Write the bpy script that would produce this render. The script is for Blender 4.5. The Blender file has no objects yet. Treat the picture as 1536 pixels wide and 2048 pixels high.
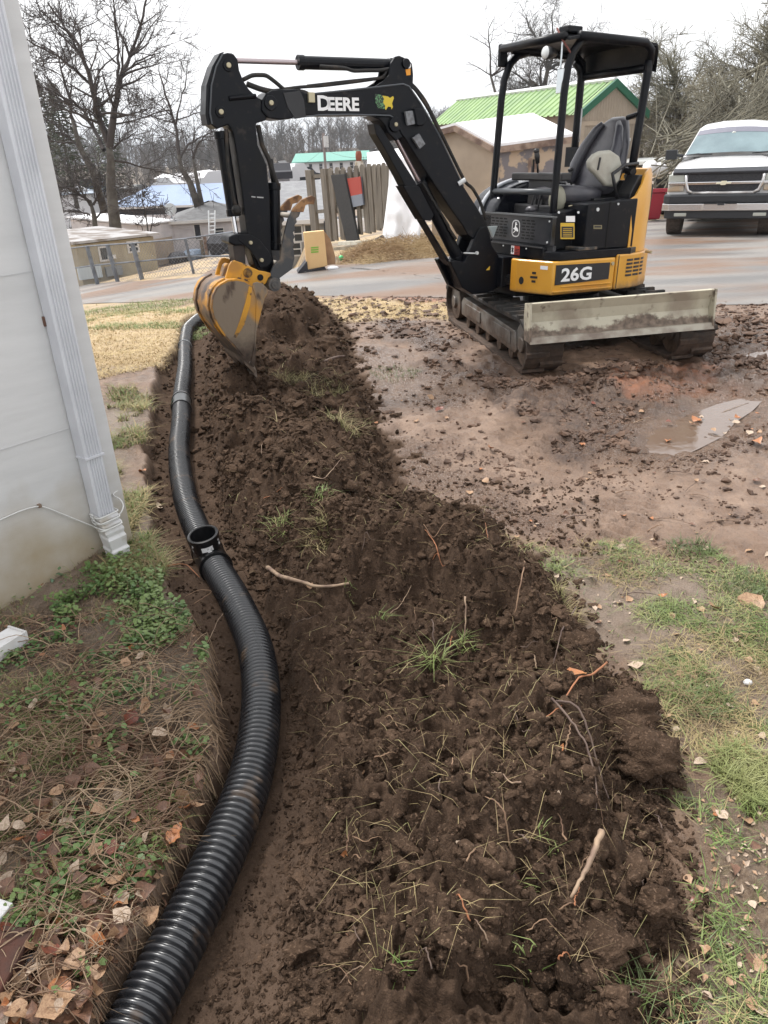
import bpy, bmesh, math, random
import numpy as np
from math import sin, cos, tan, pi, radians, degrees, sqrt, atan2, exp
from mathutils import Vector, Matrix
random.seed(7); rng = np.random.default_rng(7)
sc = bpy.context.scene
COL = sc.collection

# ------------------------------------------------------------------ camera
F = 1500.0; PITCH = radians(25.8); ROLL = radians(2.65)
CAM = np.array([0.0, 0.0, 1.6])
Fw = np.array([0, cos(PITCH), -sin(PITCH)]); R0 = np.array([1.0, 0, 0]); U0 = np.array([0, sin(PITCH), cos(PITCH)])
CR = R0*cos(ROLL) - U0*sin(ROLL); CU = R0*sin(ROLL) + U0*cos(ROLL)
cd = bpy.data.cameras.new('camera'); cam = bpy.data.objects.new('camera', cd); COL.objects.link(cam)
cd.sensor_fit = 'HORIZONTAL'; cd.sensor_width = 36; cd.lens = 36*F/1536; cd.clip_start = 0.05; cd.clip_end = 6000
cam.matrix_world = Matrix(((CR[0], CU[0], -Fw[0], CAM[0]), (CR[1], CU[1], -Fw[1], CAM[1]), (CR[2], CU[2], -Fw[2], CAM[2]), (0, 0, 0, 1)))
sc.camera = cam

# ------------------------------------------------------------------ world, sun, exposure (bright overcast winter day)
w = bpy.data.worlds.new('World'); sc.world = w; w.use_nodes = True
nt = w.node_tree; nt.nodes.clear()
sky = nt.nodes.new('ShaderNodeTexSky'); sky.sky_type = 'NISHITA'; sky.sun_disc = False
SUN_EL = radians(62); SUN_AZ = radians(-50)
sky.sun_elevation = SUN_EL; sky.sun_rotation = SUN_AZ; sky.air_density = 1.0; sky.dust_density = 6.0; sky.ozone_density = 1.0
hs = nt.nodes.new('ShaderNodeHueSaturation'); hs.inputs['Saturation'].default_value = 0.22
mixw = nt.nodes.new('ShaderNodeMixRGB'); mixw.inputs[0].default_value = 0.72; mixw.inputs[2].default_value = (8.75, 8.75, 8.8, 1)
bg = nt.nodes.new('ShaderNodeBackground'); bg.inputs[1].default_value = 0.074
wo = nt.nodes.new('ShaderNodeOutputWorld')
nt.links.new(sky.outputs[0], hs.inputs['Color']); nt.links.new(hs.outputs[0], mixw.inputs[1])
nt.links.new(mixw.outputs[0], bg.inputs[0]); nt.links.new(bg.outputs[0], wo.inputs[0])
sd = bpy.data.lights.new('sun', 'SUN'); sd.energy = 1.5; sd.angle = radians(12); sd.color = (1.0, 0.97, 0.93)
so = bpy.data.objects.new('sun', sd); COL.objects.link(so)
sdir = Vector((cos(SUN_EL)*sin(SUN_AZ), cos(SUN_EL)*cos(SUN_AZ), sin(SUN_EL)))
so.rotation_euler = sdir.to_track_quat('Z', 'Y').to_euler()
sc.view_settings.view_transform = 'Standard'; sc.view_settings.look = 'None'
sc.view_settings.exposure = 1.42; sc.view_settings.gamma = 1.0; sc.view_settings.use_curve_mapping = False

# ------------------------------------------------------------------ geometry helpers
def ray(px, py): return Fw + CR*((px-768)/F) - CU*((py-1024)/F)
def hit_plane(px, py, o, n):
    r = ray(px, py); return CAM + r*(((o-CAM)@n)/(r@n))
def atY(px, py, Y):
    r = ray(px, py); return CAM + r*(Y/r[1])

class Fr:                                   # a local frame
    def __init__(s, o, a, b, c): s.o = np.array(o, float); s.a = np.array(a, float); s.b = np.array(b, float); s.c = np.array(c, float)
    def P(s, a, b, c): return s.o + s.a*a + s.b*b + s.c*c
    def inv(s, p): d = np.array(p)-s.o; return float(d@s.a), float(d@s.b), float(d@s.c)
WORLD = Fr((0, 0, 0), (1, 0, 0), (0, 1, 0), (0, 0, 1))
def yawframe(o, az):                        # a = right, b = forward at azimuth az (deg, clockwise from +Y)
    t = radians(az); return Fr(o, (cos(t), -sin(t), 0), (sin(t), cos(t), 0), (0, 0, 1))

class MB:
    def __init__(s, fr=WORLD): s.v = []; s.f = []; s.fr = fr; s.mi = []; s.cur = 0
    def add(s, vs, fs):
        n = len(s.v); s.v += [tuple(v) for v in vs]
        for f in fs: s.f.append(tuple(i+n for i in f)); s.mi.append(s.cur)
        return s
    def box(s, a0, a1, b0, b1, c0, c1):
        P = s.fr.P
        return s.add([P(a, b, c) for c in (c0, c1) for b in (b0, b1) for a in (a0, a1)],
                     [(0, 2, 3, 1), (4, 5, 7, 6), (0, 1, 5, 4), (2, 6, 7, 3), (0, 4, 6, 2), (1, 3, 7, 5)])
    def prism(s, prof, fn, t0, t1):         # prof: 2D points; fn(u, v, t) -> local triple
        n = len(prof); P = s.fr.P
        vs = [P(*fn(u, v, t0)) for u, v in prof] + [P(*fn(u, v, t1)) for u, v in prof]
        return s.add(vs, [tuple(range(n-1, -1, -1)), tuple(range(n, 2*n))] + [(i, (i+1) % n, n+(i+1) % n, n+i) for i in range(n)])
    def side(s, prof, b0, b1): return s.prism(prof, lambda u, v, t: (u, t, v), b0, b1)     # profile in (a,c)
    def plan(s, prof, c0, c1): return s.prism(prof, lambda u, v, t: (u, v, t), c0, c1)     # profile in (a,b)
    def front(s, prof, a0, a1): return s.prism(prof, lambda u, v, t: (t, u, v), a0, a1)    # profile in (b,c)
    def tube(s, pts, r, n=8, cap=True, local=True):
        pts = [np.array(s.fr.P(*p) if local else p, float) for p in pts]
        m = len(pts); rs = r if hasattr(r, '__len__') else [r]*m
        vs = []; up = None
        for i, p in enumerate(pts):
            t = pts[min(i+1, m-1)] - pts[max(i-1, 0)]; t = t/(np.linalg.norm(t)+1e-12)
            if up is None:
                up = np.array([0, 0, 1.0]) if abs(t[2]) < 0.9 else np.array([1.0, 0, 0])
            x = np.cross(up, t); x /= np.linalg.norm(x)+1e-12; y = np.cross(t, x); up = y
            for k in range(n):
                a = 2*pi*k/n; vs.append(p + (x*cos(a)+y*sin(a))*rs[i])
        fs = [(i*n+k, i*n+(k+1) % n, (i+1)*n+(k+1) % n, (i+1)*n+k) for i in range(m-1) for k in range(n)]
        if cap: fs += [tuple(range(n-1, -1, -1)), tuple((m-1)*n+k for k in range(n))]
        return s.add(vs, fs)
    def cyl(s, p0, p1, r, n=14, r1=None): return s.tube([p0, p1], [r, r if r1 is None else r1], n)
    def lathe(s, prof, n=24, origin=(0, 0, 0), close=False):   # prof: (radius, height) about frame axis c
        P = s.fr.P; m = len(prof)
        vs = [P(origin[0]+r*cos(2*pi*k/n), origin[1]+r*sin(2*pi*k/n), origin[2]+h) for r, h in prof for k in range(n)]
        fs = [(i*n+k, i*n+(k+1) % n, (i+1)*n+(k+1) % n, (i+1)*n+k) for i in range(m-1) for k in range(n)]
        return s.add(vs, fs)
    def ell(s, c, r, n=12, m=8):
        P = s.fr.P; vs = [P(c[0], c[1], c[2]+r[2])]
        for i in range(1, m):
            t = pi*i/m
            for k in range(n):
                a = 2*pi*k/n; vs.append(P(c[0]+r[0]*sin(t)*cos(a), c[1]+r[1]*sin(t)*sin(a), c[2]+r[2]*cos(t)))
        vs.append(P(c[0], c[1], c[2]-r[2])); L = len(vs)-1
        fs = [(0, 1+k, 1+(k+1) % n) for k in range(n)]
        for i in range(m-2):
            for k in range(n): fs.append((1+i*n+k, 1+(i+1)*n+k, 1+(i+1)*n+(k+1) % n, 1+i*n+(k+1) % n))
        fs += [(L, 1+(m-2)*n+(k+1) % n, 1+(m-2)*n+k) for k in range(n)]
        return s.add(vs, fs)
    def quad(s, *ps): return s.add(ps, [tuple(range(len(ps)))])

LOC = {}
def setlabel(o, label=None, cat=None, group=None, kind=None):
    if label: o['label'] = label
    if cat: o['category'] = cat
    if group: o['group'] = group
    if kind: o['kind'] = kind
    return o
def thing(name, loc, label, cat, group=None):
    o = bpy.data.objects.new(name, None); COL.objects.link(o); o.location = tuple(loc); o.empty_display_size = 0.2
    LOC[o.name] = np.array(loc, float); return setlabel(o, label, cat, group)
def finish(me, mat, smooth, n):
    for m in (mat if isinstance(mat, (list, tuple)) else [mat]): me.materials.append(m)
def obj(name, mb, mat, parent=None, bevel=0, smooth=False, loc=None, label=None, cat=None, group=None, kind=None, seg=2, auto=False):
    base = LOC[parent.name] if parent is not None else (np.array(loc, float) if loc is not None else np.zeros(3))
    v = np.array(mb.v, float).reshape(-1, 3) - base
    me = bpy.data.meshes.new(name); me.from_pydata(v.tolist(), [], mb.f)
    finish(me, mat, smooth, len(mb.f))
    if any(mb.mi): me.polygons.foreach_set('material_index', mb.mi)
    b = bmesh.new(); b.from_mesh(me); bmesh.ops.recalc_face_normals(b, faces=b.faces); b.to_mesh(me); b.free()
    if smooth: me.polygons.foreach_set('use_smooth', [True]*len(me.polygons))
    if auto: me.polygons.foreach_set('use_smooth', [True]*len(me.polygons)); me.set_sharp_from_angle(angle=radians(40))
    me.update()
    o = bpy.data.objects.new(name, me); COL.objects.link(o)
    if parent is not None: o.parent = parent
    else: o.location = tuple(base)
    LOC[o.name] = base
    if bevel:
        m = o.modifiers.new('bevel', 'BEVEL'); m.width = bevel; m.segments = seg; m.limit_method = 'ANGLE'; m.angle_limit = radians(35); m.use_clamp_overlap = True
    return setlabel(o, label, cat, group, kind)
def npmesh(name, V, Fq, mat, parent=None, kind=None, loc=(0, 0, 0), smooth=False, attrs=None, label=None, cat=None):
    """V (n,3) array, Fq (m,k) array of equal-size faces"""
    me = bpy.data.meshes.new(name); V = np.asarray(V, np.float32); Fq = np.asarray(Fq, np.int32)
    base = LOC[parent.name] if parent is not None else np.array(loc, float)
    V = (V-base).astype(np.float32)
    k = Fq.shape[1]; me.vertices.add(len(V)); me.vertices.foreach_set('co', V.ravel())
    me.loops.add(Fq.size); me.loops.foreach_set('vertex_index', Fq.ravel())
    me.polygons.add(len(Fq)); me.polygons.foreach_set('loop_start', np.arange(0, Fq.size, k, dtype=np.int32))
    me.polygons.foreach_set('use_smooth', np.full(len(Fq), smooth))
    me.update(calc_edges=True)
    if attrs:
        for an, av in attrs.items():
            at = me.color_attributes.new(an, 'FLOAT_COLOR', 'POINT'); at.data.foreach_set('color', np.asarray(av, np.float32).ravel())
    finish(me, mat, smooth, len(Fq))
    o = bpy.data.objects.new(name, me); COL.objects.link(o)
    if parent is not None: o.parent = parent
    else: o.location = tuple(base)
    LOC[o.name] = base
    return setlabel(o, label, cat, None, kind)

def sm(a, b, x): t = np.clip((x-a)/(b-a), 0, 1); return t*t*(3-2*t)
def _h(ix, iy, s):
    n = (ix*374761393 + iy*668265263 + s*1442695041) & 0xffffffff
    n = ((n ^ (n >> 13))*1274126177) & 0xffffffff
    return ((n ^ (n >> 16)) & 0xffffff)/float(0xffffff)
def vn(x, y, s=0):
    x = np.asarray(x, float); y = np.asarray(y, float)
    ix = np.floor(x).astype(np.int64); iy = np.floor(y).astype(np.int64); fx = x-ix; fy = y-iy
    fx = fx*fx*fx*(fx*(6*fx-15)+10); fy = fy*fy*fy*(fy*(6*fy-15)+10)
    a = _h(ix, iy, s); b = _h(ix+1, iy, s); c = _h(ix, iy+1, s); d = _h(ix+1, iy+1, s)
    return (a*(1-fx)+b*fx)*(1-fy)+(c*(1-fx)+d*fx)*fy
def fbm(x, y, s=0, o=4, g=0.5):
    t = 0; amp = 1; tot = 0
    for i in range(o):
        cx, cy = x*cos(i*1.1)-y*sin(i*1.1), x*sin(i*1.1)+y*cos(i*1.1)
        t = t+amp*vn(cx*2**i+17*i, cy*2**i-9*i, s+i); tot += amp; amp *= g
    return t/tot
def sdf(poly, x, y):                        # signed distance, positive inside
    poly = np.array(poly); d = np.full(x.shape, 1e9); ins = np.zeros(x.shape, bool); n = len(poly)
    for i in range(n):
        ax, ay = poly[i]; bx, by = poly[(i+1) % n]; ex, ey = bx-ax, by-ay
        t = np.clip(((x-ax)*ex+(y-ay)*ey)/(ex*ex+ey*ey+1e-12), 0, 1)
        d = np.minimum(d, np.hypot(x-ax-t*ex, y-ay-t*ey))
        c = ((ay > y) != (by > y)) & (x < ex*(y-ay)/(ey if abs(ey) > 1e-12 else 1e-12)+ax); ins ^= c
    return np.where(ins, d, -d)
def pdist(line, x, y):
    d = np.full(np.shape(x), 1e9)
    for i in range(len(line)-1):
        ax, ay = line[i][:2]; bx, by = line[i+1][:2]; ex, ey = bx-ax, by-ay
        t = np.clip(((x-ax)*ex+(y-ay)*ey)/(ex*ex+ey*ey+1e-12), 0, 1)
        d = np.minimum(d, np.hypot(x-ax-t*ex, y-ay-t*ey))
    return d

# ------------------------------------------------------------------ materials
def mat(name, col, rough=0.6, col2=None, scale=8, detail=6, lo=0.4, hi=0.6, bump=0, bscale=60, metal=0, spec=0.5, col3=None, s3=2.5, lo3=0.55, hi3=0.62, coat=0, stretch=None, trans=0, rvar=0):
    m = bpy.data.materials.new(name); m.use_nodes = True; n = m.node_tree; P = n.nodes['Principled BSDF']
    P.inputs['Roughness'].default_value = rough; P.inputs['Metallic'].default_value = metal
    P.inputs['Specular IOR Level'].default_value = spec; P.inputs['Coat Weight'].default_value = coat
    P.inputs['Base Color'].default_value = (*col, 1)
    tc = n.nodes.new('ShaderNodeTexCoord'); co = tc.outputs['Object']
    if stretch:
        mp = n.nodes.new('ShaderNodeMapping'); mp.inputs['Scale'].default_value = stretch; n.links.new(co, mp.inputs[0]); co = mp.outputs[0]
    def noise(sc_, lo_, hi_, d=detail):
        t = n.nodes.new('ShaderNodeTexNoise'); t.inputs['Scale'].default_value = sc_; t.inputs['Detail'].default_value = d; n.links.new(co, t.inputs['Vector'])
        r = n.nodes.new('ShaderNodeMapRange'); r.inputs[1].default_value = lo_; r.inputs[2].default_value = hi_; n.links.new(t.outputs[0], r.inputs[0]); return r.outputs[0]
    cur = None
    if col2:
        mx = n.nodes.new('ShaderNodeMixRGB'); mx.inputs[1].default_value = (*col, 1); mx.inputs[2].default_value = (*col2, 1)
        f = noise(scale, lo, hi); n.links.new(f, mx.inputs[0]); cur = mx.outputs[0]
        if rvar:
            r = n.nodes.new('ShaderNodeMapRange'); r.inputs[3].default_value = rough; r.inputs[4].default_value = rough+rvar; n.links.new(f, r.inputs[0]); n.links.new(r.outputs[0], P.inputs['Roughness'])
    if col3:
        mx = n.nodes.new('ShaderNodeMixRGB'); mx.inputs[1].default_value = (*col, 1)
        if cur: n.links.new(cur, mx.inputs[1])
        mx.inputs[2].default_value = (*col3, 1); n.links.new(noise(s3, lo3, hi3), mx.inputs[0]); cur = mx.outputs[0]
    if cur: n.links.new(cur, P.inputs['Base Color'])
    if bump:
        b = n.nodes.new('ShaderNodeBump'); b.inputs['Strength'].default_value = 1; b.inputs['Distance'].default_value = bump
        t = n.nodes.new('ShaderNodeTexNoise'); t.inputs['Scale'].default_value = bscale; t.inputs['Detail'].default_value = 6; n.links.new(co, t.inputs['Vector'])
        n.links.new(t.outputs[0], b.inputs['Height']); n.links.new(b.outputs[0], P.inputs['Normal'])
    return m
M = {}
M['black'] = mat('black_paint', (0.0032, 0.004, 0.0065), 0.34, (0.010, 0.010, 0.010), 5, lo=0.5, hi=0.75, bump=0.0006, bscale=90, rvar=0.25, spec=0.2, col3=(0.04, 0.033, 0.027), s3=17, lo3=0.6, hi3=0.85)
M['blackp'] = mat('black_plastic', (0.014, 0.014, 0.016), 0.45, (0.03, 0.028, 0.026), 9, lo=0.5, hi=0.8)
M['rubber'] = mat('rubber', (0.014, 0.013, 0.012), 0.75, (0.05, 0.036, 0.026), 9, lo=0.48, hi=0.66, bump=0.004, bscale=40)
M['yellow'] = mat('yellow_paint', (0.66, 0.33, 0.035), 0.35, (0.58, 0.27, 0.03), 3, lo=0.4, hi=0.7, col3=(0.22, 0.11, 0.05), s3=22, lo3=0.70, hi3=0.78, coat=0.2)
M['bucket'] = mat('worn_bucket_steel', (0.50, 0.23, 0.02), 0.5, (0.14, 0.085, 0.05), 5.5, lo=0.42, hi=0.52, bump=0.003, bscale=30, col3=(0.045, 0.028, 0.02), s3=11, lo3=0.52, hi3=0.62)
M['bucketside'] = mat('worn_bucket_side', (0.20, 0.155, 0.11), 0.5, (0.48, 0.23, 0.03), 2.6, lo=0.5, hi=0.56, bump=0.002, bscale=30, col3=(0.07, 0.045, 0.03), s3=9, lo3=0.58, hi3=0.66, stretch=(1, 1, 0.5))
M['byellow'] = mat('bucket_yellow', (0.60, 0.29, 0.02), 0.45, (0.42, 0.2, 0.03), 7, lo=0.5, hi=0.65, col3=(0.06, 0.035, 0.02), s3=15, lo3=0.6, hi3=0.66, bump=0.001)
M['blade'] = mat('blade_paint', (0.47, 0.44, 0.34), 0.5, (0.30, 0.26, 0.20), 3.0, lo=0.5, hi=0.64, bump=0.003, bscale=26, col3=(0.11, 0.08, 0.06), s3=9, lo3=0.62, hi3=0.70)
M['steel'] = mat('track_steel', (0.19, 0.18, 0.165), 0.45, (0.11, 0.09, 0.075), 6, lo=0.45, hi=0.6, metal=0.3, bump=0.001, col3=(0.09, 0.06, 0.045), s3=3, lo3=0.5, hi3=0.6)
M['pinm'] = mat('brass_pin', (0.45, 0.40, 0.27), 0.4, metal=0.5)
M['chrome'] = mat('chrome', (0.75, 0.75, 0.76), 0.16, metal=1.0)
M['rod'] = mat('piston_rod', (0.42, 0.36, 0.37), 0.25, metal=0.8)
M['white'] = mat('white_print', (0.8, 0.8, 0.8), 0.5)
M['seat'] = mat('seat_vinyl', (0.045, 0.045, 0.055), 0.33, (0.075, 0.072, 0.08), 5)
M['seatpod'] = mat('seat_side_plastic', (0.42, 0.41, 0.35), 0.45, (0.34, 0.32, 0.27), 8, lo=0.45, hi=0.7)
M['decaly'] = mat('decal_yellow', (0.62, 0.40, 0.03), 0.45)
M['decalr'] = mat('decal_red', (0.5, 0.06, 0.04), 0.45)
M['green'] = mat('decal_green', (0.10, 0.28, 0.10), 0.5)
M['thumbrust'] = mat('rusty_thumb', (0.32, 0.17, 0.07), 0.7, (0.12, 0.06, 0.03), 20, lo=0.45, hi=0.6)
M['thumb'] = mat('thumb_paint', (0.045, 0.048, 0.052), 0.5, (0.15, 0.12, 0.09), 10, lo=0.52, hi=0.68, bump=0.001)
M['glassl'] = mat('lamp_glass', (0.6, 0.62, 0.62), 0.08, spec=0.8)
M['bark'] = mat('bark', (0.062, 0.052, 0.044), 0.9, (0.11, 0.10, 0.085), 3, bump=0.02, bscale=14)
M['twigL'] = mat('twigs_dark', (0.055, 0.045, 0.042), 0.9)
M['twigR'] = mat('twigs_lichen_hazy', (0.25, 0.235, 0.18), 0.9, (0.13, 0.12, 0.092), 0.8, lo=0.4, hi=0.6)  # lichen tone raised further, so hazy light is painted into the twigs

def zmud(m, z0, z1, col, sc_=6, amp=.14, seedy=0.0, rough=.8):      # caked mud that gathers on the lower part of a thing
    n = m.node_tree; P = n.nodes['Principled BSDF']; tc = n.nodes.new('ShaderNodeTexCoord'); sp_ = n.nodes.new('ShaderNodeSeparateXYZ'); n.links.new(tc.outputs['Object'], sp_.inputs[0])
    nz = n.nodes.new('ShaderNodeTexNoise'); nz.inputs['Scale'].default_value = sc_; nz.inputs['Detail'].default_value = 8; nz.inputs['Roughness'].default_value = .65; n.links.new(tc.outputs['Object'], nz.inputs['Vector'])
    a = n.nodes.new('ShaderNodeMath'); a.operation = 'MULTIPLY_ADD'; n.links.new(nz.outputs[0], a.inputs[0]); a.inputs[1].default_value = -2*amp; n.links.new(sp_.outputs[2], a.inputs[2])
    r = n.nodes.new('ShaderNodeMapRange'); r.inputs[1].default_value = z0-amp; r.inputs[2].default_value = z1-amp; r.inputs[3].default_value = 1; r.inputs[4].default_value = 0; n.links.new(a.outputs[0], r.inputs[0])
    mx = n.nodes.new('ShaderNodeMixRGB'); mx.inputs[1].default_value = P.inputs['Base Color'].default_value[:]; n.links.new(r.outputs[0], mx.inputs[0])
    if P.inputs['Base Color'].links: n.links.new(P.inputs['Base Color'].links[0].from_socket, mx.inputs[1])
    n2 = n.nodes.new('ShaderNodeTexNoise'); n2.inputs['Scale'].default_value = 25; n2.inputs['Detail'].default_value = 5; n.links.new(tc.outputs['Object'], n2.inputs['Vector'])
    r2 = n.nodes.new('ShaderNodeMapRange'); r2.inputs[1].default_value = .35; r2.inputs[2].default_value = .65; n.links.new(n2.outputs[0], r2.inputs[0])
    c2 = n.nodes.new('ShaderNodeMixRGB'); n.links.new(r2.outputs[0], c2.inputs[0]); c2.inputs[1].default_value = (*[c*.55 for c in col], 1); c2.inputs[2].default_value = (*[c*1.25 for c in col], 1); n.links.new(c2.outputs[0], mx.inputs[2])
    n.links.new(mx.outputs[0], P.inputs['Base Color']); rr = n.nodes.new('ShaderNodeMapRange'); rr.inputs[3].default_value = P.inputs['Roughness'].default_value; rr.inputs[4].default_value = rough; n.links.new(r.outputs[0], rr.inputs[0])
    if not P.inputs['Roughness'].links: n.links.new(rr.outputs[0], P.inputs['Roughness'])
zmud(M['blade'], .385, .41, (.17, .13, .10), 4, .15)
zmud(M['bucket'], .34, .55, (.050, .032, .022), 5, .16)
zmud(M['bucketside'], .36, .50, (.055, .036, .025), 6, .16)
zmud(M['byellow'], .36, .62, (.10, .065, .04), 9, .14)
zmud(M['steel'], .12, .26, (.12, .08, .055), 7, .10)
zmud(M['rubber'], .10, .34, (.075, .048, .033), 7, .16)
zmud(M['yellow'], .46, .54, (.24, .16, .09), 9, .06)
zmud(M['blackp'], .40, .60, (.06, .045, .035), 8, .10)
# ------------------------------------------------------------------ terrain
def slope_base(x, y):
    r = np.hypot(x, y); az = np.degrees(np.arctan2(x, y))
    s = np.clip(0.030-0.0042*az, 0.022, 0.12); s = np.where(az < -40, s*np.clip((90+az)/50, 0, 1), s)
    u = np.clip(r-7.5, 0, None); u = u*u/(u+2.0)
    lim = 8.0*(1-np.exp(-s*u/8.0))
    return -lim-1.0*sm(20, 48, r)*sm(1.5, -3.5, az)-1.0*sm(14, 20, r)*sm(-4.2, -6.0, az)*sm(-10.5, -8.5, az)
def march(px, py, zoff=0.0):
    r = ray(px, py); t = 0.3; prev = t
    if r[2] < 0:
        tq = (zoff-1.6)/r[2]; q = CAM+r*tq
        if q[0]**2+q[1]**2 < 56: return q
    while t < 400:
        p = CAM+r*t
        if p[2] < float(slope_base(p[0], p[1]))+zoff: break
        prev = t; t *= 1.01
    a, b = prev, t
    for _ in range(30):
        m = (a+b)/2; p = CAM+r*m
        if p[2] < float(slope_base(p[0], p[1]))+zoff: b = m
        else: a = m
    return CAM+r*b
def G2(pts, z=0.0): return [tuple(march(x, y, z)[:2]) for x, y in pts]
PIPE_PX = [(245, 2110), (273, 2047), (318, 1965), (362, 1888), (418, 1773), (471, 1656), (502, 1575), (519, 1490), (526, 1390), (512, 1293), (468, 1195), (429, 1130), (392, 1055), (371, 1000), (360, 940), (358, 900), (363, 853), (364, 794), (370, 736), (369, 693), (375, 661), (398, 640), (440, 625)]
PIPE_Z = [-0.10]*len(PIPE_PX)
PIPE = [march(x, y, -0.06) for x, y in PIPE_PX]
PIPE2 = [(p[0], p[1]) for p in PIPE]
# extend under/behind the camera foot
d0 = np.array(PIPE2[0])-np.array(PIPE2[1]); d0 /= np.linalg.norm(d0); PIPE2 = [tuple(np.array(PIPE2[0])+d0*0.6)]+PIPE2
MOUND = G2([(520, 610), (560, 590), (620, 600), (662, 640), (692, 700), (702, 760), (745, 860), (778, 935), (765, 985), (870, 1005), (960, 1055), (1040, 1105), (1092, 1160), (1150, 1255), (1185, 1330), (1285, 1425), (1332, 1520), (1312, 1600), (1335, 1700), (1345, 1850), (1255, 1915), (1310, 2060), (1500, 2600), (640, 2600), (660, 2048), (690, 1800), (650, 1650), (620, 1500), (590, 1350), (560, 1230), (520, 1150), (470, 1060), (440, 980), (425, 900), (415, 800), (410, 720), (440, 650)])
DIRT = G2([(440, 590), (560, 585), (640, 600), (700, 650), (740, 760), (800, 900), (840, 985), (960, 1040), (1060, 1100), (1120, 1160), (1175, 1255), (1200, 1330), (1300, 1430), (1345, 1520), (1340, 1600), (1350, 1700), (1370, 1850), (1330, 1960), (1350, 2060), (1600, 2700), (-100, 2700), (170, 2060), (230, 1900), (300, 1790), (385, 1640), (425, 1500), (430, 1400), (405, 1290), (335, 1180), (308, 1100), (298, 1000), (288, 900), (300, 830), (312, 740), (350, 690), (365, 640)])
STRAW = G2([(100, 640), (180, 628), (300, 618), (420, 606), (560, 595), (700, 603), (900, 612), (900, 640), (760, 640), (660, 640), (520, 650), (400, 660), (345, 705), (300, 745), (200, 760), (100, 790)])
BROKEN = G2([(200, 735), (310, 735), (320, 770), (200, 775)])
RGREEN = G2([(900, 1040), (1010, 1085), (1100, 1105), (1180, 1080), (1330, 1090), (1536, 1130), (1700, 1150), (1900, 2700), (1380, 2700), (1330, 1950), (1370, 1800), (1350, 1600), (1360, 1520), (1290, 1400), (1190, 1310), (1130, 1200), (1060, 1110)])
LGREEN = G2([(100, 800), (290, 800), (280, 900), (285, 1000), (300, 1100), (325, 1190), (390, 1290), (415, 1400), (405, 1500), (360, 1650), (270, 1780), (200, 1900), (140, 2060), (-300, 2700), (-600, 1400), (-200, 1200), (200, 1080)])
DARKMUD = G2([(700, 640), (800, 690), (860, 760), (960, 800), (1040, 870), (1130, 930), (1290, 920), (1310, 850), (1400, 790), (1536, 770), (1650, 700), (1536, 640), (1430, 640), (1390, 700), (1200, 740), (1060, 760), (960, 720), (880, 660), (800, 640)])
PUDDLE = G2([(1305, 870), (1335, 846), (1390, 824), (1440, 806), (1485, 797), (1508, 802), (1490, 820), (1462, 838), (1440, 862), (1392, 886), (1345, 898), (1312, 894)])
PUDDLE2 = G2([(1490, 722), (1560, 700), (1600, 735), (1540, 745)])
PALE = G2([(700, 690), (800, 700), (870, 770), (960, 800), (1040, 880), (1120, 950), (1300, 950), (1536, 880), (1700, 900), (1700, 1130), (1330, 1090), (1180, 1075), (1040, 1090), (900, 1030), (800, 985), (780, 920), (720, 790)])
CLAY = G2([(1230, 720), (1420, 735), (1470, 790), (1330, 800), (1230, 770)])
REDCLAY = G2([(620, 585), (900, 590), (900, 612), (780, 615), (640, 605)])
ROADP_NEAR = [(60, 612), (160, 606), (280, 602), (400, 596), (520, 590), (640, 588), (760, 590), (880, 592), (1010, 596), (1150, 600), (1290, 600), (1420, 606), (1536, 604), (1700, 600)]
ROADP_FAR = [(60, 579), (160, 572), (280, 562), (400, 554), (520, 545), (640, 536), (760, 524), (880, 512), (1010, 498), (1150, 475), (1290, 440), (1420, 428), (1536, 420), (1700, 405)]
RN = np.array(G2(ROADP_NEAR)); RF = np.array(G2(ROADP_FAR))
ROAD = [tuple(p) for p in RN]+[tuple(p) for p in RF[::-1]]
# path along the tyre ruts and the tread marks
RUTS = [G2([(890, 940), (1000, 900), (1060, 860)]), G2([(800, 870), (900, 840), (1060, 770)]), G2([(860, 880), (960, 840), (1020, 790)])]
TREAD = G2([(1010, 945), (1130, 845)]); TREAD2 = G2([(1120, 830), (1200, 800), (1330, 720)]); TREAD3 = G2([(1380, 720), (1520, 650)]); TREAD4 = G2([(1100, 1160), (1290, 990)])

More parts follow.
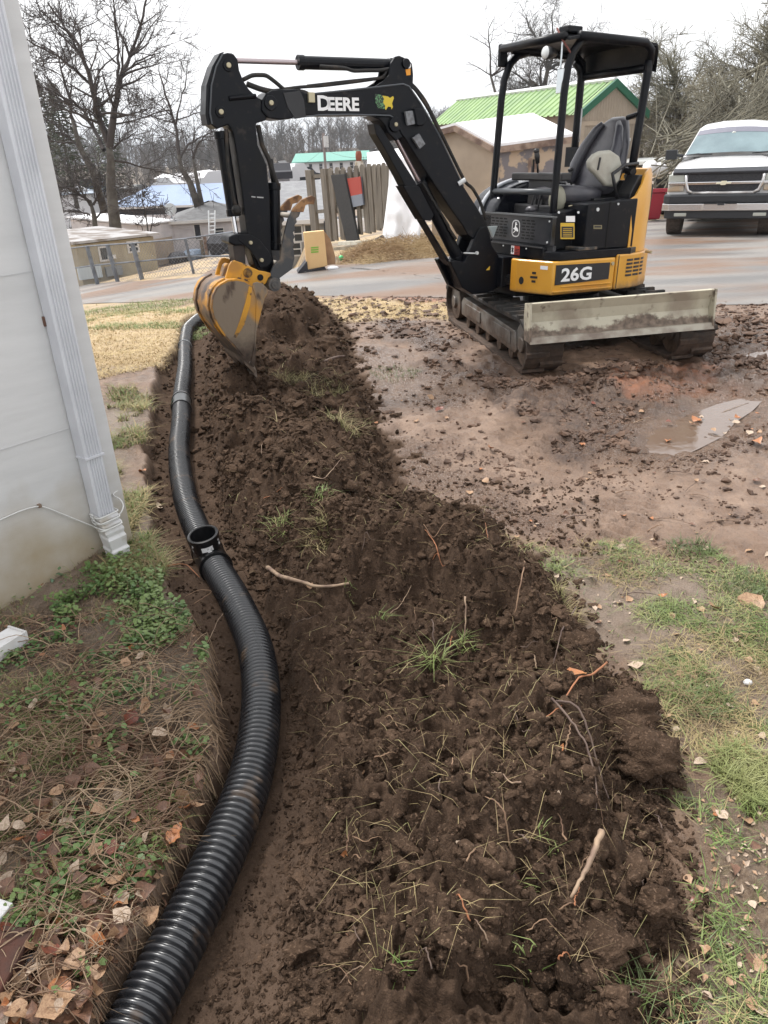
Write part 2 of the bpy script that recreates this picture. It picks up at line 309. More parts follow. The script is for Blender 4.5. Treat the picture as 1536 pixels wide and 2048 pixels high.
def height(x, y, full=True):
    z = slope_base(x, y)
    r = np.hypot(x, y)
    dm = sdf(MOUND, x, y) + (fbm(x*5, y*5, 3, 3)-0.5)*0.12
    dd = sdf(DIRT, x, y) + (fbm(x*6, y*6, 5, 4)-0.5)*0.10 + (fbm(x*9, y*9, 6, 4, 0.7)-0.56)*0.34*sm(-0.7, 0.1, x+0.0)*sm(2.0, 3.0, y)
    dp = pdist(PIPE2, x, y)
    mound = sm(-0.02, 0.34, dm)
    dirt = sm(-0.01, 0.025, dd)
    road = sm(-0.3, 0.1, sdf(ROAD, x, y))
    fade = sm(40, 20, r)
    z = z + mound*(0.01+0.20*sm(0.3, 0.7, fbm(x*2.6, y*2.6, 11, 3)))
    # crisp outer shoulder of the spoil
    z = z + (0.03+0.06*sm(0.4, 0.6, fbm(x*3, y*3, 13, 2)))*sm(-0.01, 0.05, dm)
    # the trench
    z = z - dirt*0.085*sm(0.30, 0.12, dp)*(1-0*r) - dirt*0.03
    near = sm(11, 4, r)
    clod = np.abs(fbm(x*7, y*7, 21, 4, 0.62)-0.5)*2
    c2 = 1-np.abs(fbm(x*17, y*17, 31, 3, 0.6)-0.5)*2
    c3 = vn(x*48, y*48, 41)*0.6+vn(x*90, y*90, 43)*0.4
    rough = dirt*(0.35+0.65*sm(-0.06, 0.1, dm))*(0.35+0.65*sm(0.07, 0.13, dp))
    z = z + rough*((0.5-clod)*0.11 + (c2-0.7)*0.06 + (c3-0.5)*0.034*near + (vn(x*28, y*28, 47)-0.5)*0.03)
    # other ground
    dk = sm(-0.1, 0.15, sdf(DARKMUD, x, y)+(fbm(x*3, y*3, 51, 3)-0.5)*0.5)*(1-dirt)
    z = z + dk*(1-road)*((fbm(x*4, y*4, 61, 4, 0.6)-0.5)*0.12+(0.5-np.abs(fbm(x*11, y*11, 63, 3, 0.6)-0.5)*2)*0.045)
    lump = fbm(x*3.1, y*3.1, 71, 4)
    z = z + (1-dirt)*(1-road)*((lump-0.5)*0.06*fade + (vn(x*30, y*30, 73)-0.5)*0.010*near + (0.5-np.abs(fbm(x*9, y*9, 75, 4, 0.6)-0.5)*2)*0.028*sm(12, 6, r))
    z = z - 0.03*road
    for rl in RUTS:
        d = pdist(rl, x, y); z = z - 0.022*np.exp(-(d/0.07)**2) + 0.014*np.exp(-((d-0.13)/0.05)**2)
    for tl, wd in ((TREAD, 0.11), (TREAD2, 0.13), (TREAD3, 0.15), (TREAD4, 0.1)):
        (ax, ay), (bx, by) = tl[0], tl[-1]; L = sqrt((bx-ax)**2+(by-ay)**2); ux, uy = (bx-ax)/L, (by-ay)/L
        s = (x-ax)*ux+(y-ay)*uy; d = -(x-ax)*uy+(y-ay)*ux
        mk = sm(0, 0.1, s)*sm(L, L-0.1, s)*sm(wd+0.03, wd, np.abs(d))
        z = z - mk*0.020*(np.sin(s*2*pi/0.075+np.sign(d)*0.8) > 0.1)
    pd = sdf(PUDDLE, x, y); pd = pd+(fbm(x*4.5, y*4.5, 81, 4, 0.65)-0.5)*0.36
    z = z*(1-sm(-0.35, 0.05, pd)*0.75) - 0.036*sm(-0.30, 0.12, pd)
    zones = dict(dirt=dirt, mound=mound, road=road, dm=dm, dp=dp, dd=dd, dk=dk, pd=pd)
    return z, zones
def gzat(x, y): return float(height(np.array([float(x)]), np.array([float(y)]))[0][0])
def gpt(px, py):
    p = march(px, py)
    for _ in range(3):
        z = gzat(p[0], p[1]); r = ray(px, py); t = (z-CAM[2])/r[2]; q = CAM+r*t
        if np.linalg.norm(q-p) < 0.002: break
        p = (p+q)/2 if np.linalg.norm(q) < 40 else p
    return np.array([p[0], p[1], gzat(p[0], p[1])])

az = np.concatenate([np.linspace(-85, -36, 50)[:-1], np.linspace(-36, 36, 420), np.linspace(36, 85, 50)[1:]])
rr = [0.28]
while rr[-1] < 1500:
    k = rr[-1]; rr.append(k*(1.0048 if 0.7 < k < 14 else (1.011 if k < 60 else 1.06)))
rr = np.array(rr)
A_, R_ = np.meshgrid(np.radians(az), rr)
GX = R_*np.sin(A_); GY = R_*np.cos(A_)
GZ, Z = height(GX, GY)
HT = None
nr, na = GX.shape
def tone(poly, wob=0.2, sc_=2.5, w=0.12, seed=0): return sm(-w, w, sdf(poly, GX, GY)+(fbm(GX*sc_, GY*sc_, seed, 5, 0.6)-0.5)*wob*2)
fb = fbm(GX*1.3, GY*1.3, 101, 5); fb2 = fbm(GX*6, GY*6, 103, 4)
straw = tone(STRAW, 0.35, 1.8, 0.15, 7); straw = np.maximum(straw, sm(9, 14, R_)*(1-sm(30, 60, R_))*0.8)*(1-Z['dirt'])*(1-tone(BROKEN, .3, 3, .15, 5))
green = np.maximum(tone(RGREEN, 0.25, 3, 0.12, 8), tone(LGREEN, 0.2, 3, 0.12, 9))*(1-Z['dirt'])
farg = sm(14, 22, R_); green = np.maximum(green, farg*sm(0.45, 0.6, fb))
pale = tone(PALE, 0.3, 2.5, 0.15, 10)*(1-Z['dirt'])
clay = np.maximum(tone(CLAY, 0.3, 3, 0.12, 12), tone(REDCLAY, 0.8, 1.5, 0.2, 13)*0.8)*(1-Z['dirt'])
wet = np.clip(sm(-0.6, -0.1, Z['pd']) + np.maximum(pale, Z['dk']*.8)*sm(0.44, 0.58, fb), 0, 1)
zA = np.stack([Z['dirt'], straw, green, pale], -1).reshape(-1, 4)
dry = Z['dirt']*sm(0.30, 0.0, np.abs(Z['dp']-0.24))*sm(0.05, -0.05, Z['dm'])*sm(4.5, 3, R_)
zB = np.stack([wet, Z['dk'], clay, dry], -1).reshape(-1, 4)
V = np.stack([GX, GY, GZ], -1).reshape(-1, 3)
ii = np.arange((nr-1)*na).reshape(nr-1, na)[:, :-1].ravel()
Q = np.stack([ii, ii+1, ii+na+1, ii+na], -1)[:, ::-1]

def ground_mat():
    m = bpy.data.materials.new('ground_soil'); m.use_nodes = True; n = m.node_tree; P = n.nodes['Principled BSDF']; L = n.links.new; P.inputs['Specular IOR Level'].default_value = 0.35
    tc = n.nodes.new('ShaderNodeTexCoord')
    def att(nm):
        a = n.nodes.new('ShaderNodeVertexColor'); a.layer_name = nm; s = n.nodes.new('ShaderNodeSeparateColor'); L(a.outputs[0], s.inputs[0]); return [s.outputs[0], s.outputs[1], s.outputs[2], a.outputs[1]]
    A = att('zoneA'); B = att('zoneB')
    def nz(sc_, d=6, rg=0.6, dist=0):
        t = n.nodes.new('ShaderNodeTexNoise'); t.inputs['Scale'].default_value = sc_; t.inputs['Detail'].default_value = d; t.inputs['Roughness'].default_value = rg; t.inputs['Distortion'].default_value = dist; L(tc.outputs['Object'], t.inputs['Vector']); return t.outputs[0]
    def rmp(x, a, b, c=0, d=1):
        r = n.nodes.new('ShaderNodeMapRange'); r.inputs[1].default_value = a; r.inputs[2].default_value = b; r.inputs[3].default_value = c; r.inputs[4].default_value = d; L(x, r.inputs[0]); return r.outputs[0]
    def mix(f, a, b):
        x = n.nodes.new('ShaderNodeMixRGB')
        for i, v in ((0, f), (1, a), (2, b)):
            if isinstance(v, tuple): x.inputs[i].default_value = (*v, 1)
            elif isinstance(v, float): x.inputs[i].default_value = v
            else: L(v, x.inputs[i])
        return x.outputs[0]
    def mul(a, b):
        x = n.nodes.new('ShaderNodeMath'); x.operation = 'MULTIPLY'; L(a, x.inputs[0])
        if isinstance(b, float): x.inputs[1].default_value = b
        else: L(b, x.inputs[1])
        return x.outputs[0]
    n1 = nz(3, 8, 0.65); n2 = nz(14, 8, 0.65); n3 = nz(70, 6, 0.7); n4 = nz(260, 3, 0.7)
    base = mix(rmp(n2, 0.35, 0.65), (0.120, 0.070, 0.042), (0.225, 0.140, 0.090))
    pale = mix(rmp(n1, 0.35, 0.65), (0.145, 0.085, 0.054), (0.31, 0.212, 0.152))
    pale = mix(mul(rmp(n3, 0.54, 0.68), 0.7), pale, (0.11, 0.07, 0.05)); pale = mix(mul(rmp(n2, 0.54, 0.66), 0.55), pale, (0.12, 0.078, 0.055)); pale = mix(mul(rmp(n4, 0.5, 0.7), 0.35), pale, (0.10, 0.065, 0.045))
    c = mix(A[3], base, pale)
    c = mix(mul(B[1], rmp(n2, 0.32, 0.55)), c, (0.060, 0.032, 0.019))
    c = mix(mul(B[2], rmp(n1, 0.35, 0.6)), c, (0.24, 0.095, 0.045))
    st = mix(rmp(n3, 0.35, 0.7), (0.40, 0.27, 0.13), (0.55, 0.42, 0.23)); st = mix(rmp(n1, 0.56, 0.66), st, (0.24, 0.21, 0.09))
    c = mix(A[1], c, st)
    gr = mix(rmp(n3, 0.35, 0.65), (0.090, 0.058, 0.037), (0.215, 0.155, 0.105)); gr = mix(rmp(n1, 0.42, 0.58), gr, (0.21, 0.155, 0.115)); gr = mix(mul(rmp(n2, 0.55, 0.66), 0.45), gr, (0.11, 0.105, 0.045)); gr = mix(mul(rmp(n4, 0.55, 0.7), 0.5), gr, (0.06, 0.04, 0.028))
    c = mix(A[2], c, gr)
    dt = mix(rmp(n2, 0.3, 0.7), (0.029, 0.018, 0.012), (0.082, 0.053, 0.036)); dt = mix(mul(rmp(n3, 0.48, 0.7), 0.6), dt, (0.118, 0.076, 0.051)); dt = mix(mul(rmp(n4, 0.52, 0.68), 0.5), dt, (0.155, 0.102, 0.070))
    dt = mix(mul(B[3], 0.75), dt, (0.125, 0.084, 0.060))
    c = mix(mul(B[0], 0.45), c, (0.085, 0.052, 0.036)); c = mix(A[0], c, dt)
    L(c, P.inputs['Base Color'])
    ro = rmp(n1, 0.42, 0.6, 0.30, 0.6)
    x = n.nodes.new('ShaderNodeMixRGB'); L(B[0], x.inputs[0]); L(ro, x.inputs[1]); x.inputs[2].default_value = (0.2, 0.2, 0.2, 1)
    y = n.nodes.new('ShaderNodeMixRGB'); L(A[0], y.inputs[0]); L(x.outputs[0], y.inputs[1]); y.inputs[2].default_value = (0.95, 0.95, 0.95, 1)
    L(y.outputs[0], P.inputs['Roughness']); sv_ = rmp(A[0], 0, 1, 0.6, 0.12); L(sv_, P.inputs['Specular IOR Level'])
    b = n.nodes.new('ShaderNodeBump'); b.inputs['Distance'].default_value = 0.018; b.inputs['Strength'].default_value = 1.0
    ad = n.nodes.new('ShaderNodeMath'); ad.operation = 'ADD'; L(mul(n2, 0.6), ad.inputs[0]); L(mul(n3, 0.6), ad.inputs[1]); a3 = n.nodes.new('ShaderNodeMath'); a3.operation = 'MULTIPLY_ADD'; L(n4, a3.inputs[0]); a3.inputs[1].default_value = 0.22; L(ad.outputs[0], a3.inputs[2]); L(a3.outputs[0], b.inputs['Height']); L(b.outputs[0], P.inputs['Normal'])
    return m
ground = npmesh('ground', V, Q, ground_mat(), kind='structure', smooth=True, attrs=dict(zoneA=zA, zoneB=zB))
LOC['ground'] = np.zeros(3)

# road sheet
def road_mat():
    m = mat('wet_asphalt', (0.135, 0.128, 0.124), 0.38, (0.21, 0.195, 0.18), 0.7, lo=0.42, hi=0.6, bump=0.004, bscale=50, col3=(0.17, 0.105, 0.07), s3=0.5, lo3=0.46, hi3=0.6, stretch=(0.5, 1.6, 1), rvar=0.3)
    return m
def resamp(pl, n):
    pl = np.array(pl); s = np.r_[0, np.cumsum(np.linalg.norm(np.diff(pl, axis=0), axis=1))]; t = np.linspace(0, s[-1], n)
    return np.stack([np.interp(t, s, pl[:, i]) for i in range(pl.shape[1])], -1)
n1 = 240; nn = 24
rn = resamp(RN, n1); rf = resamp(RF, n1)
t = np.linspace(0, 1, nn)[:, None, None]
g = rn[None]*(1-t)+rf[None]*t
rz = slope_base(g[..., 0], g[..., 1])+0.012
edge = np.minimum(t[..., 0], 1-t[..., 0]); rz = rz-0.05*sm(0.03, 0, edge)*0.6 + (fbm(g[..., 0]*0.7, g[..., 1]*0.7, 5, 3)-0.5)*0.02
gv = np.concatenate([g, rz[..., None]], -1).reshape(-1, 3)
ii = np.arange((nn-1)*n1).reshape(nn-1, n1)[:, :-1].ravel()
npmesh('road', gv, np.stack([ii, ii+1, ii+n1+1, ii+n1], -1), road_mat(), kind='structure', smooth=True)
# puddle water
wm = mat('puddle_water', (0.13, 0.088, 0.065), 0.04, spec=0.7, bump=0.002, bscale=14)
for nm, poly in (('puddle', PUDDLE), ('puddle', PUDDLE2)):
    c = np.mean(poly, 0); z = gzat(c[0], c[1])
    q = MB(); k = 40; pl = resamp(poly+[poly[0]], k)[:-1]; pl = c+(pl-c)*1.22
    q.add([(x, y, -0.022 if nm == 'puddle' and len(poly) > 6 else z+0.012) for x, y in pl], [tuple(range(len(pl)))]); obj(nm, q, wm, kind='structure')
# ------------------------------------------------------------------ mini excavator
PSI = radians(28); AL = 0.04
EXC = np.array([1.66, 6.86, 0.0])
_l = np.array([sin(PSI), -cos(PSI), 0.0]); _h2 = np.array([-cos(PSI), -sin(PSI), 0.0])+np.array([0, 0, AL]); _h2 /= np.linalg.norm(_h2)
_u = np.cross(_h2, _l); _u = _u if _u[2] > 0 else -_u
S = Fr(EXC, _h2, _l, _u)                                   # f (toward boom), l (operator's left, near camera), u (up)
_r = np.array([0.987, 0.163, 0]); _b = np.array([-0.163, 0.987, 0])
UC = Fr(EXC+np.array([0, -0.04, 0]), _r, _b, (0, 0, 1))    # r (picture right), b (away), z
def sp(px, py, lat=0.0):
    p = hit_plane(px, py, S.o+S.b*lat, S.b); f, l, u = S.inv(p); return (f, u)
def spp(pts, lat): return [sp(x, y, lat) for x, y in pts]
exc = thing('mini_excavator', EXC, 'black and yellow mini excavator on muddy rubber tracks beside the trench', 'mini excavator')
K = dict(bevel=0.006)

# --- undercarriage
def belt(r0, r1):
    m = MB(UC); zc = 0.21; R = 0.205; b0, b1 = -1.02, 0.90
    path = []
    for k in range(13): a = -pi/2-pi*k/12; path.append((b0+R*cos(a), zc+R*sin(a)))      # front wheel
    for k in range(1, 12): t = k/12; path.append((b0+(b1-b0)*t, zc+R-0.02*sin(pi*t)))
    for k in range(13): a = pi/2-pi*k/12; path.append((b1+R*cos(a), zc+R*sin(a)))
    for k in range(1, 12): t = k/12; path.append((b1+(b0-b1)*t, zc-R))
    th = 0.028; n = len(path)
    inn = []
    for i in range(n):
        p = np.array(path[i]); d = np.array(path[(i+1) % n])-np.array(path[i-1]); d /= np.linalg.norm(d); nn_ = np.array([-d[1], d[0]]); q = p+nn_*th*(1 if ((np.array([-.06, zc])-p)@nn_) > 0 else -1); inn.append(q)
    for i in range(n):
        j = (i+1) % n
        m.add([UC.P(r, *p) for r in (r0, r1) for p in (path[i], path[j], inn[j], inn[i])], [(0, 1, 2, 3), (7, 6, 5, 4), (0, 4, 5, 1), (3, 2, 6, 7)])
    return m, path
def lugs(r0, r1, path):
    m = MB(UC); P2 = np.array(path+[path[0]]); s = np.r_[0, np.cumsum(np.linalg.norm(np.diff(P2, axis=0), axis=1))]; L = s[-1]; N = 58
    c = np.array([-0.06, 0.21])
    for k in range(N):
        q = [np.array([np.interp((k*L/N+o) % L, s, P2[:, 0]), np.interp((k*L/N+o) % L, s, P2[:, 1])]) for o in (0, 0.045)]
        d = q[1]-q[0]; d /= np.linalg.norm(d); nn_ = np.array([d[1], -d[0]]); nn_ = nn_ if nn_@(q[0]-c) > 0 else -nn_
        a, b_ = q[0]+d*0.006, q[1]-d*0.006
        h = 0.022; w0, w1 = (r0-0.004, (r0+r1)/2+0.03) if k % 2 else ((r0+r1)/2-0.03, r1+0.004)
        m.add([UC.P(r, *p) for r in (w0, w1) for p in (q[0]-nn_*0.004, q[1]-nn_*0.004, b_+nn_*h, a+nn_*h)], [(0, 1, 2, 3), (7, 6, 5, 4), (0, 4, 5, 1), (3, 2, 6, 7), (0, 3, 7, 4), (1, 5, 6, 2)])
    return m
for sgn, r0, r1 in ((-1, -0.76, -0.47), (1, 0.47, 0.76)):
    bm_, path = belt(r0, r1)
    tr = obj('track', bm_, M['rubber'], exc, bevel=0.004)
    obj('tread_lug', lugs(r0, r1, path), M['rubber'], tr, kind='stuff')
    rc = (r0+r1)/2; ro = r0 if sgn < 0 else r0
    m = MB(UC); m.front([(-0.93, 0.15), (-0.88, 0.29), (-0.3, 0.30), (0.55, 0.31), (0.62, 0.26), (0.62, 0.14), (-0.9, 0.12)], rc-0.12, rc+0.12)
    m.box(rc-0.13, rc-0.118, -0.80, -0.35, 0.17, 0.27); m.box(rc-0.13, rc-0.118, 0.0, 0.45, 0.17, 0.27)
    fr_ = obj('track_frame', m, M['steel'], exc, bevel=0.01)
    for bb, rr_, zz in ((-1.02, 0.165, 0.21), (0.90, 0.165, 0.21)):
        m = MB(UC); m.cyl((rc-0.10, bb, zz), (rc+0.10, bb, zz), rr_, 26); m.cyl((rc-0.125, bb, zz), (rc+0.125, bb, zz), 0.06, 16); obj('idler' if bb < 0 else 'sprocket', m, M['steel'], exc, bevel=0.006)
    for bb in (-0.72, -0.42, -0.1, 0.2, 0.5):
        m = MB(UC); m.cyl((rc-0.09, bb, 0.09), (rc+0.09, bb, 0.09), 0.055, 14); obj('roller', m, M['steel'], exc, bevel=0.004)
    m = MB(UC); m.cyl((rc-0.05, -0.1, 0.365), (rc+0.05, -0.1, 0.365), 0.035, 12); obj('roller', m, M['steel'], exc)
m = MB(UC); m.plan([(-0.48, -0.45), (-0.25, -0.62), (0.25, -0.62), (0.48, -0.45), (0.48, 0.4), (-0.48, 0.4)], 0.16, 0.33); m.box(-0.5, 0.5, -0.3, 0.25, 0.2, 0.30)
obj('undercarriage_frame', m, M['black'], exc, bevel=0.012)
m = MB(UC); m.lathe([(0.30, 0.33), (0.33, 0.34), (0.33, 0.40), (0.29, 0.41), (0.29, 0.46)], 32); obj('swing_ring', m, M['black'], exc)
# dozer blade
m = MB(UC); zt, zb = 0.585, 0.315; B0 = -1.34
prof = [(B0-0.05, zt), (B0-0.012, zt-0.07), (B0, zt-0.14), (B0-0.03, zb+0.05), (B0-0.075, zb), (B0-0.055, zb-0.005), (B0-0.005, zb+0.05), (B0+0.025, zt-0.14), (B0+0.012, zt-0.05), (B0-0.03, zt+0.006)]
m.front(prof, -0.80, 0.595); bl = obj('dozer_blade', m, M['blade'], exc, bevel=0.004)
for r0 in (-0.815, 0.595):
    m = MB(UC); m.front([(B0-0.055, zt+0.008), (B0+0.05, zt-0.01), (B0+0.06, zt-0.1), (B0+0.04, zb), (B0-0.08, zb)], r0, r0+0.015); obj('end_plate', m, M['blade'], bl, bevel=0.003)
m = MB(UC); m.front([(B0-0.088, zb-0.006), (B0-0.052, zb-0.006), (B0-0.04, zb+0.035), (B0-0.066, zb+0.035)], -0.812, 0.607); obj('cutting_edge', m, mat('worn_edge', (0.36, 0.33, 0.27), 0.4, (0.17, 0.13, 0.10), 5, lo=0.42, hi=0.58), bl)
m = MB(UC)
for r0 in (-0.42, 0.34): m = MB(UC); m.front([(B0+0.02, 0.34), (B0+0.02, 0.48), (-0.55, 0.28), (-0.55, 0.18)], r0, r0+0.08); obj('blade_arm', m, M['black'], exc, bevel=0.008)
m = MB(UC)
m.box(-0.42, 0.42, B0+0.02, B0+0.07, 0.36, 0.46); obj('blade_crossbeam', m, M['black'], exc, bevel=0.008)
m = MB(UC); m.cyl((0, B0+0.03, 0.45), (0, -0.5, 0.30), 0.035, 12); obj('blade_cylinder', m, M['black'], exc)

# --- upper body
def rnd(path, r=0.05, k=4):      # round corners of an open/closed list
    out = []; n = len(path)
    for i in range(n):
        p0, p, p1 = np.array(path[i-1]), np.array(path[i]), np.array(path[(i+1) % n])
        d0 = p0-p; d1 = p1-p; l0 = np.linalg.norm(d0); l1 = np.linalg.norm(d1); rr_ = min(r, l0*0.45, l1*0.45)
        a = p+d0/l0*rr_; b = p+d1/l1*rr_
        for j in range(k+1): t = j/k; out.append(tuple((1-t)**2*a+2*t*(1-t)*p+t*t*b))
    return out
near_sk = [(0.76, 0.22), (0.76, 0.30), (0.64, 0.60), (0.02, 0.63)]
near_in = [(0.0, 0.60), (0.61, 0.57), (0.72, 0.28), (0.72, 0.22)]
m = MB(S); m.plan(near_sk+near_in, 0.48, 0.735)
sk = obj('side_skirt', m, M['yellow'], exc, bevel=0.014, seg=3)
m = MB(S); m.plan([(0.74, 0.25), (0.63, 0.615), (0.04, 0.645), (0.04, 0.60), (0.60, 0.57), (0.70, 0.25)], 0.50, 0.512); m.plan([(0.55, 0.61), (0.05, 0.642), (0.05, 0.60), (0.55, 0.58)], 0.535, 0.545); obj('skirt_ridge', m, M['yellow'], sk, bevel=0.004)
# rear corner of the skirt, wraps round the tail
arc = [(0.0, 0.63), (-0.15, 0.625), (-0.30, 0.595), (-0.44, 0.53), (-0.56, 0.43), (-0.65, 0.29), (-0.70, 0.12), (-0.72, -0.05), (-0.70, -0.2), (-0.62, -0.38), (-0.48, -0.52), (-0.3, -0.6), (0, -0.62)]
arci = [(a*0.93+0.0, b*0.93) for a, b in arc][::-1]
m = MB(S); m.plan(arc+arci, 0.48, 0.755); cw = obj('counterweight', m, M['yellow'], exc, bevel=0.014, seg=3)
def arcp(s, off=0.0):
    P_ = np.array(arc); d = np.r_[0, np.cumsum(np.linalg.norm(np.diff(P_, axis=0), axis=1))]
    p = np.array([np.interp(s, d, P_[:, 0]), np.interp(s, d, P_[:, 1])]); q = np.array([np.interp(s+0.01, d, P_[:, 0]), np.interp(s+0.01, d, P_[:, 1])]); t_ = (q-p)/np.linalg.norm(q-p); n_ = np.array([-t_[1], t_[0]]); n_ = n_ if n_@p > 0 else -n_
    return p+n_*off
m = MB(S)
for row in range(5):
    u0 = 0.578+row*0.030
    for s0, s1 in ((0.11, 0.19), (0.205, 0.285), (0.30, 0.37)):
        q = [arcp(s0, 0.0025), arcp((s0+s1)/2, 0.0045), arcp(s1, 0.0025)]
        for a_, b_ in ((q[0], q[1]), (q[1], q[2])): m.add([S.P(*a_, u0), S.P(*b_, u0), S.P(*b_, u0+0.017), S.P(*a_, u0+0.017)], [(0, 1, 2, 3)])
obj('vent_slot', m, M['blackp'], cw, kind='stuff')
m = MB(S)
for s0 in (0.012,): m.add([S.P(*arcp(s0, .003), .49), S.P(*arcp(s0+.008, .003), .49), S.P(*arcp(s0+.008, .003), .75), S.P(*arcp(s0, .003), .75)], [(0, 1, 2, 3)])
obj('panel_gap', m, M['blackp'], cw)
def on_side(f): return 0.60+(0.64-f)*0.03/0.62      # lateral of the skirt face at f
def sidedisc(name, f, u, r, mt, off=0.006, n=18, sx=1.0):
    mm = MB(S); mm.prism([(f+cos(2*pi*k/n)*r*sx, u+sin(2*pi*k/n)*r) for k in range(n)], lambda a, b, t: (a, on_side(a)+t, b), -0.01, off); return obj(name, mm, mt, exc)
def chamf(a, u, off=0.0):         # point on the front chamfer face: a 0..1 from front corner to side corner
    p0 = np.array([0.76, 0.30]); p1 = np.array([0.64, 0.60]); d = (p1-p0)/np.linalg.norm(p1-p0); n_ = np.array([d[1], -d[0]]); n_ = n_ if n_[0] > 0 else -n_
    p = p0+(p1-p0)*a+n_*off; return S.P(p[0], p[1], u)
def cdisc(name, a, u, r, mt, off=0.004, ry=None, n=18):
    mm = MB(); L = sqrt(0.12**2+0.3**2); mm.add([chamf(a+cos(2*pi*k/n)*r/L, u+sin(2*pi*k/n)*(ry or r), off) for k in range(n)], [tuple(range(n))]); return obj(name, mm, mt, sk)
cdisc('round_badge', 0.16, 0.575, 0.022, M['blackp'], ry=0.03)
for i, u_ in enumerate((0.64, 0.608, 0.576)):
    mm = MB(); w_ = (0.55, 1, 0.55)[i]; L = sqrt(0.12**2+0.3**2)
    mm.add([chamf(0.50-0.10*w_, u_-0.009, .004), chamf(0.50+0.10*w_, u_-0.009, .004), chamf(0.50+0.10*w_, u_+0.009, .004), chamf(0.50-0.10*w_, u_+0.009, .004)], [(0, 1, 2, 3)]); obj('vent_hole', mm, M['blackp'], sk)
mm = MB(); mm.add([chamf(0.66, 0.672, .004), chamf(0.86, 0.672, .004), chamf(0.86, 0.70, .004), chamf(0.66, 0.70, .004)], [(0, 1, 2, 3)]); obj('small_decal', mm, M['white'], sk)
sidedisc('bolt', 0.05, 0.69, 0.014, M['pinm'], 0.012)
# model number plate
def text(name, s, size, fr, origin, xdir, ydir, ndir, mt, parent, off=0.002, wide=1.0, offset=0.0, shear=0.0):
    cu = bpy.data.curves.new(name, 'FONT'); cu.body = s; cu.size = size; cu.offset = offset; cu.resolution_u = 3; cu.shear = shear
    o = bpy.data.objects.new(name, cu); COL.objects.link(o); dg = bpy.context.evaluated_depsgraph_get(); me = bpy.data.meshes.new_from_object(o.evaluated_get(dg))
    bpy.data.objects.remove(o)
    X = fr.P(*origin); o0 = np.array(X); xd = np.array(xdir); yd = np.array(ydir); nd = np.array(ndir)
    mm = MB(); mm.add([o0+xd*v.co.x*wide+yd*v.co.y+nd*off for v in me.vertices], [tuple(p.vertices) for p in me.polygons]); return obj(name, mm, mt, parent)
pf0, pf1 = 0.615, 0.075
m = MB(S)
m.add([S.P(f, on_side(f)+o_, u) for o_ in (0.0, 0.005) for f, u in ((pf0, 0.557), (pf1, 0.572), (pf1, 0.700), (pf0, 0.708))], [(0, 1, 2, 3), (7, 6, 5, 4), (0, 4, 5, 1), (1, 5, 6, 2), (2, 6, 7, 3), (3, 7, 4, 0)])
obj('number_plate', m, M['blackp'], exc)
text('model_number', '26G', 0.135, S, (0.565, on_side(0.565)+0.008, 0.585), -S.a+S.b*0.0484, S.c, S.b, M['white'], exc, wide=1.32, offset=0.004)

# floor, platforms
m = MB(S); m.plan([(0.66, -0.55), (0.66, 0.50), (0.58, 0.60), (-0.15, 0.62), (-0.4, 0.5), (-0.6, 0.2), (-0.6, -0.3), (-0.3, -0.56)], 0.737, 0.80); deck = obj('deck', m, M['black'], exc, bevel=0.006)
m = MB(S); m.box(0.64, 0.672, -0.30, 0.50, 0.742, 0.828); obj('front_bumper', m, M['black'], exc, bevel=0.005)
m = MB(S); m.box(0.20, 0.40, 0.28, 0.60, 0.802, 0.826); obj('step_plate', m, mat('dirty_step', (0.03, 0.03, 0.03), 0.7, (0.16, 0.12, 0.085), 14, lo=0.42, hi=0.56, bump=0.002), exc, bevel=0.004)
m = MB(S); m.plan([(0.70, -0.35), (0.70, 0.24), (0.3, 0.3), (-0.3, 0.3), (-0.3, -0.35)], 0.43, 0.737); m.box(0.55, 0.70, 0.0, 0.22, 0.50, 0.60); obj('main_frame', m, M['black'], exc, bevel=0.01)
m = MB(S); m.box(0.72, 0.745, 0.13, 0.27, 0.52, 0.60)
for k in range(4): m.box(0.745, 0.752, 0.14, 0.26, 0.53+k*0.017, 0.537+k*0.017)
obj('hose_clamp', m, M['blackp'], exc, bevel=0.003)
# front grille panel
f0 = 0.60
m = MB(S); m.box(f0-0.04, f0, -0.42, 0.50, 0.84, 1.045); gp = obj('front_panel', m, mat('panel_grey', (0.016, 0.018, 0.022), 0.36, (0.03, 0.03, 0.034), 6, bump=0.0006), exc, bevel=0.005)
m = MB(S); m.box(f0-0.045, f0+0.012, -0.42, 0.50, 1.045, 1.056); obj('panel_lip', m, mat('worn_lip', (0.10, 0.105, 0.11), 0.35), gp)
m = MB(S); m.box(f0-0.04, f0-0.01, -0.42, 0.52, 0.80, 0.84); m.box(0.668, 0.678, -0.28, 0.49, 0.824, 0.834); obj('kick_strip', m, mat('kick', (0.035, 0.035, 0.038), 0.5), gp)
m = MB(S)
for c0, c1 in ((-0.34, -0.01), (0.13, 0.36)):
    cols = int((c1-c0)/0.058)
    for r_ in range(7):
        for c_ in range(cols):
            l0 = c0+c_*0.058+(0.012 if r_ % 2 else 0); m.box(f0-0.002, f0+0.0015, l0, l0+0.042, 0.872+r_*0.0225, 0.882+r_*0.0225)
obj('grille_slot', m, mat('slot_dark', (0.002, 0.002, 0.002), 0.9), gp, kind='stuff')
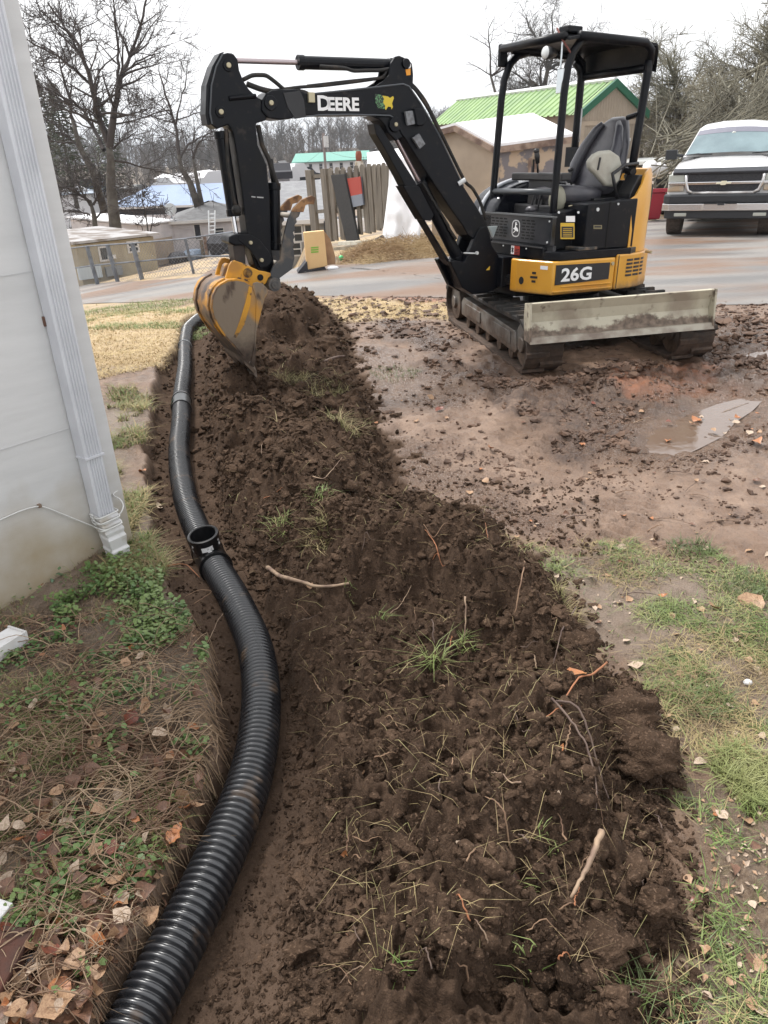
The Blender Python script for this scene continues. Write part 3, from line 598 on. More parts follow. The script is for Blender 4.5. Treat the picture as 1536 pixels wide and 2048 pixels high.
# round cornered badge with leaping deer
def ring(cy, cz, w_, h_, r_, t_, f_):
    out = rnd([(cy-w_, cz-h_), (cy+w_, cz-h_), (cy+w_, cz+h_), (cy-w_, cz+h_)], r_, 6); inn = rnd([(cy-w_+t_, cz-h_+t_), (cy+w_-t_, cz-h_+t_), (cy+w_-t_, cz+h_-t_), (cy-w_+t_, cz+h_-t_)], r_*0.8, 6)
    n = len(out); mm = MB(S); mm.add([S.P(f_, *p) for p in out]+[S.P(f_, *p) for p in inn], [(i, (i+1) % n, n+(i+1) % n, n+i) for i in range(n)]); return mm
bc, bz = 0.062, 0.945
obj('badge_ring', ring(bc, bz, 0.052, 0.066, 0.05, 0.009, f0+0.004), mat('badge_silver', (0.55, 0.56, 0.58), 0.3, metal=0.6), gp)
deer = [(-0.034, -0.040), (-0.012, -0.028), (0.004, -0.016), (0.020, -0.026), (0.036, -0.020), (0.030, -0.008), (0.024, 0.004), (0.004, 0.012), (0.000, 0.026), (0.014, 0.030), (0.016, 0.036), (0.003, 0.040), (0.010, 0.050), (0.004, 0.052), (-0.004, 0.042), (-0.008, 0.052), (-0.013, 0.050), (-0.010, 0.036), (-0.012, 0.018), (-0.018, 0.004), (-0.034, 0.000), (-0.036, -0.006), (-0.020, -0.008), (-0.010, -0.016), (-0.022, -0.026), (-0.036, -0.034)]
m = MB(S); m.add([S.P(f0+0.004, bc+a*0.95, bz+b*0.95) for a, b in deer], [tuple(range(len(deer)))]); obj('deer_emblem', m, M['white'], gp)
m = MB(S)
for l_, u_ in ((0.47, 1.02), (0.46, 0.865), (-0.38, 1.02)): m.lathe([(0, 0)], 3) if False else m.cyl((f0, l_, u_), (f0+0.006, l_, u_), 0.008, 8)
for l_ in (0.0, 0.30): m.cyl((0.672, l_, 0.81), (0.678, l_, 0.81), 0.006, 8)
obj('bolt', m, M['glassl'], gp)
# warning decal on the bumper
m = MB(S); m.add([S.P(0.6735, l, u) for l, u in ((0.105, 0.752), (0.215, 0.752), (0.215, 0.822), (0.105, 0.822))], [(0, 1, 2, 3)]); wd = obj('warning_decal', m, M['decalr'], exc)
m = MB(S); m.add([S.P(0.675, l, u) for l, u in ((0.107, 0.754), (0.147, 0.754), (0.147, 0.820), (0.107, 0.820))], [(0, 1, 2, 3)]); obj('decal_picture', m, M['white'], wd)
m = MB(S)
for k in range(4): m.add([S.P(0.675, l, u) for l, u in ((0.155, 0.757+k*0.012), (0.211, 0.757+k*0.012), (0.211, 0.763+k*0.012), (0.155, 0.763+k*0.012))], [(0, 1, 2, 3)])
m.prism([(0.127+cos(a)*0.012*(1.6 if i % 2 else .7), 0.787+sin(a)*0.02*(1.5 if i % 2 else .8)) for i, a in enumerate(np.linspace(0, 2*pi, 13)[:-1])], lambda a, b, t: (t, a, b), 0.6752, 0.6765)
obj('decal_mark', m, M['blackp'], wd)

# side body (battery/hydraulic cover), left of the seat
m = MB(S); m.side([(0.33, 0.80), (-0.20, 0.80), (-0.20, 1.17), (0.33, 1.14)], 0.30, 0.585); body = obj('side_cover', m, M['black'], exc, bevel=0.01)
m = MB(S); m.side([(0.60, 0.80), (0.33, 0.80), (0.33, 1.10), (0.56, 1.07)], 0.1, 0.45); obj('seat_pedestal', m, M['black'], exc, bevel=0.01)
m = MB(S); m.side([(0.105, 0.81), (0.095, 0.81), (0.095, 1.15), (0.105, 1.15)], 0.585, 0.588); obj('panel_gap', m, mat('gap', (0.003, 0.003, 0.003), .9), body)
def side_quad(name, x0, y0, x1, y1, lat, mt, par): 
    a = sp(x0, y1, lat); b = sp(x1, y1, lat); c = sp(x1, y0, lat); d = sp(x0, y0, lat); mm = MB(S); mm.add([S.P(f, lat, u) for f, u in (a, b, c, d)], [(0, 1, 2, 3)]); return obj(name, mm, mt, par)
yd = side_quad('caution_decal', 1121, 446, 1149, 478, 0.589, M['decaly'], body)
side_quad('decal_print', 1123, 453, 1147, 475, 0.5905, M['blackp'], body)
for k in range(5): side_quad('print_line', 1126, 457+k*3.6, 1144, 458.2+k*3.6, 0.592, M['decaly'], body)
side_quad('white_decal', 1132, 432, 1150, 444, 0.589, M['white'], body)
side_quad('small_decal', 1187, 450, 1204, 458, 0.589, mat('dull_decal', (0.20, 0.17, 0.09), 0.5), body)
side_quad('decal_print', 1189, 452, 1202, 455, 0.5905, M['blackp'], body)
m = MB(S)
for x_, y_ in ((1196, 419), (1237, 408), (1243, 498), (1157, 425), (1118, 425)): f_, u_ = sp(x_, y_, 0.59); m.cyl((f_, 0.585, u_), (f_, 0.592, u_), 0.009 if x_ != 1196 else 0.014, 10)
obj('bolt', m, M['glassl'], body)
# rear hood: yellow outer shell with black inner frame
hoodtop = [(0.0, 1.20), (0.10, 1.24), (0.20, 1.30), (0.32, 1.38), (0.42, 1.40), (0.8, 1.40), (1.3, 1.38), (1.6, 1.3), (1.9, 1.2)]
m = MB(S); so_ = []
ss = np.linspace(0.15, 1.95, 26)
def htop(s): return 1.17+0.22*float(sm(0.17, 0.42, s))-0.12*float(sm(1.4, 1.95, s))
vs = []
for s in ss:
    o = arcp(s, -0.035); i_ = arcp(s, -0.06); tt = htop(s)
    vs += [S.P(o[0], o[1], 0.757), S.P(o[0], o[1], tt-0.25), S.P(o[0]*0.985, o[1]*0.985, tt-0.05), S.P(o[0]*0.96, o[1]*0.96, tt), S.P(i_[0]*.97, i_[1]*.97, tt-0.01), S.P(i_[0], i_[1], 0.757)]
fs = []
for i in range(len(ss)-1):
    for k in range(6): fs.append((i*6+k, i*6+(k+1) % 6, (i+1)*6+(k+1) % 6, (i+1)*6+k))
fs += [tuple(range(6)), tuple((len(ss)-1)*6+k for k in range(5, -1, -1))]
m.add(vs, fs); hood = obj('rear_hood', m, M['yellow'], exc, auto=True)
m = MB(S); m.side([(-0.19, 0.80), (-0.205, 0.80), (-0.31, 1.34), (-0.27, 1.34), (-0.19, 1.2)], 0.36, 0.50); m.side([(-0.2, 0.80), (-0.58, 0.80), (-0.60, 1.26), (-0.30, 1.30), (-0.2, 1.15)], -0.45, 0.36); obj('engine_cover', m, M['blackp'], exc, bevel=0.012)
m = MB(S); f_, u_ = sp(1288, 503, 0.56); m.cyl((f_-.01, 0.57, u_), (f_-0.01, 0.63, u_), 0.012, 8); obj('hood_latch', m, M['pinm'], exc)
# right-hand hood (arched black cover beyond the operator)
ar = [(0.60, 1.03)]+[(0.12+0.48*cos(a)**0.9, 1.03+0.27*sin(a)) for a in np.linspace(0.12, pi/2, 12)]+[(-0.2, 1.30), (-0.2, 0.80), (0.60, 0.80)]
m = MB(S); m.side(ar, -0.60, -0.26); obj('right_hood', m, mat('gloss_black', (0.010, 0.011, 0.016), 0.16), exc, bevel=0.03, seg=3)
ar2 = [(0.615+0.0, 1.03)]+[(0.12+0.50*cos(a)**0.9, 1.03+0.285*sin(a)) for a in np.linspace(0.12, pi/2-0.2, 12)]
m = MB(S); m.tube([(a, -0.42, b) for a, b in ar2], 0.016, 8); obj('hood_trim', m, mat('pale_trim', (0.5, 0.52, 0.55), 0.3), exc)
# console and levers
m = MB(S); m.box(0.28, 0.42, -0.22, 0.28, 0.80, 1.12); m.box(0.30, 0.40, -0.30, 0.34, 1.30, 1.36); m.box(0.325, 0.375, -0.10, 0.20, 1.10, 1.32); obj('control_console', m, M['blackp'], exc, bevel=0.012)
for l_, px_, py_ in ((0.05, 1073, 302), (-0.1, 1141, 340)):
    f_, u_ = sp(px_, py_, l_); m = MB(S); m.tube([(f_-0.03, l_, u_-0.16), (f_-0.015, l_, u_-0.06)], 0.008, 8); m.tube([(f_-0.02, l_, u_-0.09), (f_-0.01, l_, u_-0.04), (f_, l_, u_)], [0.016, 0.022, 0.018], 10); m.ell((f_, l_, u_), (0.025, 0.022, 0.02)); obj('joystick', m, M['blackp'], exc, smooth=True)
for l_ in (0.02, 0.10):
    m = MB(S); m.tube([(0.42, l_, 0.85), (0.40, l_, 1.05), (0.36, l_, 1.24)], 0.012, 8); m.tube([(0.46, l_, 0.83), (0.44, l_, 1.05), (0.385, l_, 1.24)], 0.008, 6); obj('travel_lever', m, M['blackp'], exc)
m = MB(S); m.ell((0.36, 0.26, 1.16), (0.07, 0.07, 0.11)); obj('lever_boot', m, mat('dusty_pod', (0.27, 0.26, 0.2), 0.6), exc, smooth=True)
m = MB(S); m.ell((0.50, 0.12, 1.09), (0.05, 0.05, 0.03)); obj('pedal', m, M['seat'], exc, smooth=True)

# seat: faces the boom
seat = MB(S)
def shell(sections, n=16, p=2.6):   # superellipse sections: (centre f,l,u, half f, half l, tilt)
    m_ = MB(S); vs_ = []
    for (cf, cl, cu_, hf, hl, tl) in sections:
        for k in range(n):
            a = 2*pi*k/n; c_, s_ = cos(a), sin(a); x = abs(c_)**(2/p)*np.sign(c_)*hf; y = abs(s_)**(2/p)*np.sign(s_)*hl
            vs_.append(S.P(cf+x*cos(tl), cl+y, cu_+x*sin(tl)))
    q = len(sections); m_.add(vs_, [(i*n+k, i*n+(k+1) % n, (i+1)*n+(k+1) % n, (i+1)*n+k) for i in range(q-1) for k in range(n)]+[tuple(range(n-1, -1, -1)), tuple((q-1)*n+k for k in range(n))])
    return m_
SL = 0.10
st_ = obj('seat_cushion', shell([(0.13, SL, 1.13, 0.22, 0.22, 0), (0.13, SL, 1.16, 0.26, 0.25, 0.02), (0.13, SL, 1.22, 0.27, 0.26, 0.04), (0.12, SL, 1.255, 0.25, 0.235, 0.06), (0.10, SL, 1.262, 0.18, 0.17, 0.06)]), M['seat'], exc, smooth=True)
back = shell([(-0.17, SL, 1.20, 0.06, 0.20, -0.2), (-0.19, SL, 1.28, 0.075, 0.245, -0.2), (-0.23, SL, 1.42, 0.08, 0.26, -0.25), (-0.28, SL, 1.56, 0.07, 0.225, -0.25), (-0.325, SL, 1.68, 0.06, 0.16, -0.25), (-0.35, SL, 1.745, 0.05, 0.12, -0.3), (-0.355, SL, 1.77, 0.025, 0.07, -0.3)])
obj('seat_backrest', back, M['seat'], exc, smooth=True)
for sg in (-1, 1):
    m = MB(S); pts = [(-0.09, SL+sg*0.20, 1.28), (-0.145, SL+sg*0.215, 1.42), (-0.20, SL+sg*0.19, 1.55), (-0.26, SL+sg*0.13, 1.68), (-0.285, SL+sg*0.09, 1.73)]
    m.tube(pts, [0.04, 0.05, 0.045, 0.035, 0.02], 10); obj('seat_bolster', m, M['seat'], exc, smooth=True)
# pale side pod of the seat + arm rest
pod = spp([(1178, 322), (1190, 308), (1202, 302), (1222, 300), (1240, 312), (1246, 335), (1240, 362), (1228, 374), (1212, 372), (1192, 350), (1180, 338)], 0.38)
m = MB(S); m.side(pod, 0.33, 0.385); obj('side_pod', m, M['seatpod'], exc, bevel=0.022, seg=3, auto=True)
m = MB(S); a_ = sp(1201, 315, 0.39); b_ = sp(1196, 340, 0.39); m.tube([(a_[0], 0.387, a_[1]), (b_[0], 0.387, b_[1])], 0.009, 6); obj('pod_slot', m, M['blackp'], exc)
m = MB(S); pts = [(*sp(1236, 405, 0.42), ), sp(1228, 365, 0.42), sp(1225, 348, 0.42), sp(1250, 330, 0.42), sp(1276, 327, 0.42)]
m.tube([(f, 0.42, u) for f, u in pts], 0.014, 10); obj('grab_handle', m, M['blackp'], exc, smooth=True)
m = MB(S); m.tube([(-0.30, 0.15, 1.36), (-0.30, 0.30, 1.38), (-0.28, 0.42, 1.36)], 0.03, 8); m.box(-0.2, 0.08, -0.2, 0.38, 1.12, 1.17); obj('seat_bracket', m, M['blackp'], exc, smooth=False)
f_, u_ = sp(1255, 352, 0.3); m = MB(S); m.ell((f_, 0.3, u_), (0.03, 0.03, 0.03)); obj('warning_horn', m, M['seatpod'], exc, smooth=True)
m = MB(S); m.tube([(0.36, 0.40, 1.12), (0.25, 0.42, 1.135), (0.15, 0.45, 1.10), (0.08, 0.45, 1.07)], 0.005, 6); obj('cable', m, M['pinm'], exc)

# canopy
FX, LX, W2, H_ = 0.45, 0.80, 0.375, 2.275
def post(f, l, pts, r=0.029): mm = MB(S); mm.tube(pts, r, 12); return obj('canopy_post', mm, M['black'], exc, smooth=True)
post(0, 0, [(FX+0.07, W2+0.03, 0.80), (FX+0.06, W2+0.02, 1.2), (FX+0.03, W2, 1.9), (FX+0.015, W2, 2.07), (FX-0.03, W2-0.005, 2.17), (FX-0.09, W2-0.01, 2.235), (FX-0.16, W2-0.01, 2.265)])
post(0, 0, [(FX+0.09, -W2, 0.80), (FX+0.08, -W2, 1.1), (FX+0.04, -W2, 1.9), (FX+0.02, -W2, 2.05), (FX-0.03, -W2, 2.16), (FX-0.10, -W2, 2.22), (FX-0.2, -W2, 2.25)])
post(0, 0, [(FX-LX+0.06, W2+0.0, 1.15), (FX-LX+0.03, W2, 1.6), (FX-LX+0.0, W2, 2.06), (FX-LX+0.0, W2, 2.15)], 0.033)
post(0, 0, [(FX-LX+0.02, -W2+0.02, 1.15), (FX-LX+0.01, -W2+0.01, 1.7), (FX-LX, -W2, 2.10), (FX-LX+0.02, -W2, 2.16), (FX-LX+0.08, -W2, 2.21)], 0.033)
m = MB(S); m.tube([(FX-LX+0.003, -W2+0.008, 1.60), (FX-LX+0.0, -W2+0.003, 1.86)], 0.036, 12); obj('foam_sleeve', m, mat('grey_tape', (0.42, 0.42, 0.42), 0.6), exc, smooth=True)
m = MB(S); m.tube([(FX+0.06, W2+0.01, 1.225), (FX+0.075, -W2, 1.215)], 0.024, 10); obj('front_rail', m, mat('rail_grey', (0.05, 0.055, 0.062), 0.35), exc, smooth=True)
m = MB(S); m.tube([(FX-LX+0.04, W2, 1.78), (FX-LX+0.04, W2-0.12, 1.76)], 0.02, 8); obj('rear_bracket', m, M['black'], exc); m = MB(S); m.box(FX-LX, FX-LX+0.06, -W2-0.05, -W2+0.10, 1.40, 1.56); obj('rear_bracket', m, M['black'], exc)
# roof: shallow dished sheet, rear edge turned down
rv = []; nf, nl = 13, 9
fl = list(np.linspace(FX+0.05, FX-LX-0.03, 11))
for s_ in (0, 1):
    for i, f in enumerate(fl+[FX-LX-0.05, FX-LX-0.055]):
        for j in range(nl):
            l = -W2-0.035+(2*W2+0.07)*j/(nl-1); e = abs(2*j/(nl-1)-1)
            u = 2.305-0.03*e**4-0.02*((i-5)/6.0)**2
            if i == 0: u -= 0.012
            if i == 11: u -= 0.03
            if i == 12: u -= 0.16
            rv.append(S.P(f, l, u-0.018*s_))
nI = 13; fsr = []
for s_ in (0, 1):
    for i in range(nI-1):
        for j in range(nl-1):
            a = s_*nI*nl+i*nl+j; q = (a, a+1, a+nl+1, a+nl); fsr.append(q if s_ == 0 else q[::-1])
bd = [i*nl for i in range(nI)]+[(nI-1)*nl+j for j in range(1, nl)]+[i*nl+nl-1 for i in range(nI-2, -1, -1)]+[j for j in range(nl-2, 0, -1)]
for a, b in zip(bd, bd[1:]+bd[:1]): fsr.append((a, b, b+nI*nl, a+nI*nl))
m = MB(S); m.add(rv, fsr); rf_ = obj('canopy_roof', m, M['black'], exc, auto=True)
m = MB(S)
m.tube([(FX+0.055, W2-0.01, 2.262), (FX+0.06, -W2, 2.262)], 0.03, 8)
m.tube([(FX-0.05, W2+0.02, 2.268), (FX-LX+0.08, W2+0.02, 2.262), (FX-LX+0.0, W2+0.01, 2.22), (FX-LX-0.01, W2, 2.12)], 0.032, 10)
m.tube([(FX-0.05, -W2-0.0, 2.262), (FX-LX+0.08, -W2, 2.25), (FX-LX+0.0, -W2, 2.2), (FX-LX-0.01, -W2, 2.1)], 0.032, 10)
m.tube([(FX-LX-0.01, W2, 2.10), (FX-LX-0.01, -W2, 2.10)], 0.03, 8)
obj('roof_rail', m, M['black'], exc, smooth=True)
m = MB(S); m.box(FX-0.12, FX+0.02, W2-0.13, W2-0.02, 2.29, 2.335); obj('roof_bracket', m, M['black'], exc, bevel=0.01); m = MB(S); m.box(FX-0.02, FX+0.06, -W2-0.055, -W2-0.02, 2.14, 2.30); obj('roof_bracket', m, M['black'], exc, bevel=0.01)
m = MB(S); m.tube([(FX+0.02, 0.23, 2.17), (FX+0.08, 0.23, 2.17), (FX+0.115, 0.23, 2.17)], [0.025, 0.042, 0.044], 16); wl = obj('work_light', m, M['blackp'], exc, smooth=True)
m = MB(S); m.tube([(FX+0.112, 0.23, 2.17), (FX+0.122, 0.23, 2.17), (FX+0.128, 0.23, 2.17)], [0.044, 0.038, 0.015], 16); obj('lens', m, M['glassl'], wl, smooth=True)
m = MB(S); m.box(FX+0.04, FX+0.05, 0.30, 0.375, 1.90, 2.06); m.tube([(FX+0.045, 0.33, 2.06), (FX+0.045, 0.33, 2.24)], 0.008, 6); obj('mirror', m, mat('mirror_face', (0.62, 0.66, 0.68), 0.15, metal=0.6), exc, bevel=0.006)
m = MB(S); m.tube([(FX+0.06, W2-0.1, 2.32), (FX+0.07, W2-0.02, 2.24), (FX+0.0, W2-0.0, 2.16), (FX-0.02, W2-0.02, 2.08)], 0.007, 6); obj('lamp_wire', m, mat('red_wire', (0.16, 0.05, 0.04), 0.5), exc)
m = MB(S); m.tube([(FX-0.02, W2-0.02, 2.10), (FX-0.05, W2-0.04, 2.08), (FX-0.0, W2-0.09, 2.05)], 0.012, 6); obj('wire_connector', m, mat('blue_plug', (0.03, 0.10, 0.35), 0.5), exc)

# --- swing post
sw = spp([(960, 455), (973, 452), (980, 470), (984, 491), (998, 512), (1002, 540), (1003, 572), (981, 584), (946, 589), (925, 576), (900, 523), (908, 520), (929, 524), (944, 492), (952, 470)], 0.10)
m = MB(S); m.side(sw, 0.05, 0.10); obj('swing_post', m, M['black'], exc, bevel=0.008); m = MB(S); m.side(sw, -0.14, -0.09); swn = obj('swing_post', m, M['black'], exc, bevel=0.008)
sw2 = spp([(905, 524), (935, 532), (1000, 525), (1003, 572), (981, 584), (946, 589), (926, 578)], 0.05)
m = MB(S); m.side(sw2, -0.09, 0.05); fe = 0.70; m.box(0.66, 0.80, -0.13, 0.16, 0.50, 0.74); obj('swing_casting', m, M['black'], exc, bevel=0.012)
m = MB(S); a_ = sp(955, 507, .11); b_ = sp(928, 506, .11); m.tube([(a_[0], .105, a_[1]), (b_[0], .105, b_[1])], 0.006, 6); f_, u_ = sp(954, 506, .11); m.cyl((f_, .10, u_), (f_, .118, u_), .013, 8); obj('grease_line', m, M['glassl'], exc)
m = MB(S); f_, u_ = sp(976, 537, .10); m.prism([(f_+.02, u_-.012), (f_-.015, u_-.012), (f_-.015, u_+.018)], lambda a, b, t: (a, t, b), .10, .104); obj('small_decal', m, M['decaly'], exc)
m = MB(S); q = [sp(x, y, -0.16) for x, y in ((976, 453), (994, 452), (985, 475))]; m.side(q, -0.17, -0.15); obj('guard_plate', m, mat('pale_guard', (0.45, 0.5, 0.5), 0.4), exc)

# --- boom
BW = 0.085
boom_px = [(534, 186), (545, 180), (590, 178), (618, 187), (700, 179), (770, 171), (806, 167), (818, 172), (826, 184), (856, 230), (877, 267), (903, 320), (927, 372), (950, 408), (972, 444), (978, 462), (970, 476), (952, 482), (936, 470), (926, 452), (900, 416), (850, 340), (812, 280), (802, 267), (794, 242), (786, 233), (770, 230), (700, 231), (600, 231), (585, 237), (560, 240), (536, 236), (524, 222), (524, 200)]
m = MB(S); m.side(spp(boom_px, BW), -BW, BW); boom = obj('boom', m, M['black'], exc, bevel=0.008, auto=False)
def flange(pts, lat, r=0.007): mm = MB(S); mm.tube([(*[sp(x, y, lat)][0][:1], lat, sp(x, y, lat)[1]) for x, y in pts], r, 6); return mm
wl_ = mat('weld_edge', (0.075, 0.085, 0.095), 0.3)
obj('flange_edge', flange([(620, 188), (700, 180), (770, 172), (806, 168), (818, 173), (840, 205), (877, 268), (927, 373)], BW, 0.006), wl_, boom)
obj('flange_edge', flange([(585, 236), (640, 230), (700, 229), (780, 231), (792, 238)], BW, 0.005), wl_, boom)
# bend underside fillet
fil = spp([(742, 232), (800, 232), (806, 275), (792, 282), (776, 265), (770, 250), (760, 240)], BW*0.9)
m = MB(S); m.side(fil, -BW*.9, BW*.9); obj('cylinder_lug', m, M['black'], boom, bevel=0.008)
# ears for the arm cylinder
ear = spp([(752, 172), (766, 163), (778, 150), (782, 126), (790, 113), (799, 111), (818, 119), (825, 128), (827, 150), (826, 178), (812, 174)], BW)
m = MB(S); m.side(ear, BW-0.022, BW); obj('cylinder_ear', m, M['black'], boom, bevel=0.006); m = MB(S); m.side(ear, -BW, -BW+0.022); obj('cylinder_ear', m, M['black'], boom, bevel=0.006)
f_, u_ = sp(816, 150, BW+.002); m = MB(S); q = [sp(x, y, BW+.002) for x, y in ((811, 139), (821, 137), (821, 150), (813, 151))]; m.side(q, BW, BW+.003); obj('orange_decal', m, mat('orange', (0.75, 0.3, 0.02), .5), boom)
q = MB(S); f_, u_ = sp(818, 131, BW+.003); q.cyl((f_, BW, u_), (f_, BW+.003, u_), 0.018, 14); obj('hole_sky_disc', q, mat('sky_white', (0.8, 0.8, 0.8), .6), boom)  # solid white disc, bright sky through the ear painted as its colour
def pin(px, py, lat, r=0.02, h=0.02, mt=None, par=None):
    f, u = sp(px, py, lat); mm = MB(S); mm.cyl((f, lat-0.01, u), (f, lat+h*0.5, u), r*1.5, 14); mm.cyl((f, lat, u), (f, lat+h, u), r, 14); return obj('pin', mm, mt or M['black'], par or exc, bevel=0.003)
def pinh(px, py, lat, r=0.016, par=None):
    f, u = sp(px, py, lat); mm = MB(S); mm.cyl((f, lat, u), (f, lat+0.022, u), r, 12); return obj('pin_head', mm, M['pinm'], par or exc, bevel=0.004)
pinh(541, 206, BW, par=boom); pinh(790, 249, BW, 0.014, par=boom)
m = MB(S); f_, u_ = sp(790, 249, BW); m.cyl((f_, -BW, u_), (f_, BW+.012, u_), 0.05, 18); obj('pin_boss', m, M['black'], boom, bevel=.005); m = MB(S); f_, u_ = sp(541, 206, BW); m.cyl((f_, -BW-.02, u_), (f_, BW+.01, u_), 0.045, 18); obj('pin_boss', m, M['black'], boom, bevel=.005)
# collar at the boom nose and hose clamps
q = spp([(566, 186), (600, 182), (608, 200), (612, 234), (590, 238), (575, 215)], BW+.003); m = MB(S); m.side(q, BW-.01, BW+.006); obj('nose_plate', m, M['blackp'], boom, bevel=.003)
m = MB(S); f_, u_ = sp(622, 195, BW+.01); m.box(f_-.025, f_+.02, BW, BW+.02, u_-.03, u_+.03); obj('hose_clamp', m, M['pinm'], boom, bevel=.003)
# boom lights
for x_, y_, w_, h__, dx_ in ((820, 236, 20, 28, 0), (839, 280, 22, 26, 1)):
    q = spp([(x_-9, y_-13), (x_+6, y_-15), (x_+11, y_+12), (x_-4, y_+15)] if not dx_ else [(x_-13, y_-4), (x_, y_-13), (x_+12, y_+8), (x_+1, y_+18)], BW+.03); m = MB(S); m.side(q, BW+.004, BW+.03); obj('reflector', m, mat('grey_reflector', (0.20, 0.21, 0.22), .5, (0.12, 0.12, 0.13), 40), boom, bevel=.003)
q = spp([(826, 216), (846, 218), (852, 240), (846, 252), (834, 252)], BW+.04); m = MB(S); m.side(q, BW+.004, BW+.05); obj('light_housing', m, M['black'], boom, bevel=.008)
# lettering
def sdir(x0, y0, x1, y1, lat):
    a = sp(x0, y0, lat); b = sp(x1, y1, lat); d = np.array([b[0]-a[0], b[1]-a[1]]); L = np.linalg.norm(d); return a, d/L, L
a_, d_, L_ = sdir(634, 220, 720, 221, BW+.003)
xd = S.a*d_[0]+S.c*d_[1]; yd_ = S.c*(-d_[0])*1.0+S.a*d_[1]
yd_ = yd_ if yd_[2] > 0 else -yd_
text('boom_lettering', 'D', 0.122, S, (a_[0], BW+.003, a_[1]), xd, yd_, S.b, M['white'], boom, wide=1.12, offset=.004)
text('boom_lettering', 'EERE', 0.108, S, (a_[0]+d_[0]*L_*0.235, BW+.003, a_[1]+d_[1]*L_*0.235), xd, yd_, S.b, M['white'], boom, wide=1.06, offset=.004)
# country-map decal
mp = [(752, 190), (752, 203), (757, 214), (768, 216), (772, 220), (776, 213), (782, 214), (783, 219), (786, 214), (784, 207), (788, 196), (786, 192), (780, 196), (776, 193), (770, 192), (764, 191)]
m = MB(S); m.add([S.P(sp(x, y, BW+.003)[0], BW+.003, sp(x, y, BW+.003)[1]) for x, y in mp], [tuple(range(len(mp)))]); mpd = obj('map_decal', m, mat('map_mix', (0.62, 0.46, 0.03), .5, (0.62, 0.46, 0.03), 5), boom)
m = MB(S); g_ = [(750, 188), (750, 204), (756, 216), (770, 218), (770, 211), (766, 205), (768, 198), (764, 190)]
m.add([S.P(sp(x, y, BW+.004)[0], BW+.005, sp(x, y, BW+.004)[1]) for x, y in g_], [tuple(range(len(g_)))]); obj('map_decal_green', m, mat('green_speckle', (0.10, 0.26, 0.11), .5, (0.012, 0.02, 0.012), 95, lo=.45, hi=.5, stretch=(1, 1, 1.6)), mpd)
# arm cylinder on top
def scyl(name, x0, y0, x1, y1, lat, r, mt, par=exc, n=16, caps=0):
    a = sp(x0, y0, lat); b = sp(x1, y1, lat); mm = MB(S); mm.cyl((a[0], lat, a[1]), (b[0], lat, b[1]), r, n)
    if caps:
        d = (np.array(b)-np.array(a)); d /= np.linalg.norm(d)
        for e, s_ in ((a, 1), (b, -1)): mm.cyl((e[0], lat, e[1]), (e[0]+d[0]*0.045*s_, lat, e[1]+d[1]*0.045*s_), r*1.14, n)
    return obj(name, mm, mt, par, smooth=False, bevel=0.004 if caps else 0)
scyl('arm_cylinder', 595, 125, 792, 131, 0, 0.040, M['black'], caps=1); scyl('arm_cylinder_rod', 462, 121, 597, 125, 0, 0.016, M['rod'])
m = MB(S); f_, u_ = sp(799, 130, 0); m.cyl((f_, -BW-.01, u_), (f_, BW+.015, u_), .032, 14); f2, u2 = sp(456, 121, 0); m.cyl((f2, -.06, u2), (f2, .06, u2), .035, 14); obj('cylinder_pin', m, M['black'], exc, bevel=.004)
# hoses
for pts, r_ in (([(485, 160), (505, 150), (532, 150), (552, 165), (570, 181), (600, 181)], 0.013), ([(494, 168), (520, 178), (545, 184), (575, 181), (607, 185), (618, 190)], 0.017), ([(570, 178), (600, 174), (640, 172), (700, 165), (765, 156), (775, 140)], 0.010), ([(614, 172), (640, 169), (700, 162), (770, 155)], 0.009), ([(640, 133), (690, 136), (706, 142), (735, 141), (760, 141), (790, 136)], 0.012), ([(790, 170), (822, 165), (850, 200), (880, 262), (930, 365), (945, 376), (960, 402), (972, 440)], 0.013), ([(795, 172), (826, 172), (856, 216), (884, 274)], 0.012)):
    lat_ = 0.05; m = MB(S); pp = np.array([sp(x, y, lat_) for x, y in pts]); k_ = np.linspace(0, len(pts)-1, len(pts)*5)
    pp = np.stack([np.interp(k_, range(len(pts)), pp[:, i]) for i in (0, 1)], -1); pk = pp.copy(); pk[1:-1] = (pp[:-2]+pp[1:-1]*2+pp[2:])/4; pk[1:-1] = (pk[:-2]+pk[1:-1]*2+pk[2:])/4
    m.tube([(a, lat_, b) for a, b in pk], r_, 8); obj('hydraulic_hose', m, M['rubber'], exc, smooth=True)
m = MB(S); a_ = sp(918, 368, BW+.01); m.cyl((a_[0], BW, a_[1]), (a_[0]-.05, BW+.02, a_[1]+.03), .018, 10); obj('hose_fitting', m, M['glassl'], boom)
# boom lift cylinder with guard
scyl('boom_cylinder', 838, 362, 917, 520, 0, 0.048, M['black'], caps=1, n=18); scyl('boom_cylinder_rod', 781, 256, 842, 370, 0, 0.020, M['rod'])
gd = spp([(748, 247), (760, 250), (800, 315), (830, 362), (838, 380), (812, 376), (800, 352), (770, 298), (752, 268)], .055)
m = MB(S); m.side(gd, -.055, .055); obj('cylinder_guard', m, M['black'], exc, bevel=.005)
gd = spp([(806, 372), (838, 372), (868, 430), (862, 442), (846, 440)], .06); m = MB(S); m.side(gd, -.06, .06); obj('cylinder_guard', m, M['black'], exc, bevel=.005)
gd = spp([(846, 440), (850, 440), (900, 522), (902, 532), (892, 520), (870, 480)], .05); m = MB(S); m.side(gd, -.05, .05); obj('guard_strip', m, M['black'], exc, bevel=.004)
for pts in ([(845, 366), (862, 395), (890, 440), (897, 452)], [(890, 440), (900, 460), (912, 478)]):
    m = MB(S); m.tube([(sp(x, y, .06)[0], .06, sp(x, y, .06)[1]) for x, y in pts], .011, 8); obj('hydraulic_hose', m, M['rubber'], exc)

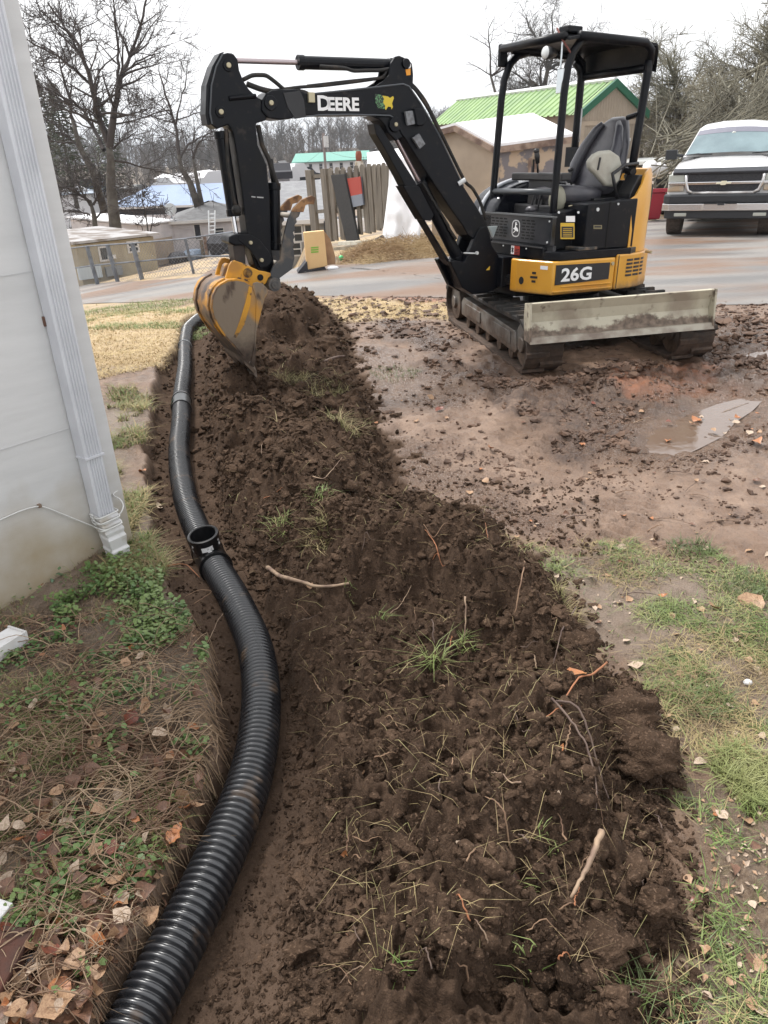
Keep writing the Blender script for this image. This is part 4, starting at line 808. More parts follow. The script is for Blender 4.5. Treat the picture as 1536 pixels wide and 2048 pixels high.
# --- arm
AW = 0.07
arm_px = [(446, 108), (456, 105), (468, 108), (476, 119), (479, 140), (487, 161), (498, 178), (512, 192), (534, 205), (534, 240), (512, 247), (516, 290), (534, 330), (540, 400), (543, 497), (548, 523), (549, 545), (538, 552), (520, 546), (510, 532), (500, 500), (494, 465), (484, 380), (474, 310), (466, 262), (456, 250), (434, 258), (421, 248), (417, 226), (420, 171), (430, 135)]
m = MB(S); m.side(spp(arm_px, AW), -AW, AW); arm = obj('arm', m, M['black'], exc, bevel=.008)
obj('flange_edge', flange([(446, 107), (432, 134), (423, 171), (420, 226), (424, 248)], AW, .005), wl_, arm)
m = MB(S); q = [sp(x, y, AW+.01) for x, y in ((459, 197), (512, 192))]; m.tube([(f, AW+.006, u) for f, u in q], .014, 8); obj('grease_tube', m, M['black'], arm)
bp = spp([(440, 106), (449, 103), (431, 134), (420, 172), (417, 226), (421, 250), (415, 250), (411, 228), (413, 170), (425, 132)], AW-.01)
m = MB(S); m.side(bp, -AW+.01, AW-.01); obj('back_plate', m, M['black'], arm, bevel=.003)
for x_, y_ in ((456, 131), (441, 224)): pinh(x_, y_, AW, .016, arm)
m = MB(S); 
for x_, y_ in ((456, 131), (441, 224)): m = MB(S); f_, u_ = sp(x_, y_, AW); m.cyl((f_, AW-.01, u_), (f_, AW+.01, u_), .034, 16); obj('pin_boss', m, M['black'], arm, bevel=.004)
a_ = sp(478, 393, AW); m = MB(S)
for (x0, y0, x1, y1) in ((503, 392, 511, 393), (514, 393, 527, 394)): q = spp([(x0, y0), (x1, y1), (x1, y1+2.4), (x0, y0+2.4)], AW+.002); m.side(q, AW, AW+.002)
obj('small_print', m, mat('scuff', (0.4, 0.4, 0.4), .6), arm)
# bucket cylinder down the back of the arm
scyl('bucket_cylinder', 442, 262, 468, 432, 0, 0.042, M['black'], caps=1, n=18); scyl('bucket_cylinder_rod', 465, 425, 474, 478, 0, .017, M['chrome'])
m = MB(S); m.tube([(sp(x, y, .05)[0], .05, sp(x, y, .05)[1]) for x, y in ((452, 258), (456, 330), (468, 400), (474, 418))], .012, 8); m.ell((sp(473, 420, .05)[0], .05, sp(473, 420, .05)[1]), (.035, .03, .035)); obj('hydraulic_hose', m, M['rubber'], exc)
# links
lk = spp([(459, 472), (472, 468), (488, 470), (500, 476), (503, 484), (490, 490), (470, 492), (458, 486)], .09); m = MB(S); m.side(lk, -.09, .09); obj('link_pin', m, M['black'], exc, bevel=.01)
pinh(500, 485, .09, .013); pinh(522, 520, .09, .014)
lk = spp([(465, 482), (490, 482), (492, 532), (472, 536)], .06); m = MB(S); m.side(lk, -.06, .06); obj('bucket_link', m, mat('link_dark', (0.010, 0.010, 0.010), .5, (.03, .02, .015), 8), exc, bevel=.006)
lk = spp([(478, 468), (500, 468), (520, 480), (538, 503), (546, 520), (536, 534), (520, 536), (513, 520), (500, 500), (484, 486), (476, 480)], .095); m = MB(S)
m.side(lk, .075, .095); obj('guide_link', m, M['black'], exc, bevel=.005); m = MB(S); m.side(lk, -.095, -.075); obj('guide_link', m, M['black'], exc, bevel=.005)
# thumb
th = [(629, 395), (622, 392), (601, 400), (586, 416), (575, 439), (567, 471), (562, 497), (559, 520), (547, 530), (539, 549), (545, 560), (557, 557), (583, 538), (588, 517), (587, 500), (584, 494), (588, 488), (585, 480), (589, 474), (585, 465), (590, 459), (588, 450), (593, 444), (591, 437), (597, 433), (601, 421), (606, 424), (610, 410), (618, 408), (627, 409)]
cut = [(601, 400), (586, 416), (582, 424), (600, 424), (606, 424), (610, 410), (618, 408), (627, 409), (630, 395), (622, 391)]
for lat_ in (.115, -.115):
    m = MB(S); TP = spp(th, .115); m.side(TP, lat_-.011, lat_+.011); t1 = obj('thumb_plate', m, M['thumb'], exc, bevel=.003)
    m = MB(S); m.side([(a, b) for a, b in spp(cut, .115)], lat_-.013, lat_+.013); obj('thumb_tip', m, M['thumbrust'], t1, bevel=.003)
m = MB(S)
for x_, y_ in ((588, 432), (566, 530)): f_, u_ = sp(x_, y_, .115); m.cyl((f_, -.11, u_), (f_, .11, u_), .018, 12)
obj('thumb_crossbar', m, mat('pale_bar', (0.34, 0.30, 0.25), .6), exc)
scyl('thumb_cylinder', 548, 365, 551, 500, 0, .040, M['black'], caps=1); scyl('thumb_cylinder_rod', 540, 318, 548, 368, 0, .018, M['black'])
m = MB(S); m.tube([(sp(x, y, .03)[0], .03, sp(x, y, .03)[1]) for x, y in ((516, 250), (524, 290), (538, 320), (546, 345), (552, 362), (556, 372))], .016, 8); obj('hydraulic_hose', m, M['rubber'], exc, smooth=True)
f_, u_ = sp(549, 569, .16); m = MB(S); m.cyl((f_, -.19, u_), (f_, .17, u_), .046, 22); m.cyl((f_, .17, u_), (f_, .18, u_), .028, 18); m.cyl((f_, .18, u_), (f_, .184, u_), .008, 8); obj('thumb_pivot', m, mat('pivot_steel', (0.05, 0.052, 0.055), .4, (.1, .09, .08), 20), exc, bevel=.006)
arml = spp([(512, 520), (540, 515), (550, 540), (562, 560), (556, 576), (540, 572), (530, 552)], AW); m = MB(S); m.side(arml, -AW, AW); obj('arm_end', m, M['black'], exc, bevel=.01)

# --- bucket (side plates, curved shell, lip, teeth, hanger)
BL = 0.215
side_px = [(427, 592), (433, 579), (441, 570), (455, 563), (473, 561), (488, 564), (504, 573), (509, 580), (512, 600), (511, 640), (508, 690), (503, 715), (498, 726), (469, 690), (451, 671), (438, 650), (428, 632), (424, 612)]
m = MB(S); SPp = spp(side_px, BL); m.side(SPp, BL-.014, BL); bk = obj('bucket_side', m, M['bucketside'], exc, bevel=.003)
m = MB(S); m.side(SPp, -BL, -BL+.014); obj('bucket_side', m, M['bucketside'], exc, bevel=.003)
cut_px = [(504, 573), (507, 566), (515, 564), (526, 568), (535, 578), (535, 587), (529, 598), (523, 622), (513, 662), (511, 720), (508, 735), (500, 727), (504, 715), (508, 690), (511, 640), (512, 600)]
for lat_ in (BL+.004, -BL+.010):
    m = MB(S); m.side(spp(cut_px, BL), lat_-.016, lat_); obj('side_cutter', m, M['bucketside'], exc, bevel=.004)
# yellow weathered streak left on the side plate
stk = spp([(498, 572), (504, 575), (500, 610), (488, 650), (472, 676), (467, 674), (480, 640), (492, 600)], BL); m = MB(S); m.side(stk, BL, BL+.003); obj('worn_paint_rib', m, M['byellow'], exc)
shell_px = [(508, 735), (498, 730), (484, 714), (469, 695), (451, 675), (436, 654), (427, 636), (422, 614), (425, 592), (432, 577), (441, 568), (455, 560), (473, 558), (490, 561), (506, 570)]
sh = np.array(spp(shell_px, BL)); inn_ = []
cen_ = np.array(sp(490, 630, BL))
for p in sh: d = cen_-p; inn_.append(p+d/np.linalg.norm(d)*.012)
nl_ = 9; vs = []; fs = []
for j in range(nl_):
    lat_ = -BL+2*BL*j/(nl_-1)
    for p in list(sh)+inn_: vs.append(S.P(p[0], lat_, p[1]))
n_ = len(sh)
for j in range(nl_-1):
    for i in range(n_-1):
        a = j*2*n_+i; b = a+2*n_; fs.append((a, a+1, b+1, b)); a += n_; b += n_; fs.append((a, b, b+1, a+1))
    a = j*2*n_; b = a+2*n_; fs.append((a, b, b+n_, a+n_)); a = a+n_-1; b = b+n_-1; fs.append((a, a+n_, b+n_, b))
for j in (0, nl_-1):
    for i in range(n_-1): a = j*2*n_+i; fs.append((a, a+1, a+1+n_, a+n_))
m = MB(); m.add(vs, fs); obj('bucket_shell', m, M['bucket'], exc, auto=True)
m = MB(S)
for i_ in (5, 8): 
    pass
wr = [tuple(p+(p-cen_)/np.linalg.norm(p-cen_)*.004) for p in sh[4:12]]
for lat_ in (BL-.05, -BL+.09): m.tube([(p[0], lat_, p[1]) for p in wr], .008, 6)
obj('wear_strip', m, M['bucket'], exc)
m = MB(S); lp = spp([(512, 742), (508, 748), (490, 728), (484, 712), (492, 716)], BL); m.side(lp, -BL, BL); obj('bucket_lip', m, mat('muddy_steel', (0.05, 0.033, 0.024), .7, (.12, .085, .06), 12, bump=.003), exc, bevel=.004)
for k in range(4):
    lat_ = BL-.035-k*.12; a0 = np.array(sp(505, 735, BL)); a1 = np.array(sp(515, 756, BL)); d = a1-a0; L_ = np.linalg.norm(d); d /= L_; nn__ = np.array([-d[1], d[0]])
    m = MB(S); pr = [tuple(a0-nn__*.022-d*.03), tuple(a0+nn__*.022-d*.03), tuple(a0+nn__*.015+d*L_*.5), tuple(a1+nn__*.002), tuple(a1-nn__*.006), tuple(a0-nn__*.02+d*L_*.4)]; m.side(pr, lat_-.022, lat_+.022); obj('bucket_tooth', m, mat('tooth_steel', (0.20, 0.16, 0.13), .5, (.06, .04, .03), 20), exc, bevel=.003)
hg = [(449, 560), (452, 550), (458, 530), (463, 522), (470, 521), (488, 527), (502, 534), (518, 541), (530, 543), (541, 546), (541, 552), (536, 556), (532, 566), (526, 570), (506, 572), (480, 564)]
for lat_, nm in ((.125, 'hanger_plate'), (-.095, 'hanger_plate')): m = MB(S); m.side(spp(hg, .125), lat_-.014, lat_+.008); hp = obj(nm, m, M['byellow'], exc, bevel=.005)
f_, u_ = sp(496, 546, .14); m = MB(S); m.cyl((f_, .13, u_), (f_, .142, u_), .032, 14); m.cyl((f_, .14, u_), (f_, .155, u_), .016, 10); obj('hanger_boss', m, mat('muddy_pin', (.09, .055, .03), .8, (.3, .16, .03), 30), exc)
f_, u_ = sp(521, 555, .14); m = MB(S); m.cyl((f_, -.11, u_), (f_, .14, u_), .022, 12); obj('hanger_boss', m, M['black'], exc)
q = spp([(441, 566), (460, 558), (505, 562), (500, 550), (470, 545), (452, 548)], 0); m = MB(S); m.side(q, -.10, .12); obj('hanger_web', m, M['byellow'], exc, bevel=.005)
lg = [(430, 548), (436, 526), (441, 521), (449, 524), (455, 530), (466, 535), (468, 541), (460, 549), (450, 552)]
m = MB(S); m.side([sp(x+9, y+4, -.05) for x, y in lg], -.07, .0); obj('hook_block', m, mat('muddy_yellow', (.40, .20, .04), .7, (.2, .13, .08), 25, lo=.45, hi=.55, bump=.004), exc, bevel=.01)
# ------------------------------------------------------------------ background helpers
def zfor(x, y, py):
    k = (1024-py)/F; d = np.array([x, y, 0])-np.array([0, 0, CAM[2]])
    return float((k*(d@Fw)-(d@CU))/(CU[2]-k*Fw[2]))
def gm(px, py): p = march(px, py); return np.array([p[0], p[1], float(slope_base(p[0], p[1]))])
def gY(px, py, Y): p = atY(px, py, Y); return np.array([p[0], p[1], float(slope_base(p[0], p[1]))])
def siding(name, col, col2, sc_=40, dirx=False, rough=0.7, depth=0.01):
    m = mat(name, col, rough, col2, 1.6, lo=0.35, hi=0.7); n = m.node_tree; P = n.nodes['Principled BSDF']
    tc = n.nodes.new('ShaderNodeTexCoord'); wv = n.nodes.new('ShaderNodeTexWave'); wv.bands_direction = 'X' if dirx else 'Z'; wv.wave_profile = 'SAW' if not dirx else 'SIN'; wv.inputs['Scale'].default_value = sc_/20; wv.inputs['Distortion'].default_value = 0
    n.links.new(tc.outputs['Object'], wv.inputs['Vector']); b = n.nodes.new('ShaderNodeBump'); b.inputs['Distance'].default_value = depth; n.links.new(wv.outputs[0], b.inputs['Height']); n.links.new(b.outputs[0], P.inputs['Normal']); return m
M['siding'] = siding('white_siding', (0.60, 0.57, 0.58), (0.46, 0.43, 0.44), 30)
M['beige'] = mat('beige_wall', (0.40, 0.32, 0.245), 0.75, (0.33, 0.265, 0.205), 1.6)
M['beigeD'] = siding('beige_board', (0.33, 0.27, 0.21), (0.27, 0.22, 0.17), 60, True)
M['peel'] = mat('peeling_paint', (0.43, 0.33, 0.24), 0.75, (0.17, 0.155, 0.165), 2.2, lo=0.49, hi=0.52, detail=4)
M['shingle'] = mat('grey_shingle', (0.155, 0.155, 0.158), 0.85, (0.11, 0.11, 0.112), 3, bump=0.01, bscale=20)
M['bluemetal'] = mat('pale_metal_roof', (0.19, 0.26, 0.40), 0.4, (0.12, 0.18, 0.30), 0.35)
M['roofwhite'] = mat('white_roof', (0.82, 0.82, 0.84), 0.5, (0.7, 0.7, 0.72), 1)
M['window'] = mat('window_pane', (0.03, 0.035, 0.04), 0.12)
M['trim'] = mat('white_trim', (0.6, 0.58, 0.56), 0.6)
M['rusttrim'] = mat('weathered_trim', (0.30, 0.22, 0.17), 0.8, (0.14, 0.09, 0.07), 5, lo=.4, hi=.6)
M['wood'] = mat('grey_weathered_wood', (0.17, 0.145, 0.115), 0.85, (0.095, 0.08, 0.062), 3, bump=0.003, bscale=30, stretch=(6, 6, 0.6), lo=.35, hi=.65)
M['darkwall'] = mat('dark_wall', (0.03, 0.03, 0.036), 0.8)
def quadfr(A, B):                    # frame along A->B (a), inward normal away from the camera (b)
    A = np.array(A, float); B = np.array(B, float); a = B-A; a[2] = 0; L = np.linalg.norm(a); a /= L; b = np.array([-a[1], a[0], 0]); b = b if b@(A-np.array([0, 0, A[2]])) > 0 else -b
    return Fr(A, a, b, (0, 0, 1)), L
def house(name, label, A, B, D, he, hr, wallm, roofm, roof='side', over=0.25, hip=0.0, wins=(), cat='house', base=-0.6, thick=0.07, group=None, trim=None):
    fr, L = quadfr(A, B); t = thing(name, A, label, cat, group)
    m = MB(fr)
    if roof == 'side': m.front([(0, base), (D, base), (D, he), (D/2, hr-0.06) if hip == 0 else (D/2, he), (0, he)], 0, L)
    elif roof == 'front': m.side([(0, base), (L, base), (L, he), (L/2, hr-0.06), (0, he)], 0, D)
    else: m.front([(0, base), (D, base), (D, hr-0.05), (0, he)], 0, L)
    obj('wall', m, wallm, t)
    m = MB(fr); o = over
    if roof == 'side':
        s = (hr-he)/(D/2); ez = he-s*o
        P_ = fr.P; top = [P_(-o, -o, ez), P_(L+o, -o, ez), P_(L+o-hip, D/2, hr), P_(-o+hip, D/2, hr), P_(-o, D+o, ez), P_(L+o, D+o, ez)]
        lowr = [v-np.array([0, 0, thick]) for v in top]; m.add(top+lowr, [(0, 1, 2, 3), (3, 2, 5, 4), (6, 9, 8, 7), (9, 10, 11, 8), (0, 6, 7, 1), (5, 11, 10, 4), (0, 3, 4), (1, 5, 2), (0, 4, 10, 6), (1, 7, 11, 5)])
    elif roof == 'front':
        s = (hr-he)/(L/2); ez = he-s*o
        P_ = fr.P; top = [P_(-o, -o, ez), P_(L/2, -o, hr), P_(L+o, -o, ez), P_(-o, D+o, ez), P_(L/2, D+o, hr), P_(L+o, D+o, ez)]
        lowr = [v-np.array([0, 0, thick]) for v in top]; m.add(top+lowr, [(0, 1, 4, 3), (1, 2, 5, 4), (6, 9, 10, 7), (7, 10, 11, 8), (0, 6, 7, 1), (1, 7, 8, 2), (3, 4, 10, 9), (4, 5, 11, 10), (0, 3, 9, 6), (2, 8, 11, 5)])
    else:
        P_ = fr.P; top = [P_(-o, -o, he+.03), P_(L+o, -o, he+.03), P_(L+o, D+o, hr+.03), P_(-o, D+o, hr+.03)]
        m.add(top+[v+np.array([0, 0, thick]) for v in top], [(0, 1, 2, 3), (7, 6, 5, 4), (0, 4, 5, 1), (1, 5, 6, 2), (2, 6, 7, 3), (3, 7, 4, 0)])
    obj('roof', m, roofm, t)
    if trim:
        m = MB(fr); m.box(-o, L+o, -o-0.03, -o, (ez if roof == 'side' else he)-0.13, (ez if roof == 'side' else he)+0.01) if roof != 'front' else None
        if m.v: obj('fascia', m, trim, t)
    for (x0, x1, z0, z1, kind) in wins:
        m = MB(fr); fw_ = 0.05
        m.box(x0-fw_, x1+fw_, -0.03, 0.0, z0-fw_, z0); m.box(x0-fw_, x1+fw_, -0.03, 0, z1, z1+fw_); m.box(x0-fw_, x0, -0.03, 0, z0, z1); m.box(x1, x1+fw_, -0.03, 0, z0, z1)
        if kind == 'w': m.box(x0, x1, -0.025, 0, (z0+z1)/2-0.02, (z0+z1)/2+0.02)
        f = obj('window' if kind != 'd' else 'door', m, M['trim'], t); m = MB(fr); m.box(x0, x1, -0.012, -0.004, z0, z1)
        obj('pane' if kind != 'd' else 'door_leaf', m, M['window'] if kind != 'd' else M['darkwall'], f)
    return t, fr, L
def wpx(fr, x0, y0, x1, y1):         # window rectangle on a facade from where it shows
    out = []
    for (x, y) in ((x0, y1), (x1, y0)):
        p = hit_plane(x, y, fr.o, fr.b); a, b, c = fr.inv(p); out.append((a, c))
    return out[0][0], out[1][0], out[0][1], out[1][1]

# ------------------------------------------------------------------ hills with the bare wood
def ridge(x_px): 
    xs = [-900, 0, 100, 250, 440, 540, 600, 680, 760, 860, 1000, 1300, 1700, 2400]; ys = [330, 318, 312, 318, 318, 300, 292, 282, 280, 275, 268, 255, 250, 240]
    return np.interp(x_px, xs, ys)
na_ = 160; azs = np.radians(np.linspace(-62, 62, na_)); rsx = np.array([100, 125, 160, 200, 240, 290, 340])
hv = []
for k, rr_ in enumerate(rsx):
    for a in azs:
        x, y = rr_*sin(a), rr_*cos(a); pxx = 768+F*tan(a)/cos(PITCH)
        crest = zfor(240*sin(a), 240*cos(a), float(ridge(np.clip(pxx, -900, 2400)))+14)
        t_ = float(sm(100, 240, rr_)); zb_ = float(slope_base(x, y))-0.5
        z = zb_*(1-t_)+crest*t_ + 1.4*(float(fbm(np.array([x*0.02]), np.array([y*0.02]), 7, 3)[0])-0.5)*t_
        if rr_ > 250: z -= (rr_-250)*0.05
        hv.append((x, y, z))
ii = np.arange((len(rsx)-1)*na_).reshape(-1, na_)[:, :-1].ravel()
hills = npmesh('hills', np.array(hv), np.stack([ii, ii+1, ii+na_+1, ii+na_], -1), mat('leaf_litter_hill', (0.13, 0.105, 0.085), 0.95, (0.17, 0.14, 0.11), 0.05), kind='structure', smooth=True)
# farther range
hv = []
for k, (rr_, f_) in enumerate(((1500, 0), (1700, 0.7), (2000, 1.0), (2300, 0.8), (2600, 0))):
    for a in azs:
        x, y = rr_*sin(a), rr_*cos(a); pxx = 768+F*tan(a)/cos(PITCH)
        yy = np.interp(pxx, [-900, 0, 140, 300, 420, 560, 680, 720, 760, 900, 2400], [305, 300, 306, 290, 278, 300, 275, 258, 262, 285, 250])
        hv.append((x, y, zfor(x, y, yy)*f_-30*(1-f_)))
ii = np.arange(4*na_).reshape(-1, na_)[:, :-1].ravel()
npmesh('far_hills', np.array(hv), np.stack([ii, ii+1, ii+na_+1, ii+na_], -1), mat('hazy_wooded_range', (0.11, 0.12, 0.14), 0.95, (0.14, 0.15, 0.17), 0.004), kind='structure', smooth=True)  # bluish tint puts the haze of distance into the hill colour

def segmesh(name, segs, mt, parent=None, n=3, kind=None, loc=(0, 0, 0), **kw):
    s = np.array(segs, float); p0, p1, r0, r1 = s[:, :3], s[:, 3:6], s[:, 6], s[:, 7]
    d = p1-p0; d /= np.linalg.norm(d, axis=1)[:, None]+1e-9; up = np.where(np.abs(d[:, 2:3]) < 0.9, [[0, 0, 1.]], [[1., 0, 0]])
    x = np.cross(up, d); x /= np.linalg.norm(x, axis=1)[:, None]+1e-9; y = np.cross(d, x); V_ = []
    for p, r in ((p0, r0), (p1, r1)):
        for k in range(n): a = 2*pi*k/n; V_.append(p+(x*cos(a)+y*sin(a))*r[:, None])
    V_ = np.stack(V_, 1).reshape(-1, 3); b = np.arange(len(s))[:, None]*2*n
    Fq = np.concatenate([np.concatenate([b+k, b+(k+1) % n, b+n+(k+1) % n, b+n+k], 1) for k in range(n)])
    return npmesh(name, V_, Fq, mt, parent=parent, kind=kind, loc=loc, smooth=True, **kw)
def grow(segs, p, d, L, r, depth, spread=0.6, droop=0.0, kids=(3, 5), rnd_=random, minr=0.004, wob=0.18):
    n = max(2, int(3+L*1.2)) if depth > 0 else 2
    d = d/np.linalg.norm(d); pts = [p]; rr_ = [r]
    for i in range(n):
        d = d+np.array([rnd_.gauss(0, wob), rnd_.gauss(0, wob), rnd_.gauss(0, wob)*0.8-droop*0.1+0.03]); d /= np.linalg.norm(d)
        q = pts[-1]+d*L/n; rq = max(minr, r*(1-0.72*(i+1)/n)); segs.append((*pts[-1], *q, rr_[-1], rq)); pts.append(q); rr_.append(rq)
    if depth > 0:
        for _ in range(rnd_.randint(*kids)+depth):
            i = rnd_.randint(1, n); t_ = rnd_.random(); b = pts[i-1]*(1-t_)+pts[i]*t_; dd = (pts[i]-pts[i-1]); dd /= np.linalg.norm(dd)
            v = np.array([rnd_.gauss(0, 1), rnd_.gauss(0, 1), rnd_.gauss(0, 0.8)]); v -= dd*(v@dd); v /= np.linalg.norm(v)+1e-9
            nd = dd*(1-spread*0.6)+v*spread; grow(segs, b, nd, L*rnd_.uniform(0.38, 0.62), max(minr, rr_[i]*0.62), depth-1, spread, droop, kids, rnd_, minr, wob)
# the wood on the hill: one far mass of bare trees
ws = []; R2 = random.Random(5)
for i in range(1500):
    a = radians(R2.uniform(-38, 30)); rr_ = R2.uniform(150, 262); x, y = rr_*sin(a), rr_*cos(a); pxx = 768+F*tan(a)/cos(PITCH)
    crest = zfor(240*sin(a), 240*cos(a), float(ridge(pxx))+14); t_ = float(sm(100, 240, rr_)); z = (float(slope_base(x, y))-0.5)*(1-t_)+crest*t_
    h = R2.uniform(5, 10)*(rr_/240); b = np.array([x, y, z-0.5]); top = b+np.array([R2.gauss(0, .5), R2.gauss(0, .5), h]); ws.append((*b, *top, .16, .04))
    for k in range(16):
        t0 = R2.uniform(.2, .95); q = b+(top-b)*t0; ang = R2.uniform(0, 2*pi); l = h*R2.uniform(.2, .42)*(1.2-t0*.7); e = q+np.array([cos(ang)*l*.7, sin(ang)*l*.7, l*.75]); ws.append((*q, *e, .07, .03))
        for _ in range(2): f = q+(e-q)*R2.uniform(.3, .9); ws.append((*f, *(f+np.array([R2.gauss(0, .8), R2.gauss(0, .8), R2.uniform(.4, 1.4)])), .045, .02))
segmesh('wood', ws, mat('far_twigs', (0.135, 0.115, 0.10), 0.95, (0.10, 0.095, 0.09), 0.03), kind='stuff')
# brown undergrowth between the houses
ws = []
for (x0, x1, y0, y1, nn_, hh_) in ((100, 470, 395, 420, 380, 2.6), (430, 900, 350, 372, 420, 2.6)):
    for i in range(nn_):
        px_ = R2.uniform(x0, x1); Y_ = R2.uniform(62, 96) if y0 < 430 else R2.uniform(38, 48); g_ = gY(px_, 400, Y_); 
        for k in range(14):
            l = hh_*R2.uniform(.4, 1.1); v = np.array([R2.gauss(0, .5), R2.gauss(0, .5), 1.0]); v /= np.linalg.norm(v); q = g_+np.array([R2.gauss(0, .5), R2.gauss(0, .5), 0]); e = q+v*l; ws.append((*q, *e, .035, .012)); 
            for _ in range(2): f = q+(e-q)*R2.uniform(.3, .9); ws.append((*f, *(f+np.array([R2.gauss(0, .35), R2.gauss(0, .35), R2.uniform(.1, .6)])), .018, .008))
segmesh('undergrowth', ws, mat('brush_twigs', (0.12, 0.098, 0.082), 0.95, (0.075, 0.07, 0.05), 0.15), kind='stuff')

# ------------------------------------------------------------------ houses
A = gY(232, 470, 58); B = gY(352, 470, 56)
ez = zfor(*A[:2], 430)-A[2]
t, fr, L = house('metal_roofed_house', 'low house with a pale blue metal roof and dark upper wall beyond the bare tree', A, gY(470, 470, 56), 7, zfor(*A[:2], 411)-A[2], zfor(*gY(330, 400, 60)[:2], 371)-A[2], M['darkwall'], M['bluemetal'], hip=2.0, over=.4, trim=M['trim'])
m = MB(fr); m.box(-0.1, L, -0.5, -0.05, -.5, ez-0.05); obj('lower_wall', m, M['siding'], t)
m = MB(fr); x0, x1, z0, z1 = wpx(fr, 244, 448, 255, 455); m.box(x0, x1, -0.54, -0.49, z0, z1); obj('window', m, M['window'], t)
# cottage
A = gY(336, 400, 43); B = gY(492, 400, 43.6); hA = zfor(*A[:2], 441)-A[2]
frq, _ = quadfr(A, B)
W_ = [(*wpx(frq, 437, 479, 449, 495), 'w'), (*wpx(frq, 392, 449, 399, 478), 'd'), (*wpx(frq, 430, 456, 446, 468), 'w')]
t, fr, L = house('cottage', 'small white sided cottage with a grey shingle roof behind the wire fence', A, B, 7, hA, zfor(*(A+frq.b*3.5+frq.a*2)[:2], 401)-A[2], M['siding'], M['shingle'], hip=2.4, over=.25, wins=W_, trim=M['trim'])
# lean-to left of it
A2 = gY(277, 400, 41); B2 = gY(338, 400, 43); q_, _ = quadfr(A2, B2); t, fr, L = house('lean_to', 'white boarded lean-to with a low tin roof left of the cottage', A2, B2, 5, zfor(*A2[:2], 452)-A2[2], zfor(*(A2+q_.b*5)[:2], 437)-A2[2], M['siding'], M['roofwhite'], roof='shed', over=.15, wins=(), cat='shed')
m = MB(fr); x0, x1, z0, z1 = wpx(fr, 285, 474, 335, 512); m.box(0.05, L-0.25, -0.05, -0.01, 0.1, z1); obj('lower_panel', m, M['beige'], t)
# yellow cream shed in front at the left
A3 = gY(132, 400, 22.8); B3 = gY(294, 400, 24.4); frq, _ = quadfr(A3, B3)
W_ = [(*wpx(frq, 259, 484, 273, 503), 'w'), (*wpx(frq, 203, 495, 212, 520), 'p')]
t, fr, L = house('cream_shed', 'low cream walled shed with small window and patched tin roof behind the fence', A3, B3, 4, zfor(*A3[:2], 490)-A3[2], zfor(*(A3+frq.b*4)[:2], 474)-A3[2], mat('cream_wall', (0.40, 0.345, 0.24), .8, (0.30, 0.26, 0.19), 1.2), mat('patched_tin', (0.36, 0.35, 0.35), .5, (0.16, 0.13, 0.11), 1.5, lo=.45, hi=.55), roof='shed', over=.15, wins=W_, cat='shed')
for nm, (a, b, c, d), mt, lb in (('air_conditioner', (215, 509, 228, 518), M['trim'], 0), ('grey_panel', (212, 530, 240, 553), mat('grey_sheet', (0.25, .26, .26), .6), 0), ('white_panel', (158, 530, 198, 560), mat('bluish_sheet', (.5, .56, .6), .4), 0)):
    m = MB(fr); x0, x1, z0, z1 = wpx(fr, a, b, c, d); m.box(x0, x1, -0.12, -0.01, max(z0, -0.1), z1); obj(nm, m, mt, t)
# grey house behind the arm
A = gY(540, 400, 28.7); B = gY(655, 400, 28.9); frq, _ = quadfr(A, B)
W_ = [(*wpx(frq, 590, 452, 602, 482), 'w'), (*wpx(frq, 586, 486, 600, 510), 'w'), (*wpx(frq, 612, 450, 622, 478), 'w')]
house('grey_roofed_house', 'grey sided house with a broad grey roof right behind the raised arm', A, B, 9, zfor(*A[:2], 440)-A[2], zfor(*(A+frq.b*4.5)[:2], 364)-A[2], mat('grey_siding', (0.30, .29, .27), .7, (.22, .21, .19), 2), mat('pale_shingle', (0.24, 0.245, 0.25), .85, (0.19, .19, .2), 3), over=.2, wins=W_, trim=M['trim'])
# white shed seen through the pickets
A = gm(640, 505); B = gm(762, 500)
house('white_shed', 'white lap sided shed glimpsed through the picket fence', A, B, 2.5, zfor(*A[:2], 405)-A[2], zfor(*A[:2], 385)-A[2], mat('bright_siding', (.7, .7, .7), .6), M['shingle'], roof='shed', cat='shed') if False else None
# distant buildings in the valley
def farb(name, label, x0, x1, ybase, yeave, yridge, Y, wallm, roofm, D=10, roof='side', nw=0, cat='building', over=.4):
    A = gY(x0, ybase, Y); B = gY(x1, ybase, Y); zb_ = zfor(*A[:2], ybase); A[2] = zb_; B[2] = zb_; frq, L = quadfr(A, B); he = zfor(*A[:2], yeave)-zb_; hr = zfor(*(A+frq.b*D/2)[:2], yridge)-zb_
    wins = [(L*(k+.35)/nw, L*(k+.65)/nw, he*.35, he*.8, 'w') for k in range(nw)]
    return house(name, label, A, B, D, he, hr, wallm, roofm, roof=roof, wins=wins, cat=cat, base=-4, over=over)
WH = mat('far_white', (.62, .62, .64), .6)
farb('long_white_building', 'long white building with a teal green roof in the valley', 592, 735, 352, 324, 307, 105, WH, mat('teal_roof', (0.10, 0.30, 0.24), .5), D=14, nw=7)
farb('far_house', 'small far house with a steep grey gable left of the long white building', 545, 572, 352, 338, 322, 95, WH, M['shingle'], D=8, roof='front', nw=1, cat='house')
farb('far_barn', 'distant white barn between the bare tree trunks', 318, 372, 372, 356, 347, 100, WH, M['roofwhite'], D=9, nw=3, cat='barn')
farb('far_hall', 'distant white hall right of the forked tree', 374, 420, 376, 352, 342, 110, WH, M['roofwhite'], D=9, roof='front', nw=2)
farb('far_bungalow', 'distant pale bungalow with a blue grey roof left of the big tree', 118, 182, 400, 388, 377, 80, WH, mat('dull_blue_roof', (.3, .35, .42), .5), D=8, nw=3, cat='house')
